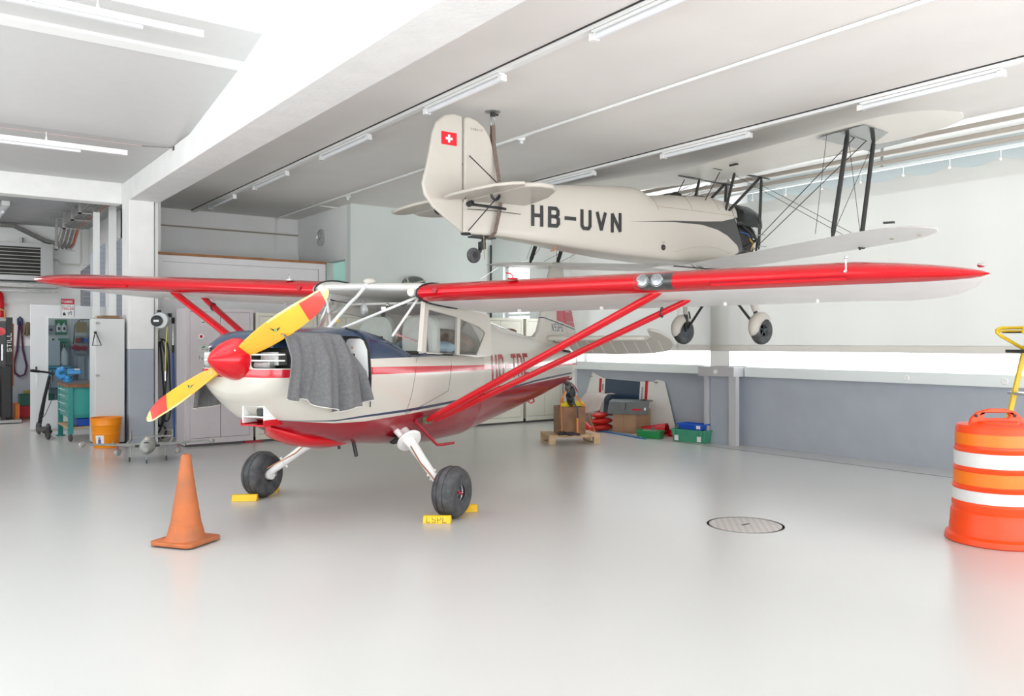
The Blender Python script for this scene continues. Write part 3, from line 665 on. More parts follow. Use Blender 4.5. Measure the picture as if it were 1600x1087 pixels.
for a_ in (AN, AN + math.pi):
    b_ = blade(a_).build('propeller_blade', [BY, BR, BS], HW, sharp=60); b_.parent = HW
    # winged maker's emblem on the blade
    rad = Vector((0, math.cos(a_), math.sin(a_))); tn = Vector((0, -math.sin(a_), math.cos(a_)))
    tw = R(42 - 32 * .45); nd = (Vector((1, 0, 0)) * math.cos(tw) - tn * math.sin(tw)); cd = tn * math.cos(tw) + Vector((1, 0, 0)) * math.sin(tw)
    c0 = Vector((PX_, 0, PZ)) + rad * .50 + nd * .006; q = MB()
    e1 = Vector((0, 1, 0)); e1 = (e1 - nd * e1.dot(nd)).normalized(); e2 = nd.cross(e1) * (-1)
    if e2.z < 0: e2 = -e2
    q.add([c0 + e1 * a + e2 * b for a, b in ((-.05, .022), (-.012, -.012), (0, -.02), (.012, -.012), (.05, .022), (.012, .008), (0, .018), (-.012, .008))], [(0, 1, 7), (4, 5, 3)], 0)
    q.add([c0 + e1 * a + e2 * b + nd * .0005 for a, b in ((-.014, 0), (0, -.02), (.014, 0), (0, .02))], [(0, 1, 2, 3)], 1)
    q.build('blade_emblem', [BLACK, mat('emblem_green', (.25, .4, .1), .5)], b_, smooth=False)
# spinner
sp = MB().lathe([(.0, .0), (.160, .0), (.168, .015), (.165, .05), (.150, .10), (.128, .155), (.099, .205), (.066, .25), (.034, .285), (.013, .301), (.0, .304)], (1.43, 0, PZ), (1, 0, 0), 48).build('spinner', RED, HW)
c = [cutter((-1, -1, -1), (1, 1, 1), .0, RED)]
bpy.data.objects.remove(c[0])
for y, z in ((.13, .07), (-.11, -.1)): MB().sphere((1.60, y, PZ + z), .008, 5).build('spinner_screw', CHROME, sp)

# cabin side frames with window openings, glass
def cab_y(x, z): return (.575 if z < 1.45 else .575 - (z - 1.45) * .06)
outer = [(-.30, 1.44), (-.40, 1.95), (-1.72, 1.85), (-1.76, 1.78), (-1.75, 1.40)]
door_w = [(-.40, 1.455), (-.49, 1.86), (-1.02, 1.80), (-.97, 1.425)]
rear_w = [(-1.03, 1.42), (-1.085, 1.79), (-1.48, 1.715), (-1.60, 1.665), (-1.615, 1.64), (-1.385, 1.385)]
for s in (1, -1):
    fn = lambda u, v: (u, s * cab_y(u, v), v)
    fr = MB().poly([outer, door_w, rear_w], fn, 0, (0, -s * .018, 0)).build('cabin_side_frame', LIV if False else CREAM, HW, smooth=False)
    for w_ in (door_w, rear_w):
        cx_ = sum(p[0] for p in w_) / len(w_); cz = sum(p[1] for p in w_) / len(w_)
        MB().poly([w_], lambda u, v: (u, s * (cab_y(u, v) - .008), v), 0, (0, -s * .003, 0)).build('side_window', PGLASS, HW, smooth=False)
        MB().tube([(p[0], s * (cab_y(*p) + .001), p[1]) for p in w_], .006, 6, closed=True).build('window_seal', mat('grey_seal', (.35, .34, .32), .6) if s > 0 and w_ is door_w else CREAM, HW)
# door: shut line and handle
s = 1
def skin(pts, r, name, m_):
    P = []
    for a, b in zip(pts, pts[1:]):
        for i in range(9): t = i / 8; x = a[0] + (b[0] - a[0]) * t; z = a[1] + (b[1] - a[1]) * t; P.append((x, side_y(x, z) + .0005 if z < 1.42 else cab_y(x, z) + .001, z))
    return MB().tube(P, r, 5).build(name, m_, HW)
GAPM = mat('shut_line', (.10, .09, .085), .7)
door_g = skin([(-.27, 1.43), (-.12, .90), (-.13, .885), (-.85, 1.06), (-.93, 1.40)], .0022, 'cabin_door_gap', GAPM)
MB().tube([(-.70, .588, 1.425), (-.86, .60, 1.418)], .010, 8).build('door_handle', DARK, HW)
MB().tube([(-.28, .585, 1.43), (-.34, .60, 1.44), (-.36, .60, 1.44)], .008, 8).build('door_hinge', NAVY, HW)
# windscreen glass between nose deck and wing root
base = [(-.30, .565, 1.47), (-.12, .50, 1.545), (.10, .38, 1.63), (.27, .2, 1.665), (.32, 0, 1.67)]
topc = [(-.38, .56, 1.95), (-.33, .46, 1.96), (-.27, .32, 1.97), (-.25, .16, 1.975), (-.25, 0, 1.98)]
base = base + [(x, -y, z) for x, y, z in base[-2::-1]]; topc = topc + [(x, -y, z) for x, y, z in topc[-2::-1]]
m = MB(); rows = 6; vs = []
for b_, t_ in zip(base, topc):
    b_, t_ = Vector(b_), Vector(t_)
    for j in range(rows + 1):
        q = j / rows; p_ = b_.lerp(t_, q) + Vector((.03, 0, .02)) * math.sin(math.pi * q); vs.append(p_)
m.add(vs, [(i * (rows + 1) + j, (i + 1) * (rows + 1) + j, (i + 1) * (rows + 1) + j + 1, i * (rows + 1) + j + 1) for i in range(len(base) - 1) for j in range(rows)])
m.build('windscreen', PGLASS, HW, sharp=180)
def strip(pts, wd, th, name, mt, parent=HW, nrm=(1, 0, .5)):
    n_ = Vector(nrm).normalized(); rings = []
    P = [Vector(p) for p in pts]
    for i, p in enumerate(P):
        d = (P[min(i + 1, len(P) - 1)] - P[max(0, i - 1)]).normalized(); sd = d.cross(n_).normalized(); up = sd.cross(d)
        rings.append([p + sd * wd / 2 + up * th / 2, p - sd * wd / 2 + up * th / 2, p - sd * wd / 2 - up * th / 2, p + sd * wd / 2 - up * th / 2])
    return MB().loft(rings).build(name, mt, parent, smooth=True, sharp=30)
GSTR = mat('light_grey_strip', (.68, .68, .68), .4)
strip([(.335, 0, 1.675), (.20, 0, 1.78), (.04, 0, 1.90), (-.10, 0, 1.99), (-.175, 0, 2.05), (-.215, 0, 2.09), (-.27, 0, 2.13)], .035, .012, 'windscreen_strip', GSTR)
for s in (1, -1):
    strip([(-.285, s * .577, 1.46), (-.325, s * .572, 1.7), (-.375, s * .565, 1.99)], .04, .012, 'windscreen_post', CREAM, nrm=(1, s * .8, 0))
    MB().tube([(.24, s * .04, 1.66), (-.30, s * .53, 1.97)], .013, 10).build('brace_tube', GSTR, HW)
    MB().tube([(-.02, s * .45, 1.60), (-.34, s * .53, 1.97)], .012, 10).build('brace_tube', GSTR, HW)
MB().cbox((-1.15, 0, 1.90), (1.0, 1.12, .02), ry=R(-4.5)).build('cabin_headliner', mat('headliner', (.80, .77, .74), .8), HW)
# seats and belts seen through the glass
SEAT = mat('light_grey_seat', (.50, .52, .48), .7, noise=.1); SEATB = mat('brown_seat', (.28, .2, .15), .7, noise=.2)
for y in (.27, -.27):
    m = MB().loft([[Vector((x, y + w * math.copysign(abs(math.cos(2 * math.pi * k / 24)) ** .55, math.cos(2 * math.pi * k / 24)), z0 + h * math.copysign(abs(math.sin(2 * math.pi * k / 24)) ** .6, math.sin(2 * math.pi * k / 24)))) for k in range(24)] for x, w, z0, h in ((-.72, .18, 1.55, .20), (-.76, .21, 1.56, .25), (-.82, .21, 1.57, .26), (-.88, .17, 1.57, .22))])
    m.build('seat_back', SEAT, HW)
    strip([(-.70, y + .12, 1.42), (-.72, y + .1, 1.60), (-.80, y + .08, 1.92)], .045, .004, 'seat_belt', BLACK)
    MB().cbox((-.79, y + .083, 1.90), (.01, .055, .03)).build('belt_buckle', CHROME, HW)
m = MB().loft([[Vector((x, .48 * math.cos(2 * math.pi * k / 20), z0 + h * math.sin(2 * math.pi * k / 20))) for k in range(20)] for x, z0, h in ((-1.38, 1.5, .09), (-1.42, 1.52, .16), (-1.52, 1.53, .17), (-1.56, 1.5, .12))])
m.build('rear_seat_back', SEATB, HW)
m = MB().sphere((-1.12, .28, 1.49), .16, 8, sc=(1.2, 1.1, .45)).sphere((-1.25, -.1, 1.5), .18, 8, sc=(1, 1.3, .5))
m.build('blue_cushion', mat('pale_blue_cloth', (.45, .62, .75), .8), HW)
m = MB().add([(-.16, .38, 1.62), (-.36, .50, 1.545), (-.44, .46, 1.56), (-.22, .32, 1.64)], [(0, 1, 2, 3)])
mm = mat('chequered_paper', (.8, .78, .78), .6); nt = mm.node_tree; tc = nt.nodes.new('ShaderNodeTexCoord'); ck = nt.nodes.new('ShaderNodeTexChecker'); ck.inputs['Scale'].default_value = 60
ck.inputs['Color1'].default_value = (.8, .78, .78, 1); ck.inputs['Color2'].default_value = (.65, .05, .08, 1); nt.links.new(tc.outputs['Object'], ck.inputs[0]); nt.links.new(ck.outputs[0], nt.nodes['Principled BSDF'].inputs[0])
m.build('checklist', mm, HW, smooth=False, solid=.002)
MB().cbox((-.45, -.53, 1.78), (.002, .06, .06), rz=.3).build('yellow_note', YEL, HW, smooth=False)
m = MB().sphere((-.36, -.12, 1.87), .05, 6, sc=(.4, 1, 1.3)).tube([(-.36, -.12, 1.9), (-.34, -.12, 1.96)], .008, 6)
m.build('compass', STEEL, HW)
MB().tube([(-.62, .1, 1.93), (-.62, .16, 1.915), (-.62, .22, 1.93)], .012, 8).sphere((-.55, .03, 1.92), .02, 6).build('trim_crank', CHROME, HW)

# wings
def airfoil(n=18):
    P = []
    for k in range(n + 1): P.append((0.5 * (1 - math.cos(math.pi * k / n)), 1))
    P = P[::-1]
    for k in range(1, n): P.append((0.5 * (1 - math.cos(math.pi * k / n)), -1))
    return P
AF = airfoil()
def af_z(u, s, t):
    yt = 5 * t * (.2969 * math.sqrt(u) - .126 * u - .3516 * u * u + .2843 * u ** 3 - .1036 * u ** 4)
    cam_ = .03 * (1 - ((u - .38) / (.62 if u > .38 else .38)) ** 2)
    return cam_ + s * yt
def wing_mesh(st, red=.12, mat_lo=None, mb=None, lights=None, inc=0.0):
    """st: (y, x_le, chord, z_le, thickness) stations"""
    rings = []
    for (y, xl, c, z, t) in st:
        rings.append([Vector((xl - u * c, y, z + (af_z(u, s, t) - inc * u) * c)) for u, s in AF])
    def mf(i, k):
        if k < 0: return 0
        u0, s0 = AF[k]; u1, s1 = AF[(k + 1) % len(AF)]; u = (u0 + u1) / 2
        lim = red(st[min(i, len(st) - 1)][0], s0) if callable(red) else red
        if lights and u < .075 and lights[0] <= abs(st[i][0]) < lights[1]: return 2
        return 1 if u < lim else 0
    return (mb or MB()).loft(rings, 0, True, mf=mf)
def zle(y): return (2.0 + .013 * y) if y >= 0 else (2.035 + .058 * -y)
def hw_st(sgn):
    ys = [.60, .9, 1.4, 2.0, 2.50, 2.70, 2.97, 3.3, 3.8, 4.3, 4.6, 4.8, 4.95, 5.05, 5.12, 5.17]
    out = []
    for y in ys:
        c, xl, t = 1.50, -.20, .135
        if y > 4.3:
            q = (y - 4.3) / .87; c = 1.5 * max(.08, math.sqrt(max(0, 1 - q ** 3.2))); xl = -.20 - .28 * q ** 2.2; t = .135 * (1 - .35 * q)
        out.append((sgn * y * (1.015 if sgn > 0 else 1.05), xl, c, zle(sgn * y) + (((-.03 if sgn > 0 else .02) * ((y - 4.3) / .87)) if y > 4.3 else 0), t))
    return out
redf = lambda y, s: (.135 if s < 0 else .17) if abs(y) < 4.5 else (.3 if s > 0 else .12)
LAMPB = mat('landing_light_bay', (.10, .10, .10), .3, .6)
for sgn in (1, -1):
    wg = wing_mesh(hw_st(sgn), redf, lights=(2.70, 2.96) if sgn > 0 else None, inc=.095).build('wing', [FABW, RED, LAMPB], HW, sharp=50)
    # trailing edge control surfaces as thin shut lines and hinges
    for y in (1.1, 2.0, 3.2, 4.0): MB().cbox((-1.36, sgn * y, zle(sgn * y) - .135), (.06, .018, .05)).build('hinge_bracket', FABW, wg, bevel=.004)
    MB().tube([(-1.28, sgn * .62, zle(sgn * .6) - .122), (-1.28, sgn * 4.35, zle(sgn * 4.35) - .122)], .004, 5).build('aileron_gap', mat('soft_gap', (.45, .44, .42), .7), wg)
    # leading edge slot
    z1, z2 = zle(sgn * 3.33), zle(sgn * 4.32)
    strip([(-.213, sgn * 3.33, z1 - .030), (-.213, sgn * 4.32, z2 - .030)], .012, .02, 'leading_edge_slot', DRED, wg, nrm=(1, 0, -.6))
    MB().tube([(-.21, sgn * 3.33, z1 - .046), (-.21, sgn * 4.32, z2 - .046)], .012, 8).build('slot_lip', RED, wg)
    # root ring
    rt = [Vector((-.20 - u * 1.5 * 1.0, sgn * .60, zle(sgn * .6) + (af_z(u, s, .142) - .095 * u) * 1.5)) for u, s in AF]
    MB().tube([p + Vector((.003, 0, 0)) for p in [rt[(i + 18 - 9) % len(rt)] for i in range(19)]], .008, 6).build('root_seal', BLACK, wg)
    MB().cyl((-.205, sgn * .80, zle(sgn * .8) + .012), (-.185, sgn * .80, zle(sgn * .8) + .014), .026, 20).build('inspection_cap', DRED, wg)
    # wing strut pair
    Ft, Rt_, Bt = Vector((-.43, sgn * 2.87, zle(sgn * 2.87) - .062)), Vector((-.98, sgn * 2.97, zle(sgn * 2.97) - .112)), Vector((-.42, sgn * .58, .80))
    def strut(a, b, c_, t_, nm):
        d = (b - a).normalized(); e = Vector((1, 0, 0)); e = (e - d * e.dot(d)).normalized(); f = d.cross(e); rings = []
        for q, sc_ in ((0, .55), (.03, .9), (.08, 1), (.92, 1), (.975, .9), (1, .6)):
            rings.append([a.lerp(b, q) + e * c_ * sc_ * math.cos(2 * math.pi * k / 18) + f * t_ * sc_ * math.sin(2 * math.pi * k / 18) for k in range(18)])
        return MB().loft(rings).build(nm, RED, HW, sharp=60)
    st1 = strut(Bt, Ft, .056, .034, 'wing_strut'); st2 = strut(Bt + Vector((-.10, sgn * .02, -.01)), Rt_, .048, .029, 'wing_strut')
    MB().cbox(Ft + Vector((0, sgn * .0, .01)), (.05, .03, .05)).build('strut_fitting', ALU, st1); MB().cbox(Rt_ + Vector((0, 0, .005)), (.12, .04, .012)).build('strut_boot', BLACK, st2)
    MB().tube([Rt_.lerp(Bt, .1) + Vector((.045 * math.cos(a), 0, .045 * math.sin(a))) for a in [2 * math.pi * i / 12 for i in range(12)]], .006, 6, closed=True).build('strut_band', BLACK, st2)
    MB().cbox(Bt + Vector((-.02, -sgn * .02, -.0)), (.10, .05, .07), rz=0).build('lower_strut_fitting', mat('olive_fitting', (.12, .13, .07), .5), st1, bevel=.01)
    # jury line between struts
    MB().tube([Bt.lerp(Ft, .1) + Vector((-.03, 0, -.03)), Bt.lerp(Ft, .33) + Vector((-.05, 0, -.045))], .008, 6).build('strut_hose', RED, st1)
# landing lights under the clear cover on the left wing
for y in (2.775, 2.895):
    zz = zle(y) + .01
    MB().lathe([(.0, .0), (.02, .004), (.045, .018), (.052, .034), (.052, .038), (.047, .038)], (-.243, y, zz), (1, 0, 0), 28).build('landing_light', mat('lamp_reflector', (.30, .31, .32), .3, .7, noise=.5, nscale=60), HW)
    MB().lathe([(.047, 0), (.04, .010), (0, .014)], (-.206, y, zz), (1, 0, 0), 28).build('lamp_glass', mat('lamp_lens', (.35, .36, .37), .12, .6, noise=.6, nscale=60), HW)
m = MB(); vs = []; idx = [i for i, (u, s) in enumerate(AF) if u < .09]
for y in (2.705, 2.965):
    for i in idx: u, s = AF[i]; vs.append((-.20 - u * 1.5 + .035, y, zle(y) + af_z(u, s, .15) * 1.5))
n_ = len(idx); m.add(vs, [(k, k + 1, k + 1 + n_, k + n_) for k in range(n_ - 1)]); m.build('landing_light_cover', PGLASS, HW)
# wing centre section, top fairing, cap
st = [(-.60, -.22, 1.52, 2.085, .07), (-.56, -.21, 1.52, 2.088, .075), (0, -.20, 1.52, 2.075, .075), (.56, -.21, 1.52, 2.055, .075), (.60, -.22, 1.52, 2.052, .07)]
wing_mesh(st, 0, inc=.095).build('wing_centre_section', [FABW, FABW], HW, sharp=50)
MB().sphere((-.29, 0, 2.14), .05, 8, sc=(1.4, 1.1, .6)).build('beacon_fairing', CREAM, HW)
for s_ in (.56, -.56): MB().lathe([(.0, 0), (.04, .005), (.048, .02), (.04, .04), (0, .045)], (-.245, s_ - (.03 if s_ > 0 else -.03), zle(s_) + .012), (1, 0, 0), 20).build('root_fairing_cap', CREAM, HW)
# fuel vent, aerials, caps, pitot
MB().lathe([(.05, 0), (.045, .012), (0, .016)], (-.30, 1.55, zle(1.5) + .088), n=18).tube([(-.30, 1.55, zle(1.5) + .095), (-.30, 1.55, zle(1.5) + .12), (-.29, 1.53, zle(1.5) + .14), (-.27, 1.50, zle(1.5) + .145)], .006, 8).build('fuel_vent', RED, HW)
MB().lathe([(.05, 0), (.045, .014), (0, .018)], (-.35, -1.05, zle(-1) + .09), n=18).tube([(-.35, -1.05, zle(-1) + .1), (-.33, -1.05, zle(-1) + .15), (-.29, -1.0, zle(-1) + .16)], .006, 8).build('fuel_cap', ALU, HW)
MB().tube([(-.7, 1.0, zle(1) + .14), (-.85, 1.12, zle(1) + .26)], .003, 5).build('aerial', WPAINT, HW)
MB().tube([(-.24, 4.32, zle(4.3) + .02), (-.16, 4.32, zle(4.3) + .0), (-.06, 4.32, zle(4.3) - .0)], .008, 8).tube([(-.17, 4.32, zle(4.3) + .01), (-.17, 4.32, zle(4.3) + .10)], .006, 8).sphere((-.17, 4.32, zle(4.3) + .11), .014, 6).build('pitot_tube', ALU, HW)
for sgn in (1, -1): MB().sphere((-.52, sgn * (5.2 if sgn > 0 else 5.40), zle(sgn * 5.1) + .035), .022, 6, sc=(1.2, 1.4, .9)).build('wingtip_light', CHROME if sgn > 0 else DRED, HW)

# tail
def plate(name, prof, th, mt, bev=None, fn=None, parent=HW):
    fn = fn or (lambda u, v: (u, -th / 2, v))
    return MB().poly([prof], fn, 0, (0, th, 0)).build(name, mt, parent, bevel=bev or th * .42, segs=3, sharp=40)
def smooth_prof(P, n=6):
    out = []
    L = len(P)
    for i in range(L):
        p0, p1, p2, p3 = P[i - 1], P[i], P[(i + 1) % L], P[(i + 2) % L]
        for k in range(n):
            t = k / n; out.append(tuple(.5 * ((2 * p1[j]) + (-p0[j] + p2[j]) * t + (2 * p0[j] - 5 * p1[j] + 4 * p2[j] - p3[j]) * t * t + (-p0[j] + 3 * p1[j] - 3 * p2[j] + p3[j]) * t ** 3) for j in (0, 1)))
    return out
def finm():
    m = mat('fin_livery', (.80, .775, .72), .25, coat=.4); nt = m.node_tree; b = nt.nodes['Principled BSDF']
    tc = nt.nodes.new('ShaderNodeTexCoord'); sp_ = nt.nodes.new('ShaderNodeSeparateXYZ'); nt.links.new(tc.outputs['Object'], sp_.inputs[0])
    ln = mth(nt, 'ADD', sp_.outputs['Z'], mth(nt, 'MULTIPLY', sp_.outputs['X'], -.125))   # rises towards the fin's leading edge
    blue = mth(nt, 'MULTIPLY', mth(nt, 'GREATER_THAN', ln, 2.425), mth(nt, 'LESS_THAN', ln, 2.441))
    red = mth(nt, 'MULTIPLY', mth(nt, 'GREATER_THAN', ln, 2.462), mth(nt, 'LESS_THAN', mth(nt, 'ADD', sp_.outputs['X'], 0), -4.78))
    red = mth(nt, 'MULTIPLY', red, mth(nt, 'LESS_THAN', sp_.outputs['Z'], 2.3))
    c = None
    for f_, col in ((blue, (.02, .04, .10)), (red, (.50, .02, .05))):
        mx = nt.nodes.new('ShaderNodeMix'); mx.data_type = 'RGBA'; nt.links.new(f_, mx.inputs['Factor'])
        if c is None: mx.inputs['A'].default_value = (.60, .57, .51, 1)
        else: nt.links.new(c, mx.inputs['A'])
        mx.inputs['B'].default_value = (*col, 1); c = mx.outputs['Result']
    nt.links.new(c, b.inputs['Base Color']); return m
FINM = finm()
fin = [(-3.75, 1.62), (-4.05, 1.62), (-4.22, 1.72), (-4.34, 1.95), (-4.47, 2.2), (-4.60, 2.48), (-4.70, 2.66), (-4.80, 2.715), (-4.93, 2.70), (-4.96, 2.6), (-5.05, 2.0), (-5.24, 1.6), (-5.25, 1.35), (-4.4, 1.45)]
rings = []
# fin as a lens-section plate
plate('tail_fin', fin[:1] + smooth_prof(fin[1:])[:-18] if False else fin, .09, FINM, .035)
rud = [(-5.255, .985), (-5.255, 1.6), (-5.06, 2.0), (-4.97, 2.6), (-4.95, 2.70), (-5.05, 2.66), (-5.22, 2.35), (-5.42, 2.0), (-5.60, 1.65), (-5.63, 1.4), (-5.56, 1.15), (-5.42, 1.0)]
def rudm():
    m = FINM.copy(); m.name = 'rudder_livery'; return m
rd = plate('rudder', rud, .06, FINM, .02)
for z in (1.1, 1.25, 1.4, 1.55, 1.7, 1.85, 2.0): MB().box((-5.5 + (z - 1.1) * .02, .0295, z), (-5.28 + max(0, (z - 1.6) * .35), .0325, z + .006)).build('rudder_rib', mat('rib', (.6, .58, .54), .5), rd)
MB().box((-5.61, .031, 1.196), (-5.27, .0335, 1.228)).build('rudder_stripe', DRED, rd)
m = MB(); strokes(m, 'N93PD', .068, .115, .022, .013, lambda u, v: (-4.60 - u, .047, 1.705 + v - u * .0)); m.build('tail_registration', NAVY, HW, smooth=False)
for sgn in (1, -1):
    sb = [(-4.42, .02), (-4.40, .10), (-4.45, .5), (-4.60, 1.25), (-4.68, 1.40), (-4.94, 1.40), (-4.94, .02)]
    MB().poly([sb], lambda u, v: (u, sgn * v, 1.565), 0, (0, 0, .07)).build('tailplane', CREAM, HW, bevel=.03, segs=3)
    el = [(-4.955, .10), (-4.955, 1.415), (-4.71, 1.415), (-4.70, 1.47), (-4.78, 1.60), (-4.95, 1.70), (-5.12, 1.70), (-5.28, 1.60), (-5.36, 1.35), (-5.40, .8), (-5.38, .25), (-5.30, .10)]
    dr = R(30)
    def efn(u, v, o=0): 
        d = u + 4.955; return (-4.955 + d * math.cos(dr) - o * math.sin(dr), sgn * v, 1.60 + d * math.sin(dr) + o * math.cos(dr))
    e_ = MB().poly([el], lambda u, v: efn(u, v, -.02), 0, Vector(efn(0, 0, .02)) - Vector(efn(0, 0, -.02))).build('elevator', CREAM, HW, bevel=.015, segs=3)
    for k in range(8):
        y = .25 + k * .18
        MB().tube([efn(-4.99, y, -.0205), efn(-5.33, y, -.0205)], .004, 4).build('elevator_rib', FABW, e_)
MB().tube([(-4.44, .06, 1.60), (-4.5, .16, 1.54), (-4.8, .18, 1.52), (-4.9, .1, 1.5)], .006, 6).build('tailplane_seal', BLACK, HW)
MB().tube([(-4.9, .05, 1.45), (-4.95, .10, 1.42), (-5.2, .08, 1.40)], .018, 8).build('elevator_horn', DARK, HW)
glyphs('HB-TRE', .19, .29, .052, .05, lambda u, v: (-1.96 - u, side_y(-1.96 - u, 1.115 + v) + .004, 1.115 + v), 'registration_letter', DRED, HW)
# landing gear
for sgn in (1, -1):
    A = Vector((-.25, sgn * .40, .72)); B = Vector((0, sgn * 1.0, .25)); d = (B - A)
    leg = MB().tube([A, A.lerp(B, .12), A.lerp(B, .5), A.lerp(B, .85), B], [.055, .06, .042, .036, .034], 16).build('undercarriage_leg', WPAINT, HW)
    u_, w_, _ = basis(d)
    MB().lathe([(.05, 0), (.115, .004), (.125, .02), (.115, .036), (.06, .04)], A.lerp(B, .17), d, 28).build('leg_collar', WPAINT, leg)
    MB().tube([A + Vector((.12, 0, .02)), A.lerp(B, .3) + Vector((.03, 0, 0))], .03, 12).build('brace_strut', WPAINT, leg)
    MB().tube([A.lerp(B, .25) + Vector((.05, sgn * .0, .02)), A.lerp(B, .55) + Vector((.05, 0, -.01)), A.lerp(B, .8) + Vector((.055, 0, .02)), B + Vector((.06, -sgn * .02, .05))], .006, 6).build('brake_line', mat('copper_line', (.55, .25, .12), .4, .6), leg)
    MB().tube([A.lerp(B, .78) + w_ * .06, A.lerp(B, .78) - w_ * .06], .012, 8).tube([A.lerp(B, .78) + u_ * .06, A.lerp(B, .78) - u_ * .06], .01, 8).build('leg_clamp', WPAINT, leg)
    Wc = Vector((0, sgn * 1.10, .2275)); ax = Vector((0, sgn, 0))
    MB().cyl(B, Wc - ax * .03, .034, 16).lathe([(.045, 0), (.05, .03), (.045, .06)], Wc - ax * .13, ax, 16).build('axle', WPAINT, leg)
    MB().cbox(B + Vector((-.06, sgn * .02, -.02)), (.09, .05, .06)).cyl(B + Vector((-.09, sgn * .02, -.02)), B + Vector((-.09, sgn * .06, -.03)), .02, 10).build('brake_caliper', STEEL, leg, bevel=.01)
    tw, Rr = .105, .2275
    prof = []
    for k in range(-11, 12):
        a = k / 11 * math.pi * .80; hx = tw * math.sin(a) if abs(a) < math.pi / 2 else tw * math.copysign(1, a) * (1 - .10 * (abs(a) - math.pi / 2)); rr = (Rr - .085) + .085 * math.copysign(abs(math.cos(a)) ** .62, math.cos(a))
        prof.append((rr, hx))
    prof = [(.085, -tw * .55)] + prof + [(.085, tw * .55)]
    wl_ = MB().lathe(prof, Wc, ax, 56).build('wheel_tyre', RUBBER, HW, sharp=60)
    m = MB()
    for o_ in (-.045, -.015, .015, .045): m.lathe([(Rr - .004, o_ - .003), (Rr + .0012 - abs(o_) * .12, o_ - .0022), (Rr + .0012 - abs(o_) * .12, o_ + .0022), (Rr - .004, o_ + .003)], Wc, ax, 56)
    for o_ in (-.03, .03): MB().lathe([(Rr - .01, o_ - .002), (Rr + .001, o_ - .002), (Rr + .001, o_ + .002), (Rr - .01, o_ + .002)], Wc, ax, 56).build('tread_groove', BLACK, wl_)
    MB().lathe([(.0, .055), (.02, .06), (.035, .056), (.04, .046), (.055, .044), (.07, .05), (.082, .064), (.088, .062), (.088, .03), (0, .03)], Wc, ax, 40).build('wheel_hub', ALU, wl_)
    MB().lathe([(.03, -.066), (.082, -.066), (.095, -.06), (.095, -.03), (.03, -.03)], Wc, ax, 36).build('brake_disc', mat('brown_brake_disc', (.2, .16, .14), .35, .7), wl_)
    for k in range(6):
        a = k * math.pi / 3; MB().cyl(Wc + ax * .045 + Vector((.058 * math.cos(a), 0, .058 * math.sin(a))), Wc + ax * .054 + Vector((.058 * math.cos(a), 0, .058 * math.sin(a))), .006, 8).build('hub_bolt', mat('bolt', (.25, .22, .18), .4, .8) if k == 0 else bpy.data.materials['bolt'], wl_)
    MB().cyl(Wc + ax * .05 + Vector((.0, 0, .0)), Wc + ax * .075, .016, 10).cyl(Wc + ax * .07, Wc + ax * .078 + Vector((-.06, 0, -.0)), .005, 6).cyl(Wc + ax * .07 + Vector((-.03, 0, -.015)), Wc + ax * .075 + Vector((-.05, 0, -.02)), .010, 8).build('wheel_pin', DRED, wl_)
    MB().poly([[(-.42, .585), (-.40, .66), (-.3, .70), (-.14, .69), (-.12, .62), (-.22, .59)]], lambda u, v: (u, sgn * (.30 + (v - .585) * 1.3), v - .01), 0, (0, sgn * .02, 0)).build('gear_bay_gap', BLACK, HW)
# entry step
MB().tube([(-.32, .50, .80), (-.52, .60, .58), (-.545, .615, .555), (-.60, .63, .55), (-.78, .66, .55)], .014, 10).build('entry_step', DRED, HW)
MB().tube([(-3.75, .06, .755), (-3.85, .07, .72), (-3.95, .07, .74), (-3.93, .06, .78)], .010, 8).build('tie_down_ring', RED, HW)
# tail wheel fork
m = MB().tube([(-5.18, 0, .97), (-5.30, 0, .93), (-5.38, 0, .86)], [.04, .045, .035], 12).cbox((-5.33, 0, .87), (.08, .08, .10)).tube([(-5.33, 0, .84), (-5.33, 0, .76)], .025, 10)
m.build('tailwheel_spring', mat('worn_steel', (.16, .15, .14), .5, .5, noise=.4, nscale=30), HW, bevel=.008)
MB().tube([(-5.36, .03, .93), (-5.44, .07, .86), (-5.50, .08, .78)], .009, 8).build('tailwheel_arm', DRED, HW)
MB().tube([(-5.14, .03, .88), (-5.16, .06, .80), (-5.22, .05, .78)], .012, 8).build('tailwheel_cable', BLACK, HW)
m = MB().lathe([(.04, -.035), (.085, -.032), (.10, -.015), (.10, .015), (.085, .032), (.04, .035)], (-5.42, 0, .672), (0, 1, 0), 28)
tw_ = m.build('tailwheel_tyre', RUBBER, HW); MB().lathe([(0, -.038), (.04, -.036), (.04, .036), (0, .038)], (-5.42, 0, .66), (0, 1, 0), 20).build('tailwheel_hub', DARK, tw_)
MB().tube([(-5.33, .0, .80), (-5.38, .05, .74), (-5.42, .055, .66)], .012, 8).tube([(-5.33, .0, .80), (-5.38, -.05, .74), (-5.42, -.055, .66)], .012, 8).build('tailwheel_fork', DARK, HW)

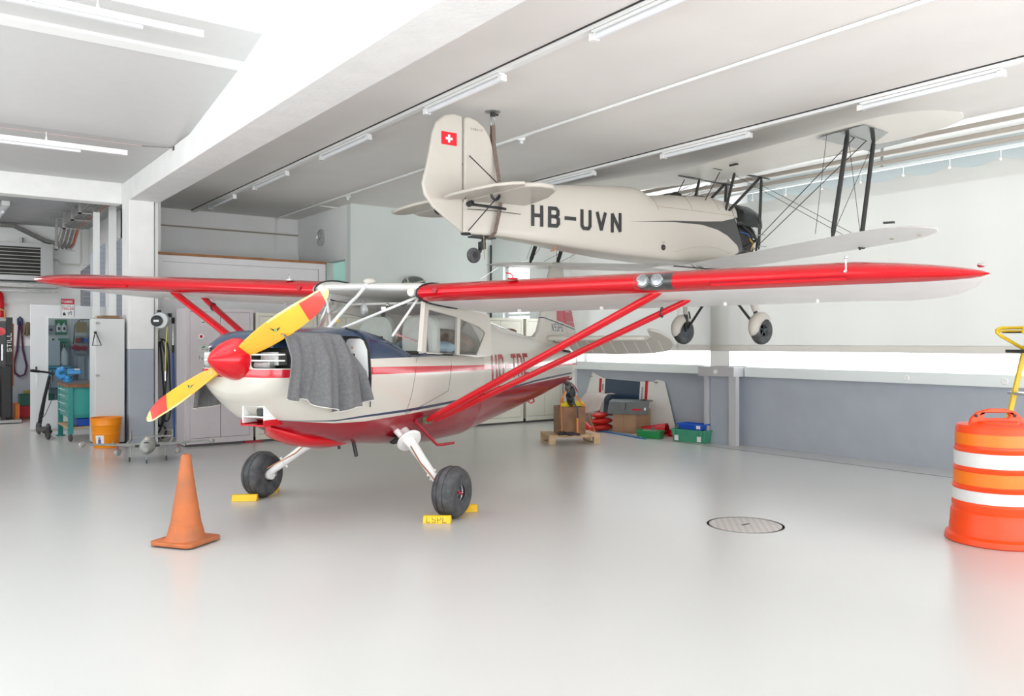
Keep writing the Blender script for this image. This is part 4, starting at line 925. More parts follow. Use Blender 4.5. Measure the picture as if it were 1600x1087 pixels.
# wool blanket draped over the engine (both sides)
def blanketm():
    m = mat('grey_felt', (.135, .135, .14), .95, noise=.0, col2=(.17, .17, .175), nscale=45, bump=.2, bscale=200); return m
BLK = blanketm(); EDGE = mat('frayed_pale_edge', (.6, .58, .55), .9)
def drape(side, x0, x1, zb, nx, folds, out, name, seed):
    rnd = random.Random(seed); NJ = 26; vs = []
    for i in range(nx + 1):
        x = x1 + (x0 - x1) * i / nx; q = i / nx
        ph = folds * 2 * math.pi * q
        zbot = zb(x)
        for j in range(NJ + 1):
            t = j / NJ
            if side < 0 and t < .28: k = t / .28; y = .16 + .26 * k; z = 1.50 - .04 * k
            elif t < .28: # over the top, under the hinged cowl panel
                k = t / .28; y = .20 + (.31 if side > 0 else .22) * k; z = 1.625 - .02 * k ** 2
            else:
                k = (t - .28) / .72; y = (.51 + .085 * min(1, k * 3) if side > 0 else .42 + .10 * min(1, k * 1.6)) + out * k; z = (1.60 if side > 0 else 1.46) - .03 * min(1, k * 2.5) - ((1.57 if side > 0 else 1.43) - zbot) * k
            if side > 0 and x < .80: z = zbot + (z - zbot) * (1 - 1.25 * (.80 - x)); y -= .35 * (.80 - x) * (1 - t)
            amp = (.010 + .075 * max(0, t - .28))
            f = math.sin(ph + .9 * math.sin(2 * q * math.pi + seed)) + .45 * math.sin(2.3 * ph + 1.7 + t * 1.2)
            y += amp * f; z += .012 * math.sin(ph * 1.3 + 2) * max(0, t - .5) * 2
            x_ = x + .015 * math.sin(ph + 1.2) * t + (.17 * t * max(0, (x - .75) / .69) if side > 0 else 0)
            vs.append((x_, side * y, z))
    m = MB(); m.v = vs; m.f = [(i * (NJ + 1) + j, (i + 1) * (NJ + 1) + j, (i + 1) * (NJ + 1) + j + 1, i * (NJ + 1) + j + 1) for i in range(nx) for j in range(NJ)]; m.m = [0] * len(m.f)
    return m, vs, NJ
bl = empty('blanket', root_matrix(HW) @ Vector((.9, .5, 1.6)), R(207.4), 'grey felt blanket draped over the open engine bay of the high-wing aeroplane', 'blanket')
def to_local_of_hw(mb): mb.v = [tuple(root_matrix(HW) @ Vector(v)) for v in mb.v]; return mb
for side, x0, x1, zf, fo, out, sd in ((1, .56, 1.44, lambda x: 1.13 - .11 * min(1, (1.44 - x) / .4) - .03 * math.sin(x * 9), 3.0, .02, 1), (-1, .95, 1.33, lambda x: .99 + .10 * (1.33 - x), 1.2, .10, 4)):
    m, vs, NJ = drape(side, x0, x1, zf, 60, fo, out, 'b', sd)
    o = to_local_of_hw(m).build('blanket_drape', BLK, bl, sharp=180, world=True, solid=.006)
    ed = [root_matrix(HW) @ Vector(vs[i * (NJ + 1) + NJ]) for i in range(61)]
    MB().tube(ed, .0045, 6).build('blanket_edge', EDGE, bl, world=True)
# wheel chocks
CH = mat('yellow_chock', (.88, .52, .01), .45, noise=.08, nscale=20)
def chock(loc, rz, lab, text=None):
    prof = [(-.055, 0), (.055, 0), (.02, .062), (-.02, .062)]
    L = .24
    m = MB().loft([[Vector((s_ * L / 2, u, v)) for u, v in prof] for s_ in (-1, 1)])
    o = m.build('wheel_chock', CH, None, bevel=.006); o.location = loc; o.rotation_euler = (0, 0, rz); tag(o, lab, 'wheel chock')
    if text:
        q = MB(); strokes(q, text, .034, .045, .012, .0045, lambda u, v: (-.088 + u, -.0555 + .0357 * (.01 + v) / .062 - .0012, .008 + v)); q.build('chock_letters', DARK, o, smooth=False)
    return o
LW = root_matrix(HW)
chock((2.66, 8.05, 0), R(-31), 'yellow wheel chock in front of the left-hand tyre in the picture')
chock((3.01, 8.42, 0), R(-31), 'yellow wheel chock behind the left-hand tyre, mostly hidden by it')
chock((3.67, 6.10, 0), R(-39), 'yellow wheel chock lettered LSPL in front of the right-hand tyre', 'LSPL')
chock((4.11, 6.36, 0), R(-28), 'yellow wheel chock behind the right-hand tyre')
# ---------------------------------------------------------------- the hanging ivory biplane (nose towards the window wall, +X)
BP = empty('biplane', (7.6, 7.35, 2.55), 0, 'ivory biplane lettered HB-UVN hanging from the ceiling by its tail strap', 'aeroplane')
bw = dict(world=True)
BY0 = 7.35
BZB = [(4.72, 2.69), (5.2, 2.69), (6.0, 2.63), (6.8, 2.575), (7.6, 2.55), (8.3, 2.57), (8.7, 2.64), (8.95, 2.74)]
BZT = [(4.72, 3.02), (5.0, 3.17), (5.4, 3.28), (6.2, 3.37), (7.15, 3.45), (7.25, 3.42), (7.33, 3.36), (8.0, 3.44), (8.6, 3.47), (8.95, 3.44)]
BWD = [(4.72, .035), (5.2, .10), (6.0, .21), (6.8, .29), (7.4, .335), (8.3, .35), (8.95, .34)]
def bsec(x, n=44):
    w, zb, zt = interp(x, BWD), interp(x, BZB), interp(x, BZT); zc = zb + (zt - zb) * .52; P = []
    for k in range(n):
        a = 2 * math.pi * k / n; ca, sa = math.cos(a), math.sin(a); e = 2.3 if sa > 0 else 11
        ww = w * (1 - .10 * max(0, -sa))
        zz = zc + (zt - zc if sa > 0 else zc - zb) * math.copysign(abs(sa) ** (2 / e), sa); so = -.22 * max(0, min(1, (zz - 2.75) / .45)) * max(0, min(1, (x - 8.3) / .65))
        P.append(Vector((x + so, BY0 + ww * math.copysign(abs(ca) ** (2 / e), ca), zc + (zt - zc if sa > 0 else zc - zb) * math.copysign(abs(sa) ** (2 / e), sa))))
    return P
def bp_side(x, z):
    w, zb, zt = interp(x, BWD), interp(x, BZB), interp(x, BZT); zc = zb + (zt - zb) * .52; e = 2.3 if z > zc else 11
    t = min(1, abs(z - zc) / ((zt - zc) if z > zc else (zc - zb))); return BY0 - w * (1 - t ** e) ** (1 / e) * (1 - (.1 * t ** 5.5 if z < zc else 0))
def bip_livery():
    m = mat('biplane_livery', (.56, .52, .465), .38, noise=.03, coat=.25); nt = m.node_tree; b = nt.nodes['Principled BSDF']
    tc = nt.nodes.new('ShaderNodeTexCoord'); sp_ = nt.nodes.new('ShaderNodeSeparateXYZ'); nt.links.new(tc.outputs['Object'], sp_.inputs[0])
    # object coordinates are relative to the biplane's origin (7.6, 7.35, 2.55)
    x, z = sp_.outputs['X'], sp_.outputs['Z']; f = lambda pts: fcurve(nt, x, [(a - 7.6, b - 2.55) for a, b in pts], -1, 1.5, -.2, 1.1)
    up = f([(6.9, 2.975), (7.6, 3.04), (8.2, 3.08), (8.5, 3.11), (8.75, 3.17), (9.0, 3.22)]); lo = f([(6.9, 2.973), (7.6, 3.022), (8.1, 3.03), (8.4, 2.99), (8.6, 2.93), (8.8, 2.82), (8.93, 2.66), (9.0, 2.55)])
    g = mth(nt, 'MULTIPLY', mth(nt, 'LESS_THAN', z, up), mth(nt, 'GREATER_THAN', z, lo)); g = mth(nt, 'MULTIPLY', g, mth(nt, 'GREATER_THAN', x, -.7))
    mx = nt.nodes.new('ShaderNodeMix'); mx.data_type = 'RGBA'; nt.links.new(g, mx.inputs['Factor']); mx.inputs['A'].default_value = (.56, .52, .465, 1); mx.inputs['B'].default_value = (.05, .05, .05, 1)
    nt.links.new(mx.outputs['Result'], b.inputs['Base Color']); return m
BL = bip_livery()
XB = [4.72, 4.9, 5.2, 5.6, 6.0, 6.4, 6.8, 7.1, 7.2, 7.28, 7.36, 7.6, 7.9, 8.2, 8.4, 8.6, 8.8, 8.95]
body_b = MB().loft([bsec(x) for x in XB]).build('fuselage', BL, BP, sharp=50, **bw)
cc = [MB().cyl((x, BY0, 3.10), (x, BY0, 3.7), .145, 28).build('cutter', DARK) for x in (7.98, 8.46)]
# the cutters work in the fuselage's own space
for c in cc: c.data.transform(root_matrix(BP).inverted())
boolean(body_b, cc); body_b.data.set_sharp_from_angle(angle=R(45))
for x in (7.98, 8.46):
    MB().tube([(x + .148 * math.cos(a), BY0 + .148 * math.sin(a), 3.44 - .035 * math.sin(a) ** 2 + (x - 7.98) * .05) for a in [2 * math.pi * i / 28 for i in range(28)]], .007, 8, closed=True).build('cockpit_coaming', BLACK, BP, **bw)
    rg = []
    m = MB(); vs = []
    for i in range(9):
        a = R(-70 + 140 * i / 8); vs += [(x + .16 + .05 * math.cos(a) - .05, BY0 + .17 * math.sin(a), 3.44), (x + .13, BY0 + .14 * math.sin(a), 3.58 - .02 * abs(math.sin(a)))]
    m.add(vs, [(2 * i, 2 * i + 2, 2 * i + 3, 2 * i + 1) for i in range(8)]); m.build('windscreen', PGLASS, BP, **bw)
    MB().sphere((x + .02, BY0, 3.43), .085, 8, sc=(1.1, .8, .65)).build('headrest_pad', BLACK, BP, **bw)
# deck panel seams
seamm = mat('brown_seam', (.38, .30, .18), .6)
for x in (7.36, 7.95, 8.55):
    s_ = bsec(x); MB().tube([p + (p - Vector((x, BY0, 3.0))).normalized() * .001 for p in s_[3:20]], .003, 5).build('panel_seam', seamm, BP, **bw)
MB().tube([(x, bp_side(x, 3.20) - .001, 3.20) for x in (7.38, 7.8, 8.2, 8.6, 8.8)], .0025, 5).build('panel_seam', seamm, BP, **bw)
# registration
glyphs('HB-UVN', .155, .235, .060, .042, lambda u, v: (5.53 + u, bp_side(5.53 + u, 2.825 + v) - .006, 2.825 + v), 'registration_letter', BLACK, BP, **bw)
m = MB().lathe([(.036, 0), (.034, .006), (0, .007)], (7.42, bp_side(7.42, 2.70) + .001, 2.70), (0, -1, 0), 24, mi=0).lathe([(.013, .006), (0, .009)], (7.42, bp_side(7.42, 2.70) + .001, 2.70), (0, -1, 0), 16, mi=1)
m.build('filler_cap', [BLACK, DRED], BP, **bw)
m = MB(); strokes(m, 'FILL', .011, .014, .004, .003, lambda u, v: (7.395 + u, bp_side(7.42, 2.76) - .003, 2.755 + v)); m.build('filler_lettering', DRED, BP, **bw)
for i in range(24):
    pass
m = MB(); 
for i in range(22):
    t = i / 21; x = 7.62 + 1.05 * t; z = 2.66 + .10 * math.sin(math.pi * t * .85); m.cbox((x, bp_side(x, z) - .001, z), (.008, .004, .008))
m.build('rivet_line', seamm, BP, **bw)['kind'] = 'stuff'
# open engine bay: firewall, black nose shell, tube frame, pipes
MB().loft([[Vector((p.x + .002 + .018 * x, BY0 + (p.y - BY0) * .98, p.z)) for p in bsec(8.95)] for x in (0, 1)]).build('firewall', BLACK, BP, **bw)
m = MB(); n = 18; vs = []
for x, sc in ((8.80, 1.02), (9.05, 1.05), (9.30, 1.03), (9.46, .90)):
    for k in range(n + 1):
        a = math.pi * (.03 + .94 * k / n); vs.append((x + (0 if x < 8.9 else -.10 * (1 - math.sin(a))), BY0 + .335 * sc * math.cos(a), 3.05 + .36 * sc * math.sin(a)))
m.add(vs, [(i * (n + 1) + k, i * (n + 1) + k + 1, (i + 1) * (n + 1) + k + 1, (i + 1) * (n + 1) + k) for i in range(3) for k in range(n)])
m.build('nose_cowl_shell', mat('glossy_black', (.018, .02, .02), .32, spec=.3), BP, solid=.006, **bw)
ivs = MB(); vs = []
for x in (8.72, 8.90):
    for k in range(n + 1):
        a = math.pi * (.1 + .8 * k / n); vs.append((x - (.0 if x < 8.8 else .12 * (1 - math.sin(a))), BY0 + .345 * math.cos(a), 3.07 + .37 * math.sin(a)))
ivs.add(vs, [(k, k + 1, n + 2 + k, n + 1 + k) for k in range(n)]); ivs.build('deck_lip', IVORY, BP, solid=.004, **bw)
frame = [((8.95, -.30, 3.1), (9.45, -.16, 2.95)), ((8.95, .30, 3.1), (9.45, .16, 2.95)), ((8.95, -.28, 2.78), (9.45, -.16, 2.95)), ((8.95, .28, 2.78), (9.45, .16, 2.95)), ((8.95, -.28, 2.78), (9.42, -.16, 2.74)), ((8.95, .28, 2.78), (9.42, .16, 2.74)), ((9.45, -.16, 2.95), (9.42, -.16, 2.74)), ((9.45, -.16, 2.95), (9.45, .16, 2.95)), ((9.42, -.16, 2.74), (9.42, .16, 2.74)), ((8.95, -.30, 3.3), (9.45, -.16, 2.95))]
for a, b_ in frame: MB().cyl((a[0], BY0 + a[1], a[2]), (b_[0], BY0 + b_[1], b_[2]), .014, 8).build('engine_mount_tube', BLACK, BP, **bw)
MB().cbox((9.14, BY0, 2.95), (.30, .44, .38)).cyl((9.1, BY0 - .16, 3.0), (9.26, BY0 - .16, 3.0), .05, 12).build('accessory_box', DARK, BP, bevel=.01, **bw)
MB().tube([(8.97, BY0 - .25, 3.02), (9.1, BY0 - .27, 3.0), (9.25, BY0 - .2, 2.96)], .008, 6).build('blue_hose', mat('blue_hose', (.02, .12, .4), .5), BP, **bw)
MB().tube([(9.2, BY0 - .2, 2.98), (9.26, BY0 - .24, 2.88), (9.24, BY0 - .2, 2.76)], .011, 6).build('orange_wire', mat('ochre_wire', (.6, .35, .05), .5), BP, **bw)
MB().tube([(8.96, BY0 - .3, 3.18), (9.15, BY0 - .29, 3.1), (9.3, BY0 - .25, 3.03)], .007, 6).tube([(9.3, BY0 - .1, 3.05), (9.4, BY0 - .14, 2.9), (9.36, BY0 - .12, 2.7)], .012, 6).build('grey_hose', ALU, BP, **bw)
# fin and rudder
FINB = mat('ivory_fin', (.56, .52, .465), .42, noise=.03, coat=.2)
fb = [(4.735, 2.95), (4.74, 3.92), (4.80, 3.935), (4.90, 3.915), (4.99, 3.86), (5.07, 3.76), (5.12, 3.62), (5.15, 3.45), (5.19, 3.25), (5.22, 3.15), (5.20, 3.0)]
rb = [(4.72, 2.70), (4.72, 3.925), (4.62, 3.94), (4.50, 3.91), (4.40, 3.82), (4.355, 3.70), (4.32, 3.5), (4.27, 3.3), (4.235, 3.17), (4.26, 3.06), (4.36, 2.94)]
def yplate(name, prof, th, mt, y=BY0, **k): return MB().poly([prof], lambda u, v: (u, y - th / 2, v), 0, (0, th, 0)).build(name, mt, BP, segs=3, bevel=th * .4, sharp=40, **bw, **k)
fo = yplate('tail_fin', fb, .05, FINB); ro = yplate('rudder', rb, .045, FINB)
fx_, fz_ = 4.45, 3.575
Y_ = BY0 - .0235
m = MB().poly([[(4.455, 3.60), (4.645, 3.60), (4.645, 3.735), (4.455, 3.735)]], lambda u, v: (u, Y_, v), 0).build('red_flag', mat('flag_red', (.72, .008, .02), .4), ro, smooth=False, world=False)
m.data.transform(root_matrix(BP).inverted())
cxx, czz = 4.55, 3.6675; a, b_ = .013, .042
m = MB().poly([[(cxx - a, czz - b_), (cxx + a, czz - b_), (cxx + a, czz - a), (cxx + b_, czz - a), (cxx + b_, czz + a), (cxx + a, czz + a), (cxx + a, czz + b_), (cxx - a, czz + b_), (cxx - a, czz + a), (cxx - b_, czz + a), (cxx - b_, czz - a), (cxx - a, czz - a)]], lambda u, v: (u, Y_ - .001, v), 0).build('white_cross', PAPER, ro, smooth=False)
m.data.transform(root_matrix(BP).inverted())
m = MB(); strokes(m, 'CASA', .016, .022, .008, .0035, lambda u, v: (4.82 + u, BY0 - .0265, 3.80 + v)); strokes(m, '1131', .016, .022, .006, .002, lambda u, v: (4.925 + u, BY0 - .0265, 3.80 + v))
o = m.build('fin_lettering', BLACK, fo, smooth=False); o.data.transform(root_matrix(BP).inverted())
m = MB()
for i in range(9): m.cbox((4.731, BY0 - .024, 2.8 + i * .13), (.008, .003, .06))
o = m.build('hinge_tape', mat('tape', (.45, .42, .37), .7), ro, smooth=False); o.data.transform(root_matrix(BP).inverted()); o['kind'] = 'stuff'
# tailplane: flat, slightly raised, with elevators
SZ = 3.06
for s_ in (-1, 1):
    K_ = .90 if s_ < 0 else 1.0; sb = [(u, v * K_) for u, v in [(4.78, .03), (4.78, 1.14), (4.92, 1.24), (5.08, 1.22), (5.20, 1.10), (5.36, .75), (5.45, .35), (5.48, .03)]]
    MB().poly([sb], lambda u, v: (u, BY0 + s_ * v, SZ - .02), 0, (0, 0, .045)).build('tailplane', IVORY, BP, bevel=.018, segs=3, **bw)
    eb = [(u, v * K_) for u, v in [(4.76, .12), (4.76, 1.16), (4.72, 1.24), (4.60, 1.22), (4.46, 1.08), (4.40, .8), (4.37, .4), (4.40, .18), (4.50, .08)]]
    e_ = MB().poly([eb], lambda u, v: (u, BY0 + s_ * v, SZ - .015 - (4.76 - u) * .10), 0, (0, 0, .032)).build('elevator', IVORY, BP, bevel=.012, segs=3, **bw)
    MB().tube([(4.77 + .05 * math.cos(a), BY0 + s_ * .55 + .0, SZ - .03 - .05 * math.sin(a)) for a in [math.pi * i / 10 for i in range(11)]], .014, 8).build('elevator_hinge_horn', BLACK, BP, **bw)
    MB().tube([(4.80, BY0 + s_ * .03, 3.52), (4.82, BY0 + s_ * .62, SZ + .02)], .006, 6).build('bracing_wire', BLACK, BP, **bw)
    MB().tube([(4.78, BY0 + s_ * .03, 2.72), (4.80, BY0 + s_ * .58, SZ - .03)], .006, 6).build('bracing_wire', BLACK, BP, **bw)
    MB().tube([(4.60, BY0 + s_ * .25, SZ - .05), (4.64, BY0 + s_ * .22, SZ + .0), (4.60, BY0 + s_ * .25, SZ + .04)], .006, 6).build('trim_clip', BLACK, BP, **bw)
MB().tube([(4.80, BY0 - .08, 3.0), (5.05, BY0 - .16, 2.98), (5.18, BY0 - .16, 2.975)], .014, 8).tube([(4.78, BY0 - .03, 3.0), (4.80, BY0 - .09, 3.02)], .03, 8).build('elevator_push_rod', BLACK, BP, **bw)
MB().tube([(4.73, BY0 - .1, 2.94), (5.0, BY0 - .12, 2.95), (5.35, BY0 - .20, 2.93)], .004, 5).build('rudder_cable', DARK, BP, **bw)
MB().lathe([(.0, -.012), (.05, -.01), (.055, 0), (.05, .012), (0, .014)], (4.76, BY0 - .02, 2.69), (0, 0, 1), 16).build('rudder_lower_bearing', BLACK, BP, **bw)
# tail wheel
MB().tube([(5.02, BY0, 2.68), (4.98, BY0, 2.60), (4.95, BY0, 2.52), (4.89, BY0, 2.47)], .022, 10).cbox((4.98, BY0, 2.585), (.06, .06, .08)).cbox((4.98, BY0, 2.67), (.3, .10, .015)).build('tailwheel_leg', BLACK, BP, **bw)
tyb = MB().lathe([(.03, -.028), (.07, -.026), (.082, -.01), (.082, .01), (.07, .026), (.03, .028)], (4.86, BY0 - .02, 2.47), (0, 1, 0), 28).build('tailwheel_tyre', RUBBER, BP, **bw)
o = MB().lathe([(0, -.031), (.035, -.029), (.035, .029), (0, .031)], (4.86, BY0 - .02, 2.47), (0, 1, 0), 16).build('tailwheel_hub', DARK, tyb); o.data.transform(root_matrix(BP).inverted())
MB().tube([(4.92, BY0 - .12, 2.68), (4.93, BY0 - .12, 2.42)], .004, 5).build('earthing_wire', seamm, BP, **bw)
# wings
UPW = mat('cream_wing_fabric', (.86, .83, .77), .42, noise=.03, nscale=3)
def bwing(y0, y1, x_root, sweep, zr, zt, chord, name):
    s_ = 1 if y1 > y0 else -1; L = abs(y1 - y0); st = []
    for q in [0, .1, .25, .4, .55, .7, .8, .86, .91, .95, .98, 1.0]:
        c = chord; off = 0
        if q > .80:
            k = (q - .8) / .2; c = chord * max(.10, math.sqrt(max(0, 1 - k ** 2.2))); off = (chord - c) * .42
        y = y0 + s_ * L * q; st.append((y, x_root - sweep * L * q - off, c, zr + (zt - zr) * q, .095))
    return wing_mesh(st, 0).build(name, [FABW if 'lower' in name else UPW] * 2, BP, sharp=50, **bw)
WL = .19
bwing(BY0 - .30, 3.78, 8.80, .27, 2.52, 2.58, .94, 'lower_wing'); bwing(BY0 + .30, 10.75, 8.80, .27, 2.52, 2.76, .94, 'lower_wing')
bwing(BY0, 3.80, 9.14, WL, 3.80, 3.72, .98, 'upper_wing'); bwing(BY0, 10.90, 9.14, WL, 3.80, 3.88, .98, 'upper_wing')
BS_ = mat('black_strut', (.02, .02, .02), .4)
def flat_strut(a, b_, c_, t_, nm='interplane_strut', mt=None):
    a, b_ = Vector(a), Vector(b_); d = (b_ - a).normalized(); e = Vector((1, 0, 0)); e = (e - d * e.dot(d)).normalized(); f = d.cross(e); rings = []
    for q, sc_ in ((0, .5), (.06, 1), (.94, 1), (1, .5)):
        rings.append([a.lerp(b_, q) + e * c_ * sc_ * math.cos(2 * math.pi * k / 14) + f * t_ * sc_ * math.sin(2 * math.pi * k / 14) for k in range(14)])
    return MB().loft(rings).build(nm, mt or BS_, BP, sharp=60, **bw)
wire = lambda a, b_, r=.0032, nm='bracing_wire': MB().tube([a, b_], r, 5).build(nm, BS_, BP, **bw)
MIR = mat('grey_reflective_sheet', (.26, .27, .26), .12, .75)
for s_, yb, yt, zb_, zt_ in ((-1, 4.82, 4.92, 2.60, 3.735), (1, 9.85, 9.8, 2.74, 3.86)):
    dx = abs(yt - BY0) * WL; xt = 9.14 - dx; dxl = (abs(yb - BY0) - .3) * WL; xl = 8.80 - (abs(yb - BY0) - .3) * .27
    flat_strut((xt - .70, yt, zt_ + .02), (xl - .66, yb, zb_), .034, .018); flat_strut((xt - .20, yt + .03 * s_ * 0, zt_ + .02), (xl - .14, yb, zb_), .034, .018)
    wire((xt - .70, yt, zt_), (xl - .14, yb, zb_ + .02)); wire((xt - .20, yt, zt_), (xl - .66, yb, zb_ + .02))
    for a, b_ in ((.35, .12), (.12, .35)): wire((xt - .2 - a, yt, zt_), (8.75 if a > .2 else 8.85, BY0 + s_ * .3, 2.56), .005)
    wire((xl - .4, yb, zb_ + .03), (8.75, BY0 + s_ * .33, 3.74)); wire((xl - .1, yb, zb_ + .03), (9.0, BY0 + s_ * .33, 3.74)); wire((xt - .85, yt - s_ * .15, zt_), (xl - .8, yb - s_ * .1, zb_ + .04), .003, 'stay_wire')
    if s_ < 0:
        m = MB(); pts = [(xt + .10 - .02, yt - .32), (xt + .10 + .08, yt + .28), (xt - .92 + .08, yt + .28), (xt - .92 - .02, yt - .32)]
        m.poly([pts], lambda u, v: (u, v, zt_ - .012), 0, (0, 0, .004)).build('strut_fairing_sheet', MIR, BP, smooth=False, **bw)
    MB().tube([(xl - .2, yb, zb_ - .02), (xl - .16, yb, zb_ - .08), (xl - .08, yb, zb_ - .02)], .013, 6).sphere((xl - .10, yb, zb_ - .05), .028, 6).build('strut_end_fitting', BS_, BP, **bw)
# cabane struts with top plates
for s_ in (-1, 1):
    y = BY0 + s_ * .30
    flat_strut((8.80, y, 3.785), (8.60, y, 3.22), .022, .014, 'cabane_strut'); flat_strut((9.34, y, 3.785), (8.62, y, 3.22), .022, .014, 'cabane_strut'); flat_strut((9.36, y, 3.785), (9.30, y + 0, 2.80), .026, .016, 'cabane_strut')
    MB().poly([[(8.38, -.01), (8.8, -.04), (9.02, .0), (8.8, .04), (8.38, .01)]], lambda u, v: (u, y + v, 3.782), 0, (0, 0, .01)).build('cabane_plate', BS_, BP, **bw)
    MB().poly([[(8.92, -.01), (9.32, -.04), (9.55, .0), (9.32, .04), (8.92, .01)]], lambda u, v: (u, y + v, 3.775), 0, (0, 0, .01)).build('cabane_plate', BS_, BP, **bw)
    wire((8.50, y, 3.75), (8.22, y, 3.36), .006)
MB().cbox((8.28, BY0 - .7, 3.75), (.03, .12, .02)).build('grab_handle', BS_, BP, **bw)
MB().tube([(9.2, BY0 - .33, 2.98), (9.36, BY0 - .36, 3.0)], .008, 6).tube([(9.25, BY0 - .33, 2.84), (9.40, BY0 - .36, 2.84)], .006, 6).build('clamp_rod', STEEL, BP, **bw)
# wing markings
for y in (4.0, 4.3, 5.1): MB().cbox((7.85 - (5 - y) * .18, y, 2.548), (.05, .03, .003), rz=.3).build('drain_grommet', seamm, BP, smooth=False, **bw)
MB().cbox((7.05, 3.95, 2.612), (.05, .09, .015), rz=.3).build('black_tape', BLACK, BP, smooth=False, **bw)
# undercarriage with mudguards
for s_, yw in ((-1, 6.72), (1, 8.05)):
    hub = Vector((8.92, yw, 1.70)); ax = Vector((0, s_, 0)); lean = Vector((0, s_ * .05, 0))
    MB().tube([(8.75, BY0 + s_ * .22, 2.56), (8.85, yw - s_ * .10, 2.12), (8.89, yw - s_ * .06, 1.95)], [.07, .055, .045], 14, sx=.5).build('oleo_leg_fairing', IVORY, BP, **bw)
    MB().tube([(8.89, yw - s_ * .07, 1.97), (8.90, yw - s_ * .07, 1.80), (8.92, yw - s_ * .05, 1.70)], [.026, .03, .022], 10).tube([(8.92, yw - s_ * .1, 1.98), (8.95, yw - s_ * .1, 1.88)], .012, 6).build('oleo_leg', BS_, BP, **bw)
    flat_strut((8.85, BY0 - s_ * .10, 2.50), (8.92, yw - s_ * .08, 1.74), .022, .016, 'axle_brace')
    Rr, tw = .185, .06; prof = []
    for k in range(-10, 11):
        a = k / 10 * math.pi * .8; prof.append(((Rr - .06) + .06 * math.copysign(abs(math.cos(a)) ** .7, math.cos(a)), tw * math.sin(a)))
    ty = MB().lathe([(.07, -.03)] + prof + [(.07, .03)], hub, ax, 44).build('wheel_tyre', RUBBER, BP, sharp=60, **bw)
    o = MB().lathe([(0, -.045), (.075, -.04), (.085, -.02), (.085, .02), (.07, .03), (.03, .03), (.028, .055), (0, .057)], hub, ax, 30).build('wheel_hub', mat('dark_blue_grey_wheel', (.05, .065, .08), .45), ty); o.data.transform(root_matrix(BP).inverted())
    for k in range(5):
        a = 2 * math.pi * k / 5 + .3; o = MB().cbox(hub + ax * .035 + Vector((.05 * math.cos(a), 0, .05 * math.sin(a))), (.06, .016, .016), ry=-a).build('wheel_spoke', bpy.data.materials['dark_blue_grey_wheel'], ty); o.data.transform(root_matrix(BP).inverted())
    # mudguard: a curved shell over the rear and top of the tyre
    rings = []; N = 18
    for i in range(N + 1):
        a = R(35 + 165 * i / N); taper = math.sin(math.pi * min(1, max(0, (i + .6) / (N + 1.2)))) ** .35; ring = []
        for k in range(11):
            b2 = math.pi * k / 10; rr = .195 + .045 * math.sin(b2) * taper; ring.append(hub + Vector((rr * math.cos(a), 0, rr * math.sin(a))) - Vector((0, .088 * math.cos(b2) * taper, 0)) - Vector((math.cos(a), 0, math.sin(a))) * (.055 * (1 - math.sin(b2))))
        rings.append(ring)
    m = MB(); m.v = [tuple(p) for r_ in rings for p in r_]; m.f = [(i * 11 + k, i * 11 + k + 1, (i + 1) * 11 + k + 1, (i + 1) * 11 + k) for i in range(N) for k in range(10)]; m.m = [0] * len(m.f)
    m.build('mudguard', IVORY, BP, solid=.005, sharp=80, **bw)
MB().cbox((8.2, BY0 - .2, 2.50), (.9, .02, .012)).cbox((8.6, BY0 - .1, 2.505), (.3, .03, .02)).build('belly_bracket', BS_, BP, **bw)
MB().tube([(5.9, BY0 - .12, 2.63), (5.88, BY0 - .12, 2.58), (5.82, BY0 - .14, 2.57)], .010, 6).build('hand_grip', mat('terracotta', (.5, .2, .1), .5), BP, **bw)
# lifting strap and ceiling anchor
ST = mat('brown_webbing', (.20, .15, .12), .8, noise=.3, nscale=40)
an = empty('ceiling_anchor', (5.12, 7.35, ZC), 0, 'steel eye plate bolted to the ceiling above the biplane tail', 'anchor')
MB().lathe([(.085, 0), (.085, .010), (.0, .012)], (5.12, BY0, ZC), (0, 0, -1), 28).build('plate', STEEL, an, **bw)
MB().cyl((5.12, BY0, ZC - .01), (5.12, BY0, ZC - .06), .028, 12).cyl((5.14, BY0, ZC - .03), (5.19, BY0, ZC - .03), .012, 8).build('bolt_head', DARK, an, **bw)
MB().tube([(5.12 + .03 * math.cos(a), BY0, ZC - .11 + .055 * math.sin(a)) for a in [2 * math.pi * i / 16 for i in range(16)]], .009, 8, closed=True).build('shackle', STEEL, an, **bw)
sr = empty('lifting_strap', (5.12, BY0, 3.9), 0, 'brown webbing strap looped under the biplane tail and hung from the ceiling anchor', 'strap')
def ribbon(pts, wdir, w, th, nm, mt, par):
    P = [Vector(p) for p in pts]; wd = Vector(wdir).normalized(); rings = []
    for i, p in enumerate(P):
        d = (P[min(i + 1, len(P) - 1)] - P[max(0, i - 1)]).normalized(); sd = (wd - d * wd.dot(d)).normalized(); up = sd.cross(d)
        rings.append([p + sd * w / 2 + up * th / 2, p - sd * w / 2 + up * th / 2, p - sd * w / 2 - up * th / 2, p + sd * w / 2 - up * th / 2])
    return MB().loft(rings).build(nm, mt, par, sharp=30, world=True)
ribbon([(5.12, BY0 - .015, ZC - .15), (5.12, BY0 - .025, 3.68), (5.13, BY0 - .15, 3.10), (5.11, BY0 - .145, 2.95), (5.06, BY0 - .13, 2.72), (5.03, BY0 - .08, 2.665), (5.02, BY0, 2.655)], (1, 0, .15), .045, .005, 'strap_side', ST, sr)
ribbon([(5.12, BY0 + .015, ZC - .15), (5.12, BY0 + .025, 3.68), (5.13, BY0 + .15, 3.10), (5.11, BY0 + .145, 2.95), (5.06, BY0 + .13, 2.72), (5.03, BY0 + .08, 2.665), (5.02, BY0, 2.655)], (1, 0, .15), .045, .005, 'strap_side', ST, sr)
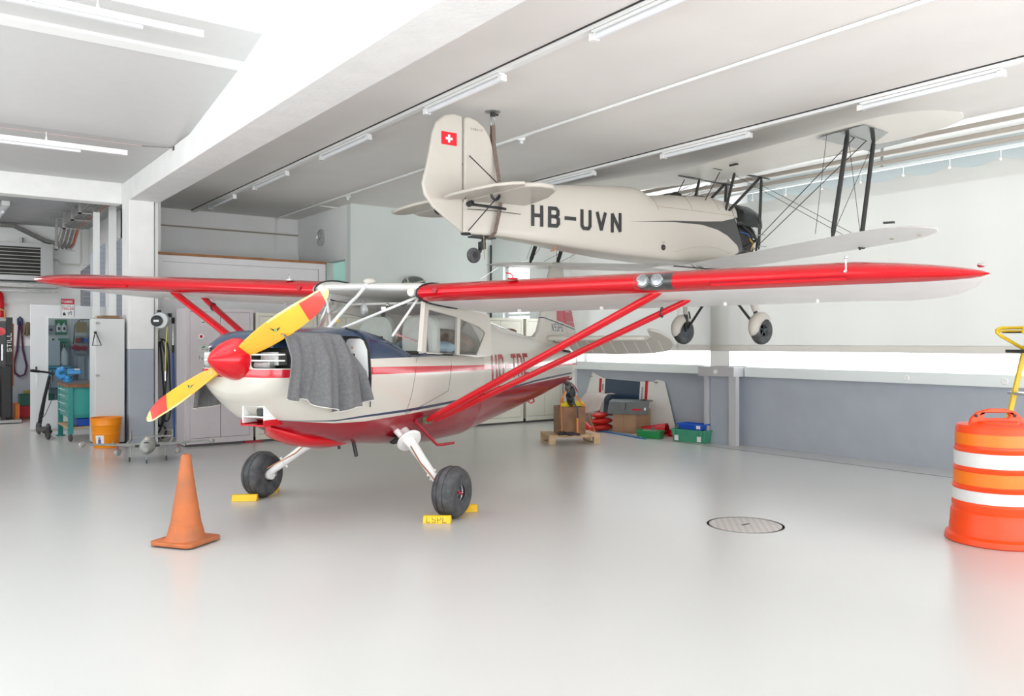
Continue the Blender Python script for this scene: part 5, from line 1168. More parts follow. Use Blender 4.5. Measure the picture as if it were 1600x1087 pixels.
# front suspension strap hidden above the wing centre, and the black hanging pole behind the tail
pl = tag(MB().tube([(7.62, 10.6, 2.45), (7.62, 10.6, 1.2)], .016, 10).build('x', BLACK), 'x', 'x'); bpy.data.objects.remove(pl)
# ---------------------------------------------------------------- things standing in the hangar
# traffic cone
c = empty('traffic_cone', (1.73, 6.62, 0), R(-10), 'worn orange traffic cone standing in the open floor in front of the aeroplane', 'traffic cone')
CONE = mat('faded_orange_rubber', (.52, .14, .04), .6, noise=.0, col2=(.34, .12, .05), nscale=5, bump=.25, bscale=30)
rr = .25; P = []
for k in range(4):
    a = math.pi / 2 * k
    for da in (-.10, .10): P.append((rr * math.cos(a + da), rr * math.sin(a + da)))
MB().poly([P], lambda u, v: (u, v, .012), 0, (0, 0, .028)).build('base', CONE, c, bevel=.006)
MB().lathe([(.155, .04), (.142, .052), (.125, .12), (.119, .145), (.115, .148), (.060, .50), (.036, .672), (.030, .685), (.018, .686), (.016, .60), (0, .6)], n=44).build('cone_body', CONE, c)
for a in (0, math.pi / 2, math.pi, -math.pi / 2): MB().lathe([(.012, 0), (.012, .013)], (.2 * math.cos(a), .2 * math.sin(a), 0), n=8).build('foot', BLACK, c)
# safety drum
d = empty('traffic_drum', (6.86, 2.97, 0), 0, 'large orange and white striped traffic drum with a handle on top', 'traffic drum')
DR = mat('orange_plastic', (.88, .065, .003), .4, noise=.06, nscale=6); DO = mat('reflective_orange_band', (.90, .20, .01), .35, noise=.05, nscale=30); DW = mat('reflective_white_band', (.72, .72, .71), .4, noise=.03, nscale=30)
prof = [(.37, .0), (.385, .01), (.38, .05), (.352, .065), (.348, .13), (.345, .135), (.338, .24), (.325, .25), (.332, .30), (.325, .31), (.325, .42), (.332, .43), (.318, .44), (.318, .56), (.325, .57), (.312, .58), (.312, .71), (.318, .72), (.306, .73), (.304, .88), (.29, .905), (.2, .915), (0, .915)]
prof = [(r_ * .935, z_) for r_, z_ in prof]; MB().lathe(prof, n=72).build('drum_body', DR, d)
for z0, z1, r_, mt, nm in ((.32, .41, .3265, DW, 'white_band'), (.45, .55, .3195, DO, 'orange_band'), (.59, .70, .3135, DW, 'white_band'), (.755, .845, .3065, DO, 'orange_band')):
    r_ *= .936; MB().lathe([(r_ - .004, z0), (r_, z0 + .001), (r_, z1 - .001), (r_ - .004, z1)], n=72).build(nm, mt, d)
hp = [(-.215, .90), (-.20, .955), (-.15, 1.005), (-.06, 1.03), (.06, 1.03), (.15, 1.005), (.20, .955), (.215, .90)]
hh = [(-.09, .955), (-.105, .975), (-.09, .995), (.09, .995), (.105, .975), (.09, .955)]
h = MB().poly([hp, hh], lambda u, v: (u * .807 + .02 * .59, -u * .59 + .02 * .807, v), 0, (-.59 * .035, -.807 * .035, 0)).build('handle', DR, d, bevel=.008, segs=3)
MB().lathe([(.16, .905), (.15, .93), (0, .935)], n=40).build('lid_boss', DR, d)
for s_ in (-1, 1):
    q = MB().lathe([(.012, 0), (.012, .012), (.006, .013)], (s_ * .15 * .807 - .02, -s_ * .15 * .59 - .0, .975), (-.59, -.807, 0), 14).build('handle_hole', DARK, h)
# yellow step ladder
l = empty('step_ladder', (8.28, 3.36, 0), R(-36.2), 'yellow tubular step ladder with a handrail standing behind the traffic drum', 'ladder')
YT = mat('yellow_tube', (.78, .52, .01), .35, noise=.05)
for y in (0, .42):
    MB().tube([(.9, y, 1.70), (.05, y, 1.685), (.015, y, 1.67), (.01, y, 1.645), (.05, y, 1.61), (.27, y, 1.485), (.62, y, 1.29)], .016, 10).build('handrail', YT, l)
    MB().tube([(.02, y, 1.655), (.9, y, 1.655)], .011, 8).build('guard_bar', YT, l)
    MB().cbox((.115, y, .75), (.045, .03, 1.56), ry=R(13)).build('front_leg', YT, l, bevel=.004)
    MB().cbox((.47, y, .70), (.035, .03, 1.42), ry=R(-14)).build('rear_leg', YT, l, bevel=.004)
MB().cbox((.30, .25, 1.46), (.3, .52, .03)).build('platform', BLACK, l)
MB().box((.10, .02, 1.635), (.9, .48, 1.645)).build('tray', DARK, l)
for z in (.35, .7, 1.05): MB().cbox((-.02 + z * .23, .25, z), (.12, .5, .025)).build('step', ALU, l)
# yellow bucket
b = empty('bucket', (2.36, 13.36, 0), 0, 'orange yellow plastic bucket with a paper label beside the column', 'bucket')
BK = mat('orange_yellow_plastic', (.95, .29, .0), .35, noise=.03)
MB().lathe([(0, 0), (.165, 0), (.17, .01), (.19, .20), (.193, .205), (.193, .215), (.19, .22), (.203, .33), (.207, .335), (.205, .345), (.21, .42), (.222, .425), (.222, .44), (.208, .44), (.165, .02), (0, .02)], n=48).build('pail', BK, b)
a0 = math.atan2(-.80, -.62); vs = []
for i in range(9):
    a = a0 - .33 + .66 * i / 8; vs += [(.176 * math.cos(a), .176 * math.sin(a), .055), (.1905 * math.cos(a), .1905 * math.sin(a), .19)]
lb = MB().add(vs, [(2 * i, 2 * i + 2, 2 * i + 3, 2 * i + 1) for i in range(8)]).build('paper_label', PAPER, b)
m = MB(); e = Vector((-math.sin(a0), math.cos(a0), 0)); n_ = Vector((math.cos(a0), math.sin(a0), 0))
for (u, v, w, hh_) in ((0, .10, .04, .07), (0, .145, .024, .02), (0, .162, .03, .008)):
    c0 = n_ * (.184 + (v - .1) * .07) + e * u; m.add([c0 + e * w / 2 + Vector((0, 0, v - hh_ / 2)), c0 - e * w / 2 + Vector((0, 0, v - hh_ / 2)), c0 - e * w / 2 + Vector((0, 0, v + hh_ / 2)), c0 + e * w / 2 + Vector((0, 0, v + hh_ / 2))], [(0, 1, 2, 3)])
m.build('bottle_pictogram', mat('ink_navy', (.08, .08, .2), .5), lb, smooth=False)
# tall white cabinet
WC = mat('white_cabinet', (.74, .74, .74), .4)
w = empty('tall_cabinet', (2.46, 13.8, 0), 0, 'tall plain white cabinet standing left of the column behind the bucket', 'cabinet')
MB().box((2.26, 13.62, .03), (2.66, 14.10, 1.90)).build('body', WC, w, bevel=.004, world=True)
MB().box((2.262, 13.60, .05), (2.658, 13.62, 1.89)).build('door', mat('cabinet_door', (.70, .70, .70), .4), w, bevel=.003, world=True)
MB().box((2.28, 13.66, 0), (2.64, 14.08, .03)).build('plinth', DARK, w, world=True)
for z in (1.83, 1.05): MB().cbox((2.285, 13.59, z), (.05, .02, .03)).build('hinge', STEEL, w, world=True)
MB().tube([(2.24, 13.56, 1.66), (2.20, 13.5, 1.50), (2.32, 13.5, 1.50), (2.26, 13.56, 1.68)], .008, 6, closed=True).sphere((2.25, 13.57, 1.69), .022, 6).build('x', BLACK).name = 'triangle_hanger'
o = bpy.data.objects['triangle_hanger']; tag(o, 'small black triangular hanger hooked on the upper left edge of the white cabinet', 'hanger')
BR_ = mat('kraft_cardboard', (.42, .26, .15), .8, noise=.15, nscale=12)
for i, (z, rz, lb_) in enumerate(((1.912, .1, 'flat piece of brown cardboard on the tall white cabinet, bottom one'), (1.928, -.12, 'flat piece of brown cardboard on the tall white cabinet, middle one'), (1.944, .2, 'flat piece of brown cardboard on the tall white cabinet, top one'))):
    tag(MB().cbox((2.47, 13.82, z), (.34 - i * .04, .32, .012), rz=rz, rx=.0).build('cardboard_sheet', BR_, None, bevel=.003), lb_, 'cardboard')
# work bench trolley
TL = mat('teal_steel', (.02, .27, .25), .45, noise=.12, nscale=10); BW = mat('bench_wood', (.28, .12, .05), .6, noise=.4, nscale=8)
w = empty('workbench_trolley', (2.3, 14.9, 0), 0, 'teal steel workbench trolley with brown wooden top and drawers', 'workbench')
MB().box((2.0, 14.35, .84), (2.62, 15.50, .895)).build('bench_top', BW, w, bevel=.004, world=True)
MB().box((1.995, 14.345, .893), (2.62, 15.50, .90)).build('rubber_mat', mat('dark_mat', (.10, .09, .09), .7), w, world=True)
for x, y in ((2.04, 14.40), (2.04, 15.44), (2.58, 14.40), (2.58, 15.44)):
    lg = MB().cbox((x, y, .48), (.07, .07, .72)).build('leg', TL, w, bevel=.004, world=True)
    z_ = .12 if y < 15 else .02
    if y < 15: 
        MB().cbox((x, y, .135), (.05, .05, .03)).build('caster_fork', STEEL, w, world=True); MB().lathe([(.0, -.018), (.05, -.018), (.06, -.01), (.06, .01), (.05, .018), (0, .018)], (x, y, .062), (1, .2, 0), 24).build('caster_wheel', RUBBER, w, world=True)
    else: MB().box((x - .035, y - .035, 0), (x + .035, y + .035, .13)).cbox((x, y, .01), (.12, .12, .02)).build('foot', TL, w, world=True)
MB().box((2.03, 14.40, .36), (2.60, 15.44, .84)).build('drawer_case', TL, w, bevel=.003, world=True)
for i, (z0, z1) in enumerate(((.74, .83), (.62, .73), (.50, .61), (.37, .49))):
    dr_ = MB().box((2.018, 14.50, z0), (2.03, 15.36, z1)).build('drawer', mat('teal_drawer', (.03, .33, .30), .4) if i == 0 else bpy.data.materials['teal_drawer'], w, bevel=.003, world=True)
    MB().tube([(2.0, 14.62, z1 - .03), (1.985, 14.64, z1 - .03), (1.985, 15.2, z1 - .03), (2.0, 15.22, z1 - .03)], .008, 6).build('drawer_handle', ALU, w, world=True)
MB().box((2.05, 14.398, .42), (2.57, 14.402, .80)).build('end_panel', bpy.data.materials['teal_drawer'], w, world=True)
MB().box((2.0, 14.40, .20), (2.60, 15.5, .225)).build('lower_shelf', mat('plywood', (.55, .36, .2), .6), w, world=True)
tag(MB().box((2.14, 14.45, .227), (2.5, 14.85, .35)).build('storage_bin', mat('blue_bin', (.01, .08, .5), .4), None, bevel=.01), 'blue storage bin on the lower shelf of the teal workbench', 'bin')
v = empty('bench_vise', (2.1, 15.1, .9), R(-20), 'bright blue bench vise mounted on the teal workbench', 'vise')
VB = mat('blue_enamel', (.03, .27, .62), .4)
MB().lathe([(.07, 0), (.07, .03), (.05, .05), (.05, .10)], n=20).build('vise_base', VB, v)
MB().tube([(-.02, 0, .10), (-.10, 0, .08), (-.15, 0, .13), (-.13, 0, .19), (-.05, 0, .21)], .045, 12).build('vise_jaw', VB, v)
MB().cbox((.10, 0, .16), (.20, .08, .07)).cbox((.05, 0, .20), (.10, .10, .03)).build('vise_body', VB, v, bevel=.01)
MB().cyl((-.24, 0, .13), (-.1, 0, .13), .014, 10).cyl((-.22, 0, .0), (-.22, 0, .22), .008, 8).build('vise_handle', BLACK, v)
MB().cbox((.13, 0, .205), (.10, .06, .02)).build('vise_anvil', STEEL, v)
# electric scooter
s_ = empty('electric_scooter', (1.8, 15.4, 0), 0, 'black electric scooter parked between the door and the workbench', 'scooter')
for (x, y) in ((1.80, 14.95), (1.78, 15.92)):
    wy = MB().lathe([(.05, -.025), (.09, -.025), (.105, -.012), (.105, .012), (.09, .025), (.05, .025)], (x, y, .105), (1, .12, 0), 32).build('wheel_tyre', RUBBER, s_, world=True)
    MB().lathe([(0, -.03), (.055, -.027), (.055, .027), (0, .03)], (x, y, .105), (1, .12, 0), 20).build('wheel_hub', DARK, s_, world=True)
MB().box((1.73, 15.0, .09), (1.87, 15.78, .14)).build('deck', BLACK, s_, bevel=.02, segs=3, world=True)
MB().tube([(1.80 , 14.83, .12), (1.80, 14.85, .20), (1.80, 14.95, .225), (1.80, 15.05, .17)], .03, 10, sx=1.0).build('rear_mudguard', BLACK, s_, world=True)
MB().cbox((1.80, 14.845, .205), (.035, .012, .03)).build('tail_light', DRED, s_, world=True)
MB().tube([(1.78, 15.92, .105), (1.80, 15.86, .28), (1.81, 15.78, .36)], .032, 10).build('fork', BLACK, s_, world=True)
MB().tube([(1.80, 15.84, .30), (1.84, 15.72, .62), (1.90, 15.60, .98)], [.035, .027, .024], 12).build('stem', BLACK, s_, world=True)
MB().tube([(1.64, 15.30, 1.085), (1.90, 15.55, 1.04), (2.10, 15.72, .98), (2.22, 15.80, .95)], .017, 10).build('handlebar', BLACK, s_, world=True)
MB().tube([(2.10, 15.72, .98), (2.25, 15.84, .94)], .024, 10).build('grip', DARK, s_, world=True); MB().tube([(1.60, 15.27, 1.09), (1.72, 15.38, 1.07)], .024, 10).build('grip', DARK, s_, world=True)
MB().tube([(1.9, 15.6, .95), (1.93, 15.55, .6), (1.84, 15.6, .35), (1.8, 15.8, .25)], .006, 6).build('brake_cable', BLACK, s_, world=True)
# the white door with a pane, its warning sign and lever
dy = 16.5
fr = MB().poly([[(1.72, .03), (2.92, .03), (2.92, 2.19), (1.72, 2.20)], [(1.985, .52), (2.66, .52), (2.66, 1.97), (1.985, 1.97)]], lambda u, v: (u, dy, v), 0, (0, .05, 0)).build('door_1', mat('white_door', (.80, .80, .81), .4), smooth=False)
fr['kind'] = 'structure'
MB().poly([[(1.96, .50), (2.685, .50), (2.685, 1.995), (1.96, 1.995)], [(1.99, .525), (2.655, .525), (2.655, 1.965), (1.99, 1.965)]], lambda u, v: (u, dy - .012, v), 0, (0, .012, 0)).build('glazing_bead', WPAINT, fr, smooth=False)
MB().box((1.985, dy + .02, .52), (2.66, dy + .025, 1.97)).build('door_pane', glass('grey_door_glass', (.66, .72, .75), .06), fr, smooth=False)
MB().box((1.79, dy - .012, .80), (1.825, dy, 1.10)).build('handle_plate', ALU, fr); MB().box((1.79, dy - .02, 1.05), (1.82, dy - .012, 1.12)).build('key_reader', BLACK, fr)
MB().tube([(1.805, dy - .01, 1.03), (1.805, dy - .06, 1.03), (1.99, dy - .06, 1.025)], .011, 8).build('door_handle', CHROME, fr)
sg = empty('warning_sign', (2.28, dy - .01, 2.15), 0, 'white and red WARNING sign with TOOLS lettering above the door pane', 'sign')
X0, X1, Z0, Z1 = 2.185, 2.40, 1.99, 2.315; yy = dy - .008
MB().box((X0, yy, Z0), (X1, yy + .006, Z1)).build('sign_board', mat('sign_border', (.12, .12, .16), .5), sg, world=True)
MB().box((X0 + .006, yy - .002, Z0 + .006), (X1 - .006, yy, Z1 - .10)).build('white_field', PAPER, sg, world=True)
MB().box((X0 + .006, yy - .002, Z1 - .096), (X1 - .006, yy, Z1 - .006)).build('red_field', mat('sign_red', (.65, .02, .05), .5), sg, world=True)
f_ = lambda x0, z0: (lambda u, v: (x0 + u, yy - .003, z0 + v))
m = MB(); strokes(m, 'WARNING', .022, .045, .005, .007, f_(X0 + .016, Z1 - .075)); m.build('sign_letters_white', PAPER, sg, smooth=False, world=True)
m = MB(); strokes(m, "DON'T TOUCH MY", .0105, .018, .0035, .0028, f_(X0 + .015, Z0 + .185)); m.build('sign_letters_black', BLACK, sg, smooth=False, world=True)
m = MB(); strokes(m, 'TOOLS!!!', .025, .040, .006, .007, f_(X0 + .014, Z0 + .130)); m.build('sign_letters_red', bpy.data.materials['sign_red'], sg, smooth=False, world=True)
m = MB().box((X0 + .03, yy - .003, Z0 + .03), (X0 + .075, yy - .002, Z0 + .065)).box((X0 + .04, yy - .003, Z0 + .065), (X0 + .06, yy - .002, Z0 + .085)); m.build('toolbox_pictogram', DARK, sg, smooth=False, world=True)
m = MB().tube([(X0 + .12, yy - .003, Z0 + .03), (X0 + .13, yy - .003, Z0 + .075), (X0 + .17, yy - .003, Z0 + .085), (X0 + .165, yy - .003, Z0 + .04)], .005, 5).sphere((X0 + .155, yy - .003, Z0 + .10), .010, 5, sc=(1, .2, 1)).tube([(X0 + .13, yy - .003, Z0 + .085), (X0 + .105, yy - .003, Z0 + .07)], .004, 5); m.build('figure_pictogram', DARK, sg, smooth=False, world=True)
# things on the far wall of the rear room, seen beside and through the door
WY = 19.795
def xat(px): # world x on the far wall for a picture column, measured once on the photograph
    t = (px - 800) / 1290; return WY * (t * .80696 + .59060) / (-t * .59060 + .80696)
h_ = empty('air_heater', (1.5, 19.6, 3.2), 0, 'grey wall mounted air heater with dark horizontal louvres in the rear room', 'heater')
MB().poly([[(.6, 2.80), (2.42, 2.80), (2.42, 3.56), (.6, 3.56)], [(.72, 2.90), (2.20, 2.90), (2.20, 3.48), (.72, 3.48)]], lambda u, v: (u, 19.35, v), 0, (0, .44, 0)).build('casing', mat('heater_casing', (.45, .45, .45), .5), h_, smooth=False, world=True)
MB().box((.70, 19.42, 2.88), (2.22, 19.44, 3.50)).build('dark_interior', DARK, h_, world=True)
for i in range(8): MB().cbox((1.46, 19.38, 2.94 + i * .072), (1.52, .05, .012), rx=R(8)).build('louvre', mat('louvre_paint', (.42, .41, .39), .5) if i == 0 else bpy.data.materials['louvre_paint'], h_, world=True)
MB().box((.6, 19.30, 2.66), (2.5, 19.79, 2.74)).box((.6, 19.25, 2.56), (2.5, 19.3, 2.60)).build('support_rail', STEEL, h_, world=True)
sl = empty('lifting_sling', (xat(31), WY, 1.5), 0, 'purple round lifting sling hanging in a long loop on the rear wall', 'sling')
xs = xat(31); PU = mat('purple_webbing', (.09, .025, .07), .8, noise=.3, nscale=30)
MB().tube([(xs - .01, WY - .03, 1.98), (xs - .05, WY - .03, 1.4), (xs - .11, WY - .03, 1.1), (xs - .10, WY - .03, .92), (xs, WY - .03, .84), (xs + .09, WY - .03, .88), (xs + .12, WY - .03, 1.05), (xs + .05, WY - .03, 1.4), (xs + .02, WY - .03, 1.98)], .020, 8).build('sling_loop', PU, sl, world=True)
MB().tube([(xs - .03, WY - .04, 1.90), (xs - .035, WY - .04, 2.02), (xs, WY - .04, 2.06), (xs + .035, WY - .04, 2.02), (xs + .03, WY - .04, 1.90)], .022, 8).build('sling_eye', mat('navy_webbing', (.03, .05, .12), .8), sl, world=True)
mp = empty('mop_head', (xat(43), WY - .05, 1.8), 0, 'tangled brown mop head hanging on the rear wall beside the sling', 'mop'); m = MB()
for i in range(26):
    a = random.uniform(-.08, .08); b_ = random.uniform(-.03, .03); m.tube([(a * .2, b_, .16), (a * .9, b_ - .02, .08), (a + random.uniform(-.02, .02), b_, random.uniform(-.14, -.06))], .010, 5)
q = m.build('strands', mat('mop_brown', (.22, .17, .12), .9), mp); q['kind'] = 'stuff'
for (pz0, pz1, p0, p1, dpt, nm, lab, cat, mt) in (
    (1.70, 2.02, 86, 104, .03, 'eyewash_board', 'green eyewash board with two white bottles behind the door pane', 'board', mat('green_board', (.03, .30, .15), .5)),
    (1.45, 1.63, 91, 106, .10, 'first_aid_box', 'small green first aid box below the eyewash board', 'box', mat('green_box', (.03, .28, .16), .5)),
    (1.05, 1.58, 74, 91, .25, 'water_canister', 'pale translucent water canister on the rear wall behind the door pane', 'canister', mat('pale_canister', (.50, .58, .62), .5)),
    (.86, 1.04, 74, 109, .3, 'parts_box', 'light blue parts box behind the door pane', 'box', mat('light_blue_box', (.10, .38, .52), .5)),
    (1.70, 2.00, 72, 75, .06, 'paper_dispenser', 'grey paper dispenser with a blue mark behind the door pane', 'dispenser', mat('grey_dispenser', (.35, .37, .40), .5))):
    x0, x1 = xat(p0), xat(p1)
    if nm == 'paper_dispenser': x1 = xat(86); pz0, pz1 = 1.72, 1.90
    o = empty(nm, ((x0 + x1) / 2, WY, pz0), 0, lab, cat); MB().box((x0, WY - dpt, pz0), (x1, WY - .001, pz1)).build('body', mt, o, bevel=.006, world=True)
    if nm == 'eyewash_board':
        for k in (.27, .73):
            x = x0 + (x1 - x0) * k; MB().lathe([(.0, 0), (.045, .0), (.048, .02), (.048, .13), (.02, .16), (.018, .19), (0, .19)], (x, WY - .08, 1.76), n=18).build('wash_bottle', PAPER, o, world=True); MB().box((x - .02, WY - .132, 1.80), (x + .02, WY - .128, 1.86)).build('bottle_label', BLACK, o, world=True)
    if nm == 'first_aid_box': MB().box((x0 + .03, WY - dpt - .002, 1.52), (x1 - .03, WY - dpt, 1.56)).build('printed_strip', mat('dark_green', (.01, .10, .06), .5), o, world=True)
    if nm == 'water_canister': MB().tube([(x0 + .10, WY - .14, 1.58), (x0 + .1, WY - .14, 1.62), (x1 - .12, WY - .14, 1.62), (x1 - .12, WY - .14, 1.58)], .012, 6).build('carry_handle', DARK, o, world=True); MB().cyl((x0 + .2, WY - .25, 1.12), (x0 + .2, WY - .33, 1.12), .015, 8).build('tap', ALU, o, world=True)
    if nm == 'paper_dispenser': MB().box((x0 + .05, WY - .062, 1.78), (x0 + .12, WY - .06, 1.83)).build('blue_mark', NAVY, o, world=True)
    if nm == 'parts_box': MB().box((x0 - .002, WY - .302, .98), (x1 + .002, WY, 1.0)).build('lid_seam', DARK, o, world=True)
bt = empty('spray_bottle', (xat(98), WY - .15, 1.05), 0, 'white plastic bottle with a dark cap behind the door pane', 'bottle')
MB().lathe([(0, 0), (.075, .0), (.08, .03), (.08, .25), (.03, .36), (.028, .38), (0, .38)], n=20).build('bottle_body', mat('milky_bottle', (.6, .66, .68), .4), bt); MB().lathe([(.03, .38), (.03, .44), (.012, .46), (0, .46)], n=14).build('cap', NAVY, bt)
MB().box((xat(74), WY - .34, .60), (xat(109), WY, .86)).build('wall_shelf', mat('shelf_grey', (.4, .45, .5), .5)); tag(bpy.data.objects['wall_shelf'], 'grey blue shelf unit on the rear wall carrying the light blue parts box', 'shelf')
pb = empty('power_distributor', (xat(125), WY, 1.4), 0, 'grey power distribution box with red round sockets behind the door pane', 'power box')
x0, x1 = xat(116), xat(134)
MB().box((x0, WY - .12, 1.30), (x1, WY - .001, 1.68)).build('box_body', mat('power_grey', (.35, .37, .36), .5), pb, bevel=.008, world=True)
for i, (px_, z, mt) in enumerate(((120, 1.58, 'r'), (125.5, 1.59, 'k'), (130.5, 1.58, 'b'), (120.5, 1.42, 'r'), (129, 1.42, 'r'), (115.5, 1.43, 'r'))):
    M_ = {'r': DRED, 'k': BLACK, 'b': mat('socket_blue', (.02, .12, .5), .4) if mt == 'b' else None}[mt]
    MB().lathe([(.055, 0), (.055, .06), (.045, .07), (0, .07)], (xat(px_), WY - .12, z), (0, -1, 0), 20).build('socket', M_, pb, world=True)
MB().tube([(xat(114), WY - .03, 1.5), (xat(116), WY - .1, 1.9), (xat(122), WY - .05, 2.02), (xat(128), WY - .1, 1.85)], .010, 6).build('cable', BLACK, pb, world=True)
tag(MB().cbox((xat(125), WY - .16, 1.86), (.20, .06, .22)).tube([(xat(122), WY - .16, 1.97), (xat(125), WY - .16, 2.1), (xat(128), WY - .16, 1.97)], .01, 6).build('hanging_bag', mat('tan_bag', (.36, .27, .12), .8), None, bevel=.02), 'small tan bag hanging above the power box', 'bag')
tag(MB().box((xat(121), WY - .06, .75), (xat(131), WY - .001, 1.25)).build('switch_cabinet', mat('dull_panel', (.42, .45, .46), .6)), 'plain grey cabinet on the rear wall under the power box', 'cabinet')
# red cover and crates
tag(MB().lathe([(.0, 0), (.07, 0), (.075, .05), (.075, .42), (.05, .5), (.02, .52), (.02, .58), (0, .58)], (xat(-1), WY - .12, 2.05), n=20).cbox((xat(3), WY - .12, 2.35), (.18, .06, .03), ry=.6).build('fire_extinguisher', RED), 'red fire extinguisher hung high on the rear wall at the left picture edge', 'fire extinguisher')
for i, (z, mt, lb_) in enumerate(((.0, mat('red_crate', (.45, .01, .03), .5), 'dark red plastic crate on the floor beside the pallet stacker'), (.28, mat('green_crate', (.02, .13, .09), .5), 'dark green plastic crate stacked on the red crate'))):
    g = empty('plastic_crate', (2.1, 19.2, z), 0, lb_, 'crate', 'crates beside the pallet stacker')
    MB().poly([[(-.3, -.2), (.3, -.2), (.3, .2), (-.3, .2)], [(-.28, -.18), (.28, -.18), (.28, .18), (-.28, .18)]], lambda u, v: (u, v, .05 if z == 0 else .0), 0, (0, 0, .22)).box((-.28, -.18, .05 if z == 0 else 0), (.28, .18, .07 if z == 0 else .02)).build('walls', mt, g)
    MB().box((-.31, -.21, .25 if z == 0 else .2), (.31, -.195, .275 if z == 0 else .225)).build('rim', mt, g)
    if z == 0: MB().box((-.3, -.2, 0), (.3, .2, .04)).build('dolly', BW, g)
tag(MB().cbox((2.0, 19.2, .545), (.22, .12, .06), rz=.4).tube([(2.05, 19.15, .56), (2.15, 19.2, .60), (2.25, 19.15, .55)], .015, 6).build('oddments', mat('dull_yellow', (.4, .35, .08), .7)), 'small yellow grey oddments lying in the green crate', 'oddments')
# pallet stacker
ps = empty('pallet_stacker', (1.4, 18.5, 0), 0, 'black and orange pallet stacker lettered STILL at the left picture edge', 'pallet stacker')
SO = mat('orange_machine', (.75, .18, .01), .4, noise=.1)
for x in (1.10, 1.52): MB().box((x, 18.40, .05), (x + .10, 18.56, 2.02)).build('mast_rail', BLACK, ps, bevel=.005, world=True)
MB().box((1.2, 18.5, .12), (1.6, 18.54, 1.95)).build('mast_guard', mat('smoky_guard', (.04, .04, .045), .3), ps, world=True)
MB().box((1.625, 18.50, .7), (1.65, 18.60, 1.9)).build('orange_side_strip', SO, ps, world=True)
MB().box((.9, 18.3, .05), (1.40, 18.9, .85)).build('chassis', SO, ps, bevel=.03, world=True)
MB().box((1.66, 18.45, .05), (1.74, 19.0, .36)).build('outrigger', SO, ps, bevel=.01, world=True)
MB().box((1.0, 18.2, .02), (1.75, 19.0, .07)).build('base_plate', STEEL, ps, world=True)
MB().box((1.42, 18.28, .1), (1.60, 18.38, 1.1)).build('battery_cover', BLACK, ps, bevel=.02, world=True)
MB().tube([(1.36, 18.45, 2.0), (1.36, 18.45, 2.12), (1.42, 18.45, 2.17), (1.50, 18.45, 2.14), (1.50, 18.45, 2.0)], .018, 8).build('lifting_eye', mat('worn_orange', (.4, .2, .06), .6), ps, world=True)
MB().lathe([(0, 0), (.075, 0), (.075, .004), (0, .004)], (1.43, 18.39, 1.75), (0, -1, 0), 24).build('round_sticker', PAPER, ps, world=True)
MB().lathe([(.055, .005), (.073, .005), (.073, .007), (.055, .007)], (1.43, 18.39, 1.75), (0, -1, 0), 24).cbox((1.43, 18.383, 1.75), (.13, .002, .016), ry=R(45)).build('red_ring', RED, ps, world=True)
m = MB(); strokes(m, 'STILL', .068, .075, .018, .011, lambda u, v: (1.60 - v, 18.39, 1.36 + u)); m.build('lettering', PAPER, ps, smooth=False, world=True)
MB().cyl((1.45, 18.38, 1.2), (1.45, 18.38, 1.5), .022, 10).build('lift_cylinder', CHROME, ps, world=True)
# cable trays in the rear room
def wiretray(pts, wd, nm, lab, hang=()):
    t = empty(nm, pts[0], 0, lab, 'cable tray'); P = [Vector(p) for p in pts]
    wv = Vector(wd)
    m = MB()
    for k in (-1, -.5, 0, .5, 1):
        for up in ((0,) if abs(k) < 1 else (0, .06)): m.tube([p + wv * k + Vector((0, 0, up)) for p in P], .006, 5)
    for a, b_ in zip(P, P[1:]):
        n = max(2, int((b_ - a).length / .12))
        for i in range(n): q = a.lerp(b_, i / n); m.tube([q - wv + Vector((0, 0, .06)), q - wv, q + wv, q + wv + Vector((0, 0, .06))], .005, 4)
    m.build('wire_basket', STEEL, t, world=True)
    return t, P, wv
t, P, wv = wiretray([(.9, 19.65, 3.90), (1.75, 19.65, 3.90), (2.32, 19.65, 3.62), (2.55, 19.65, 3.58)], (0, .10, 0), 'cable_tray', 'wire cable tray sloping down along the rear wall above the air heater')
MB().tube([(.9, 19.6, 3.93), (1.75, 19.6, 3.93), (2.32, 19.6, 3.65), (2.6, 19.6, 3.60)], .03, 8).build('cable_bundle', mat('grey_cables', (.30, .28, .26), .6, noise=.3), t, world=True)
MB().tube([(1.9, 19.72, 3.7), (1.9, 19.72, 3.6)], .03, 6).build('wall_bracket', STEEL, t, world=True)
t, P, wv = wiretray([(2.50, 18.6, 3.40), (2.50, 18.2, 3.45), (2.50, 17.6, 3.72), (2.52, 14.5, 3.78)], (.15, 0, 0), 'cable_tray', 'wide wire cable tray hung from the rear room ceiling and turning down to the wall')
for k, mt in ((-.6, 'grey_cables'), (-.1, 'grey_cables'), (.4, 'grey_cables')): MB().tube([p + wv * k + Vector((0, 0, .03)) for p in P], .028, 8).build('cable_bundle', bpy.data.materials[mt], t, world=True)
MB().tube([p + wv * .85 + Vector((0, 0, .035)) for p in P], .024, 8).build('orange_cable', mat('orange_cable', (.6, .12, .03), .5), t, world=True)
for y, z in ((18.35, 3.35), (17.4, 3.66), (16.4, 3.70), (15.6, 3.72)):
    MB().box((2.33, y - .02, z), (2.38, y + .02, 3.98)).build('hanger_rail', STEEL, t, world=True); MB().box((2.25, y - .03, 3.96), (2.46, y + .03, 3.98)).box((2.33, y - .02, z), (2.68, y + .02, z + .02)).build('hanger_bracket', STEEL, t, world=True)
tag(MB().tube([(2.42, 19.6, 3.28), (2.55, 19.6, 3.26), (2.6, 19.6, 3.18), (2.95, 19.6, 3.18), (2.98, 19.6, 3.25), (2.98, 19.6, 3.9)], .020, 8).build('water_pipe', mat('cream_pipe_small', (.6, .58, .54), .5)), 'thin white pipe bending up the rear wall right of the heater', 'pipe')
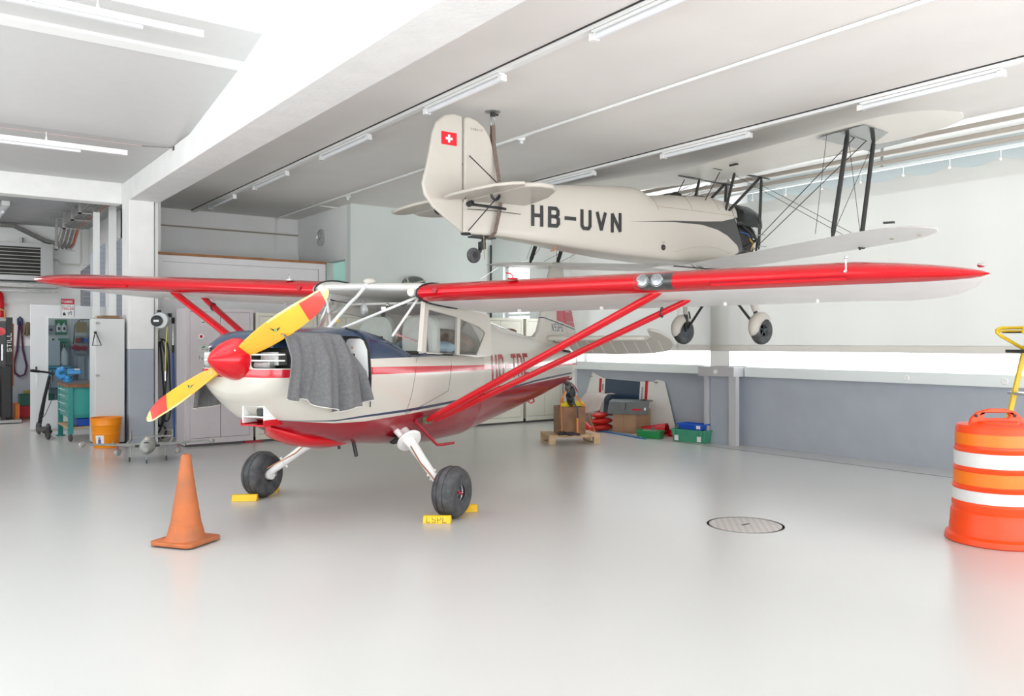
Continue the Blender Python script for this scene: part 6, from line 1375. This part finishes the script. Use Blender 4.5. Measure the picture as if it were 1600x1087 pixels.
tag(MB().tube([(3.0, 16.6, 3.98), (3.0, 16.6, 3.6), (3.05, 16.6, 3.3)], .03, 8).build('drain_pipe', WPAINT), 'white drain pipe behind the free standing posts', 'pipe')
tag(MB().box((3.12, 18.9, 3.38), (3.15, 19.1, 3.60)).build('exit_sign', mat('sign_green', (.01, .20, .10), .5)), 'small green emergency sign high in the rear room', 'sign')
rl2 = empty('fluorescent_light', (1.6, 18.0, 3.9), 0, 'strip light at the far left under the rear room ceiling', 'ceiling light')
MB().box((1.30, 16.6, 3.90), (1.42, 18.9, 3.975)).build('housing', WPAINT, rl2, world=True); MB().tube([(1.36, 17.2, 3.86), (1.36, 18.4, 3.86)], .03, 10).build('tube', LTUBE, rl2, world=True)
# upright stacks of panels behind the posts
PNL = mat('blue_white_panels', (.50, .53, .60), .5, noise=.05)
def louv(x0, x1, y0, y1, z0, z1, lab, mt):
    t = empty('stacked_panels', ((x0 + x1) / 2, y0, z0), 0, lab, 'panels'); MB().poly([[(x0, z0), (x1, z0), (x1, z1), (x0, z1 - (x1 - x0) * .9)]], lambda u, v: (u, y0, v), 0, (0, y1 - y0, 0)).build('panel_block', mt, t, smooth=False, world=True)
    n = int((z1 - z0) / .09)
    m = MB()
    for i in range(n): m.box((x0 - .001, y0 - .004, z0 + .02 + i * .09), (x1, y0, z0 + .028 + i * .09))
    m.build('panel_edges', mat('panel_edge', (.38, .40, .46), .5) if 'panel_edge' not in bpy.data.materials else bpy.data.materials['panel_edge'], t, smooth=False, world=True)['kind'] = 'stuff'
louv(2.93, 3.12, 15.7, 15.9, 0.0, 3.45, 'tall stack of pale blue panels right of the free standing post', PNL)
louv(2.72, 2.92, 16.6, 16.9, 0.0, 3.35, 'tall stack of pale blue panels between the two white posts', PNL)
louv(2.86, 3.14, 18.6, 18.9, 2.0, 3.25, 'dark grey stacked panels left of the white posts', mat('dark_panels', (.22, .23, .25), .6))
# hose reel, hoses, pole beside the column
hr = empty('hose_reel', (3.10, 13.38, 1.9), 0, 'grey round hose reel with black hub mounted on the white column', 'hose reel')
ax = Vector((-.55, -.83, 0)).normalized(); hc = Vector((3.13, 13.38, 1.88))
MB().lathe([(.0, -.05), (.115, -.05), (.125, -.035), (.125, .035), (.115, .05), (0, .05)], hc, ax, 40).build('housing', mat('light_grey_housing', (.62, .64, .65), .4), hr, world=True)
MB().lathe([(.07, .05), (.085, .055), (.085, .075), (.06, .085), (0, .085)], hc + Vector((-.035, .02, -.01)), ax, 30).build('black_hub', BLACK, hr, world=True)
MB().cbox(hc + ax * .088 + Vector((-.035, .02, -.01)), (.08, .004, .03), rz=R(-33)).build('hub_label', PAPER, hr, world=True)
MB().cbox(hc + Vector((-.02, .03, .13)), (.05, .05, .06)).cbox(hc + Vector((.12, -.02, .08)), (.05, .06, .06)).build('bracket', BLACK, hr, world=True)
MB().tube([hc + Vector((.10, -.02, .05)), hc + Vector((.065, -.02, -.4)), hc + Vector((.06, -.02, -.80))], .009, 8).build('yellow_hose', mat('yellow_green_hose', (.65, .62, .05), .4), hr, world=True)
MB().cyl(hc + Vector((.06, -.02, -.78)), hc + Vector((.06, -.02, -.93)), .015, 8).build('nozzle', ALU, hr, world=True)
BH = mat('black_hose', (.03, .03, .032), .45, noise=.2)
def hose(pts, r, lab, cat='hose', mt=None): return tag(MB().tube(pts, r, 8).build('air_hose', mt or BH), lab, cat)
def cat_(P, n=8):
    out = []; V = [Vector(p) for p in P]; V = [V[0]] + V + [V[-1]]
    for i in range(1, len(V) - 2):
        for k in range(n):
            t = k / n; p0, p1, p2, p3 = V[i - 1], V[i], V[i + 1], V[i + 2]
            out.append(.5 * ((2 * p1) + (p2 - p0) * t + (2 * p0 - 5 * p1 + 4 * p2 - p3) * t * t + (3 * p1 - p0 - 3 * p2 + p3) * t ** 3))
    return out + [V[-1]]
hose(cat_([(3.19, 13.78, 1.55), (3.17, 13.78, 1.1), (3.16, 13.78, .5), (3.20, 13.78, .22), (3.28, 13.78, .4), (3.25, 13.78, 1.0), (3.21, 13.78, 1.56)]), .014, 'black hose hanging in a narrow loop closest to the column')
hose(cat_([(3.22, 13.74, 1.58), (3.30, 13.74, 1.2), (3.27, 13.74, .7), (3.22, 13.74, .25), (3.17, 13.74, .12)]), .014, 'black hose hanging from the hook down to the floor, middle of the bunch')
hose(cat_([(3.22, 13.80, 1.60), (3.33, 13.80, 1.50), (3.36, 13.80, 1.0), (3.37, 13.80, .5), (3.33, 13.80, .3), (3.24, 13.8, .34)]), .013, 'black hose hanging in a wide loop nearest the mauve locker')
tag(MB().tube(cat_([(3.20 + .10 * math.cos(a * 1.0) * (1 - a * .008), 13.72 + .05 * math.sin(a * 1.1), .14 + .10 * math.sin(a) + .0 * a) for a in [i * .7 for i in range(30)]], 4), .009, 6).build('cable_coil', mat('dark_cable', (.05, .05, .05), .5)), 'coiled dark cable lying on the floor between column and mauve locker', 'cable')
tag(MB().tube(cat_([(3.26 + .08 * math.cos(a), 13.62 + .04 * math.sin(a * .9), .10 + .08 * math.sin(a + .6)) for a in [i * .8 for i in range(18)]], 4), .005, 6).build('thin_cable', mat('pale_cable', (.45, .42, .35), .5)), 'thin pale cable tangled over the dark coil by the column', 'cable')
tag(MB().cbox((3.19, 13.85, 1.62), (.05, .03, .22)).tube([(3.19, 13.85, 1.62), (3.19, 13.76, 1.60), (3.19, 13.75, 1.64)], .01, 6).build('hose_hook', mat('beige_hook', (.5, .45, .35), .6)), 'beige wall hook carrying the black hoses', 'hook')
sp_ = empty('telescopic_pole', (3.36, 13.62, 0), 0, 'blue telescopic pole with a silver top leaning beside the mauve locker', 'pole')
MB().tube([(3.40, 13.70, .04), (3.405, 13.78, 1.40)], .016, 12).build('blue_shaft', mat('blue_shaft', (.01, .13, .55), .35), sp_, world=True); MB().tube([(3.405, 13.78, 1.40), (3.41, 13.8, 1.86)], .013, 12).build('silver_shaft', CHROME, sp_, world=True)
MB().tube([(3.41, 13.8, 1.84), (3.412, 13.8, 1.94)], .026, 12).tube([(3.405, 13.78, 1.38), (3.407, 13.78, 1.50)], .02, 10).build('black_collar', BLACK, sp_, world=True)
# lockers
MV = mat('mauve_grey_steel', (.60, .545, .565), .4, noise=.03); CR_ = mat('cream_steel', (.70, .675, .58), .4, noise=.03)
LK = []
def locker(x0, x1, h, mt, lab):
    t = empty('steel_locker', ((x0 + x1) / 2, 12.85, 0), 0, lab, 'locker', 'lockers along the rear wall' if mt is CR_ else None)
    MB().box((x0, 12.62, .08), (x1, 13.10, h)).build('body', mt, t, bevel=.003, world=True)
    MB().box((x0 + .01, 12.64, 0), (x1 - .01, 13.08, .08)).build('plinth', mat('plinth_dark', (.12, .11, .11), .6) if 'plinth_dark' not in bpy.data.materials else bpy.data.materials['plinth_dark'], t, world=True)
    f = MB().poly([[(x0, .04), (x1, .04), (x1, h), (x0, h)], [(x0 + .05, .12), (x1 - .05, .12), (x1 - .05, h - .05), (x0 + .05, h - .05)]], lambda u, v: (u, 12.60, v), 0, (0, .02, 0)).build('front_frame', mt, t, smooth=False, world=True)
    MB().box((x0 + .05, 12.615, .12), (x1 - .05, 12.62, h - .05)).build('door_gap', DARK, t, smooth=False, world=True)
    mid = (x0 + x1) / 2
    dd_ = []
    for a, b_ in ((x0 + .053, mid - .003), (mid + .003, x1 - .053)): dd_.append(MB().box((a, 12.602, .125), (b_, 12.615, h - .055)).build('door', mt, t, bevel=.002, world=True))
    MB().cyl((mid - .03, 12.60, 1.1), (mid - .03, 12.58, 1.1), .015, 12).build('lock', STEEL, t, world=True)
    return t
lk = locker(3.30, 4.29, 2.05, MV, 'mauve grey steel locker with stickers beside the column')
MB().box((3.285, 12.66, .02), (3.30, 13.1, 2.05)).build('side_panel', MV, lk, world=True)
for (x, z, w_, h2, nm) in ((3.50, 1.84, .085, .09, 'paper_sticker'), (3.47, 1.63, .075, .06, 'oval_sticker'), (3.47, 1.44, .20, .09, 'note_sticker'), (3.46, 1.31, .24, .10, 'note_sticker')):
    if nm == 'oval_sticker':
        o = MB().lathe([(0, 0), (.042, 0), (.042, .001), (0, .001)], (x + .04, 12.60, z), (0, -1, 0), 24).build(nm, PAPER, lk, smooth=False, world=True)
        o2 = MB().lathe([(.012, 0), (.022, 0), (.022, .001), (.012, .001)], (x + .04, 12.598, z), (0, -1, 0), 20).cbox((x + .04, 12.597, z), (.034, .001, .008)).cbox((x + .04, 12.597, z), (.008, .001, .034)).build('red_emblem', RED, lk, smooth=False, world=True)
    else:
        MB().cbox((x + w_ / 2, 12.600, z), (w_, .002, h2), ry=R(4) if w_ > .1 else 0).build(nm, mat('greyish_paper', (.62, .61, .6), .6) if 'greyish_paper' not in bpy.data.materials else bpy.data.materials['greyish_paper'], lk, smooth=False, world=True)
        m = MB(); rnd = random.Random(int(x * 100 + z * 10))
        for i in range(3 if w_ > .1 else 2):
            for j in range(5 if w_ > .1 else 2):
                if rnd.random() < .75: m.cbox((x + .02 + j * (w_ - .03) / (5 if w_ > .1 else 2) + .005, 12.598, z + .028 - i * .026), (rnd.uniform(.012, .03), .001, .010), ry=rnd.uniform(-.3, .3))
        m.build('scribbles', DARK, lk, smooth=False, world=True)['kind'] = 'stuff'
tag(MB().lathe([(.014, 0), (.016, .008), (0, .009)], (3.55, 12.597, 1.48), (0, -1, 0), 16).build('round_magnet', mat('green_magnet', (.02, .35, .08), .4)), 'small round green magnet on the mauve locker', 'magnet')
red_mat = tag(MB().box((4.16, 12.58, .0), (4.42, 12.66, .035)).build('red_wedge', DRED), 'flat red wedge under the corner of the mauve locker', 'wedge')
for (a, b_), lb in zip(((4.33, 5.32), (5.34, 6.33), (6.35, 7.34), (7.36, 8.38), (8.43, 9.49), (9.56, 10.46)), (
        'cream steel locker right next to the mauve locker, behind the propeller', 'cream steel locker mostly hidden behind the aeroplane cabin, second from the mauve one', 'cream steel locker behind the aeroplane door, third from the mauve one',
        'cream steel locker behind the rear fuselage, fourth from the mauve one', 'cream steel locker seen below the aeroplane tail, left of the last one', 'last cream steel locker at the window end of the row')):
    locker(a, b_, 2.0, CR_, lb)
# pallet with the tail weight
WD = mat('pale_pine', (.62, .42, .24), .6, noise=.25, nscale=9)
pa = empty('wooden_pallet', (8.30, 9.82, 0), R(-25), 'small pale wooden pallet on the floor under the aeroplane tail', 'pallet')
for i in range(5): MB().box((-.40 + i * .1625, -.30, .122), (-.40 + i * .1625 + .15, .30, .142)).build('top_board', WD, pa, bevel=.002)
for y in (-.26, 0, .26): MB().box((-.40, y - .045, .10), (.40, y + .045, .122)).build('stringer', WD, pa, bevel=.002)
for x in (-.35, .35):
    for y in (-.25, .25): MB().box((x - .05, y - .05, .018), (x + .05, y + .04, .10)).build('block', WD, pa, bevel=.002)
for x in (-.35, .35): MB().box((x - .05, -.30, 0), (x + .05, .30, .018)).build('bottom_board', WD, pa, bevel=.002)
bx = empty('weight_box', (8.24, 9.76, .142), R(-27), 'brown wooden weight box strapped onto the pallet below the tail', 'box')
BWD = mat('stained_plywood', (.26, .11, .035), .45, noise=0, col2=(.15, .06, .02), nscale=7)
MB().box((-.205, -.205, 0), (.205, .205, .42)).build('box_shell', BWD, bx, bevel=.004)
MB().box((-.17, -.17, .42), (.17, .17, .422)).build('box_top', DARK, bx)
for i, (x, y, rz, lb) in enumerate(((8.13, 9.70, .3, 'yellow rubber block on the weight box, left of the tailwheel'), (8.33, 9.68, -.2, 'yellow rubber block on the weight box, right of the tailwheel'))):
    o = MB().poly([[(-.10, 0), (.10, 0), (.075, .07), (-.075, .07)]], lambda u, v: (u, -.05, v), 0, (0, .10, 0)).build('support_block', mat('yellow_block', (.80, .62, .01), .4) if i == 0 else bpy.data.materials['yellow_block'], None, bevel=.004)
    o.location = (x, y, .566); o.rotation_euler = (0, 0, rz); tag(o, lb, 'block')
tp = Vector((8.10, 9.63, .90))
st_ = empty('ratchet_strap', tuple(tp), 0, 'orange ratchet straps running from the aeroplane tail down to the pallet', 'strap')
for pts in ([tp, (7.985, 9.66, .64)], [tp, (8.30, 9.54, .60), (8.36, 9.52, .57)], [tp + Vector((.0, -.02, -.02)), (8.13, 9.50, .60), (8.155, 9.475, .565), (8.16, 9.473, .15)]):
    ribbon(pts, (.8, -.6, 0), .026, .003, 'strap_leg', ORANGE, st_)
ribbon([(7.985, 9.66, .64), (7.965, 9.60, .15)], (.8, -.6, 0), .010, .003, 'thin_strap_end', ORANGE, st_); ribbon([(8.36, 9.52, .57), (8.57, 9.53, .15)], (.8, -.6, 0), .010, .003, 'thin_strap_end', ORANGE, st_)
ribbon([tp + Vector((0, -.025, -.02)), (8.12, 9.49, .60), (8.15, 9.468, .56), (8.155, 9.466, .40)], (.8, -.6, 0), .03, .004, 'black_strap', BLACK, st_)
MB().cbox((7.98, 9.62, .66), (.05, .03, .07), rz=.3).build('ratchet', mat('ratchet_orange', (.6, .18, .03), .5), st_, world=True)
MB().sphere((8.16, 9.62, .78), .085, 8, sc=(.8, .8, 1.3)).sphere((8.13, 9.60, .68), .06, 8).build('x', BLACK).name = 'black_sandbag'
tag(bpy.data.objects['black_sandbag'], 'black cloth bundle hanging at the tailwheel above the weight box', 'bundle')
for i, (x, y, rz, lb) in enumerate(((7.96, 9.60, .2, 'dark glove lying on the pallet at its left corner'), (8.02, 9.47, -.4, 'dark glove lying on the pallet in front of the weight box'))):
    o = MB().sphere((0, 0, .03), .07, 7, sc=(1.3, .8, .42)).tube([(.05, .02, .025), (.12, .03, .02)], .018, 8).tube([(.05, -.02, .025), (.13, -.02, .02)], .018, 8).tube([(-.02, .05, .02), (.03, .09, .018)], .015, 8).build('work_glove', mat('dark_glove', (.045, .035, .045), .8, noise=.3) if i == 0 else bpy.data.materials['dark_glove'])
    o.location = (x, y, .143); o.rotation_euler = (0, 0, rz); tag(o, lb, 'glove')
# brown sack on the far tailplane
o = MB().sphere((0, 0, .05), .13, 9, sc=(1.7, .9, .42)).sphere((.12, .03, .07), .09, 8, sc=(1.1, .8, .4)).build('folded_sack', mat('brown_sack', (.30, .18, .10), .85, noise=.3, nscale=18, bump=.8, bscale=25))
o.location = root_matrix(HW) @ Vector((-4.55, -.62, 1.645)); o.rotation_euler = (0, 0, 1.1); tag(o, 'folded brown sack lying on the far tailplane behind the dorsal fin', 'sack')
# pieces against the window wall
pn = empty('cowling_panel', (10.3, 10.8, 0), 0, 'white aircraft cowling panel with a navy middle and red stripes leaning on the grey wall', 'panel')
CPW = mat('panel_white', (.78, .76, .72), .3); CPN = mat('panel_navy', (.02, .045, .09), .25, coat=.4)
def pan(pl, nm, mt, off=0): # (y,z) on a panel leaning towards the wall
    return MB().poly([pl], lambda u, v: (10.40 - off + v * .08, u * 1.0077, v), 0, (.012, 0, 0)).build(nm, mt, pn, smooth=False, world=True)
pan([(9.48, .03), (9.72, .02), (10.05, .86), (9.98, .90), (9.80, .87)], 'side_sheet', CPW); pan([(9.72, .02), (11.72, .02), (11.50, .93), (11.35, .88), (11.1, .87), (10.7, .86), (10.3, .85), (10.05, .86)], 'main_sheet', CPW)
pan([(11.72, .02), (11.98, .02), (11.64, .98), (11.50, .93)], 'side_sheet', CPW)
pan([(10.38, .2), (11.27, .2), (11.27, .872), (11.1, .866), (10.7, .856), (10.38, .85)], 'navy_sheet', CPN, .006)
for a in (10.185, 11.37): pan([(a, .22), (a + .06, .22), (a + .06, .868), (a, .866)], 'red_stripe', RED, .008)
for y0, z0, n_ in ((10.31, .56, 7), (11.325, .66, 4)):
    m = MB()
    for i in range(n_): z_ = z0 + i * .03; m.cbox((10.40 + z_ * .08 - .010, y0 * 1.0077, z_), (.003, .030, .014)); m.cbox((10.40 + z_ * .08 - .010, y0 * 1.0077 + .01 * (-1) ** i, z_ + .009), (.003, .010, .010))
    m.build('vertical_lettering', NAVY, pn, smooth=False, world=True)['kind'] = 'stuff'
for y, z in ((9.98, .85), (9.50, .10), (11.66, .90)): MB().cbox((10.38 + z * .08, y * 1.0077, z), (.05, .05, .02)).build('latch', STEEL, pn, world=True)
# cloth
vs = []; NX, NY = 24, 18
for i in range(NX + 1):
    for j in range(NY + 1):
        u, v = i / NX, j / NY; y = 11.65 - .85 * u; x = 9.72 + .45 * v - .012 * math.sin(u * 17)
        top = .62 - .25 * max(0, .35 - u) * 2.2 ; z = top * math.sin(min(1, v * 1.25 + .15) * math.pi / 2) * (1 if v > .0 else .9) + .012 * math.sin(u * 19 + v * 3); z = max(.26 + .22 * max(0, u - .6), z)
        vs.append((x, y, z))
o = MB().add(vs, [(i * (NY + 1) + j, (i + 1) * (NY + 1) + j, (i + 1) * (NY + 1) + j + 1, i * (NY + 1) + j + 1) for i in range(NX) for j in range(NY)]).build('dust_sheet', mat('pinkish_cloth', (.58, .50, .47), .85, noise=.1, bump=.3), None, sharp=180, solid=.008)
tag(o, 'pinkish beige cloth thrown over the pieces beside the cardboard box', 'cloth')
RV = mat('red_vinyl', (.60, .025, .015), .35, noise=.1)
def cushion(c, sz, rz, lab, rx=0):
    o = MB().sphere((0, 0, 0), .5, 10, sc=sz).build('red_cushion', RV); 
    o.location = c; o.rotation_euler = (rx, 0, rz); tag(o, lab, 'cushion', 'red vinyl cushions by the weight box')
cushion((9.80, 10.72, .06), (.55, .30, .12), .3, 'red vinyl cushion at the bottom of the pile beside the cardboard box'); cushion((9.80, 10.74, .17), (.50, .28, .12), .1, 'red vinyl cushion in the middle of the pile beside the cardboard box'); cushion((9.80, 10.78, .27), (.44, .26, .10), .35, 'red vinyl cushion on top of the pile beside the cardboard box')
tag(MB().tube([(9.36, 10.52, .06), (9.42, 10.82, .16), (9.50, 11.08, .30)], [.05, .065, .04], 12, sx=1).build('red_bolster', RV), 'long red padded roll lying behind the weight box', 'bolster')
tag(MB().cbox((9.78, 11.30, .13), (.25, .40, .25), rz=.2).build('white_box', mat('off_white_box', (.70, .66, .58), .6), None, bevel=.02), 'off white box under the pinkish cloth', 'box')
tag(MB().tube([(9.0, 11.0, .035), (9.15, 11.1, .05), (9.35, 11.0, .04)], .035, 10).build('red_handle_piece', RED), 'short red piece lying on the floor left behind the pallet', 'part')
# cardboard box and sheet-metal cover
cb = empty('cardboard_box', (10.13, 10.31, 0), R(11), 'brown cardboard box standing by the window wall under the grey metal cover', 'box')
KB = mat('kraft_box', (.45, .27, .16), .75, noise=.08, nscale=4)
MB().box((-.25, -.24, 0), (.20, .24, .40)).build('box_body', KB, cb, bevel=.004)
MB().box((-.254, .0, .0), (-.25, .012, .40)).build('box_seam', BR_, cb)
MB().box((-.18, -.2, .40), (.16, .22, .402)).build('box_flap', BR_, cb)
gc = empty('metal_cover', (10.10, 10.28, .432), R(32), 'grey painted sheet metal cover with a red mark lying on the cardboard box', 'cover')
GM = mat('grey_sheet_metal', (.17, .18, .18), .45, .3, noise=.15, nscale=10)
prof = [(-.31, -.10), (-.20, .095), (.02, .125), (.12, .10)]
rings = [[Vector((x, y, z)) for x, z in prof] + [Vector((x + .006, y, z - .008)) for x, z in prof[::-1]] for y in (-.34, -.12, .12, .36)]
MB().loft(rings).build('cover_shell', GM, gc, sharp=20)
MB().cbox((-.268, -.14, -.03), (.008, .16, .03), ry=R(29)).build('red_label', RED, gc); MB().cbox((-.245, .06, .01), (.012, .012, .13), ry=R(29)).build('slot', BLACK, gc)
MB().cbox((-.262, -.28, -.015), (.01, .03, .05), ry=R(29)).build('latch', WPAINT, gc); MB().cbox((-.05, -.2, .128), (.06, .08, .012)).build('rubber_pad', BLACK, gc)
# red cowl halves
def half(c, L, r0, r1, rz, lab, tilt=0):
    N = 16; rings = []; vs = []
    for i in range(9):
        q = i / 8; rr = r0 + (r1 - r0) * q
        for k in range(N + 1): a = math.pi * k / N; vs.append((q * L - L / 2, rr * math.cos(a), rr * math.sin(a)))
    o = MB().add(vs, [(i * (N + 1) + k, i * (N + 1) + k + 1, (i + 1) * (N + 1) + k + 1, (i + 1) * (N + 1) + k) for i in range(8) for k in range(N)]).build('red_fairing', RED, None, solid=.006); o.location = c; o.rotation_euler = (0, tilt, rz); tag(o, lab, 'fairing', 'red aircraft fairings by the wall')
half((10.06, 9.72, .0), .42, .20, .13, R(120), 'short wide red fairing shell next to the cardboard box'); half((10.28, 9.22, .0), .55, .14, .10, R(118), 'longer red fairing shell behind the blue bin')
# crates
def crate(c, sz, rz, mt, lab, nm='plastic_crate', cat='crate', ribs=0):
    t = empty(nm, c, rz, lab, cat); L, W_, H_ = sz; th = .012
    rg = [[Vector((sx * L / 2 * k, sy * W_ / 2 * k, z)) for sx, sy in ((-1, -1), (1, -1), (1, 1), (-1, 1))] for k, z in ((.92, 0), (1, H_), (.96, H_), (.88, .015))]
    MB().loft(rg).build('tub', mt, t, bevel=.004)
    MB().poly([[(-L / 2 - .012, -W_ / 2 - .012), (L / 2 + .012, -W_ / 2 - .012), (L / 2 + .012, W_ / 2 + .012), (-L / 2 - .012, W_ / 2 + .012)], [(-L / 2 + .01, -W_ / 2 + .01), (L / 2 - .01, -W_ / 2 + .01), (L / 2 - .01, W_ / 2 - .01), (-L / 2 + .01, W_ / 2 - .01)]], lambda u, v: (u, v, H_ - .02), 0, (0, 0, .022)).build('rim', mt, t, bevel=.003)
    return t
GC_ = mat('sea_green_plastic', (.06, .32, .19), .4, noise=.05); GD = mat('bright_green_plastic', (.01, .25, .06), .4)
cr = crate((9.90, 8.72, 0), (.60, .34, .19), R(100), GC_, 'sea green plastic crate with the blue bin on it beside the pier')
for x in (-.2, .2): MB().box((x - .035, .182, .02), (x + .035, .186, .10)).build('white_label', PAPER, cr)
for x in (-.24, .05, .24): MB().box((x - .02, .186, .10), (x + .02, .20, .19)).build('clip', GC_, cr)
cr = crate((9.70, 9.46, 0), (.40, .22, .12), R(112), GD, 'small bright green crate left of the sea green one')
tag(MB().cbox((9.70, 9.46, .10), (.08, .24, .04), rz=.3).cbox((9.72, 9.42, .14), (.03, .03, .08)).build('tool_insert', STEEL), 'grey metal parts lying in the small bright green crate', 'parts')
bb = crate((9.88, 8.70, .192), (.44, .24, .09), R(96), mat('blue_plastic', (.01, .10, .55), .4), 'blue storage bin lying on the sea green crate', 'storage_bin', 'bin')
for i in range(9): MB().box((-.20 + i * .045, .118, .0), (-.19 + i * .045, .126, .085)).build('bin_rib', bpy.data.materials['blue_plastic'], bb)
MB().box((-.205, .128, .02), (-.13, .130, .075)).build('bin_label', PAPER, bb)
tag(MB().tube([(9.72, 10.75, .012), (9.44, 9.32, .012)], .012, 8).cyl((9.71, 10.70, .012), (9.726, 10.78, .012), .018, 8).build('blue_rod', mat('blue_rod', (.02, .22, .55), .4)), 'long blue rod lying on the floor in front of the cardboard box', 'rod')
tag(MB().tube([(9.70, 10.22, .014), (9.53, 9.50, .014)], .014, 8).build('grey_rod', STEEL), 'grey metal rod lying beside the blue rod', 'rod')
# black pole in the corner
tag(MB().tube([(9.50, 13.70, 0), (9.50, 13.70, 3.5)], .022, 12).build('black_pole', BLACK), 'thin black vertical pole at the edge of the pale rear wall', 'pole')
# emblem plaque
pq = empty('wall_plaque', (7.74, 13.75, 2.68), 0, 'dark oval emblem plaque with a relief aeroplane on the pale rear wall', 'plaque')
PQ = mat('plaque_grey', (.16, .18, .17), .6, noise=.4, nscale=25)
def ell(a, b_, n=32): return [(a * math.cos(2 * math.pi * k / n), b_ * math.sin(2 * math.pi * k / n)) for k in range(n)]
MB().poly([ell(.24, .13)], lambda u, v: (7.74 + u, 13.70, 2.66 + v), 0, (0, .05, 0)).build('plaque_board', PQ, pq, world=True)
MB().tube([(7.74 + .225 * math.cos(a), 13.69, 2.67 + .12 * math.sin(a)) for a in [2 * math.pi * i / 32 for i in range(32)]], .010, 6, closed=True).build('plaque_rim', mat('plaque_rim_grey', (.33, .35, .36), .5), pq, world=True)
MB().tube([(7.50, 13.66, 2.67), (7.6, 13.65, 2.65), (7.78, 13.64, 2.63), (7.95, 13.65, 2.66)], [.008, .02, .026, .01], 10).poly([[(7.56, 2.66), (7.60, 2.66), (7.57, 2.76), (7.54, 2.77)]], lambda u, v: (u, 13.65, v), 0, (0, .01, 0)).poly([[(7.64, 2.655), (7.86, 2.71), (8.0, 2.73), (7.90, 2.69), (7.74, 2.64)]], lambda u, v: (u, 13.64, v), 0, (0, .012, 0)).poly([[(7.62, 2.63), (7.80, 2.60), (7.88, 2.56), (7.72, 2.60)]], lambda u, v: (u, 13.63, v), 0, (0, .012, 0)).build('relief_aeroplane', mat('relief_cream', (.50, .50, .40), .5), pq, world=True)
# model jet on the floor
mj = empty('model_jet', (2.52, 11.45, 0), R(-107 + 90 - 0), 'large grey model jet aeroplane with tip tanks standing on the floor near the column', 'model aeroplane')
MJ = mat('model_grey', (.42, .43, .40), .5, noise=.3, nscale=10); mj.rotation_euler = (0, 0, R(-17))
# local: -y nose (towards the viewer), x along the wing
rings = []
for y, w_, h2, z in ((-.36, .005, .005, .185), (-.35, .03, .03, .187), (-.30, .062, .062, .19), (-.2, .088, .085, .20), (-.05, .10, .095, .21), (.12, .098, .09, .21), (.26, .07, .07, .21), (.32, .045, .045, .215)):
    rings.append([Vector((w_ * math.cos(2 * math.pi * k / 20), y, z + h2 * math.sin(2 * math.pi * k / 20))) for k in range(20)])
MB().loft(rings).build('fuselage_pod', MJ, mj)
MB().sphere((0, -.06, .285), .055, 8, sc=(.8, 1.9, .9)).build('canopy', mat('canopy_pale', (.55, .53, .48), .2), mj); MB().box((-.028, -.26, .24), (.028, -.10, .275)).build('anti_glare_panel', BLACK, mj, bevel=.01)
for s_ in (-1, 1):
    MB().loft([[Vector((s_ * x, y0 + c_ * (.5 - .5 * math.cos(2 * math.pi * k / 12)), z + t_ * math.sin(2 * math.pi * k / 12))) for k in range(12)] for x, y0, c_, z, t_ in ((.06, -.10, .34, .205, .018), (.3, -.05, .26, .215, .013), (.75, .05, .13, .235, .008))]).build('wing', MJ, mj)
    MB().loft([[Vector((s_ * .78 + r_ * math.cos(2 * math.pi * k / 14), y, .235 + r_ * math.sin(2 * math.pi * k / 14))) for k in range(14)] for y, r_ in ((-.06, .006), (-.03, .028), (.04, .038), (.14, .034), (.24, .006))]).build('tip_tank', mat('tank_silver', (.5, .5, .47), .35, .5) if s_ < 0 else bpy.data.materials['tank_silver'], mj)
    t = MB().loft([[Vector((s_ * .36 + r_ * math.cos(2 * math.pi * k / 14), y, .13 + r_ * math.sin(2 * math.pi * k / 14))) for k in range(14)] for y, r_ in ((-.14, .006), (-.11, .032), (-.03, .042), (.1, .034), (.2, .006))]).build('drop_tank', bpy.data.materials['tank_silver'], mj)
    MB().box((s_ * .36 - .006, -.04, .165), (s_ * .36 + .006, .06, .215)).build('tank_pylon', DRED, mj)
    MB().box((s_ * .11 - .035, -.09, .195), (s_ * .11 + .035, -.07, .225)).build('air_intake', BLACK, mj)
    MB().tube([(s_ * .20, 0, .21), (s_ * .21, 0, .05)], .009, 8).build('gear_leg', MJ, mj); MB().lathe([(0, -.01), (.028, -.01), (.033, 0), (.028, .01), (0, .01)], (s_ * .22, 0, .034), (1, 0, 0), 20).build('gear_wheel', RUBBER, mj)
    MB().loft([[Vector((s_ * .26 + .012 * math.cos(2 * math.pi * k / 8), y, .225 + .014 * math.sin(2 * math.pi * k / 8))) for k in range(8)] for y in (.12, .5, .66)]).build('tail_boom', MJ, mj)
    MB().poly([[(.46, .20), (.68, .20), (.66, .34), (.56, .36)]], lambda u, v: (s_ * .26, u, v), 0, (.008, 0, 0)).build('tail_fin', MJ, mj, bevel=.002); MB().cbox((s_ * .26 - .002, .55, .24), (.014, .05, .02)).build('orange_mark', mat('orange_mark', (.6, .12, .05), .5) if s_ < 0 else bpy.data.materials['orange_mark'], mj)
    MB().box((s_ * .42, .04, .235), (s_ * .42 + .006, .14, .27)).build('wing_fence', MJ, mj)
MB().box((-.26, .56, .255), (.26, .66, .265)).build('tailplane', MJ, mj)
MB().tube([(0, -.20, .13), (0, -.22, .05)], .008, 8).build('nose_gear_leg', MJ, mj); MB().lathe([(0, -.009), (.023, -.009), (.027, 0), (.023, .009), (0, .009)], (0, -.225, .027), (1, 0, 0), 20).build('nose_wheel', RUBBER, mj)
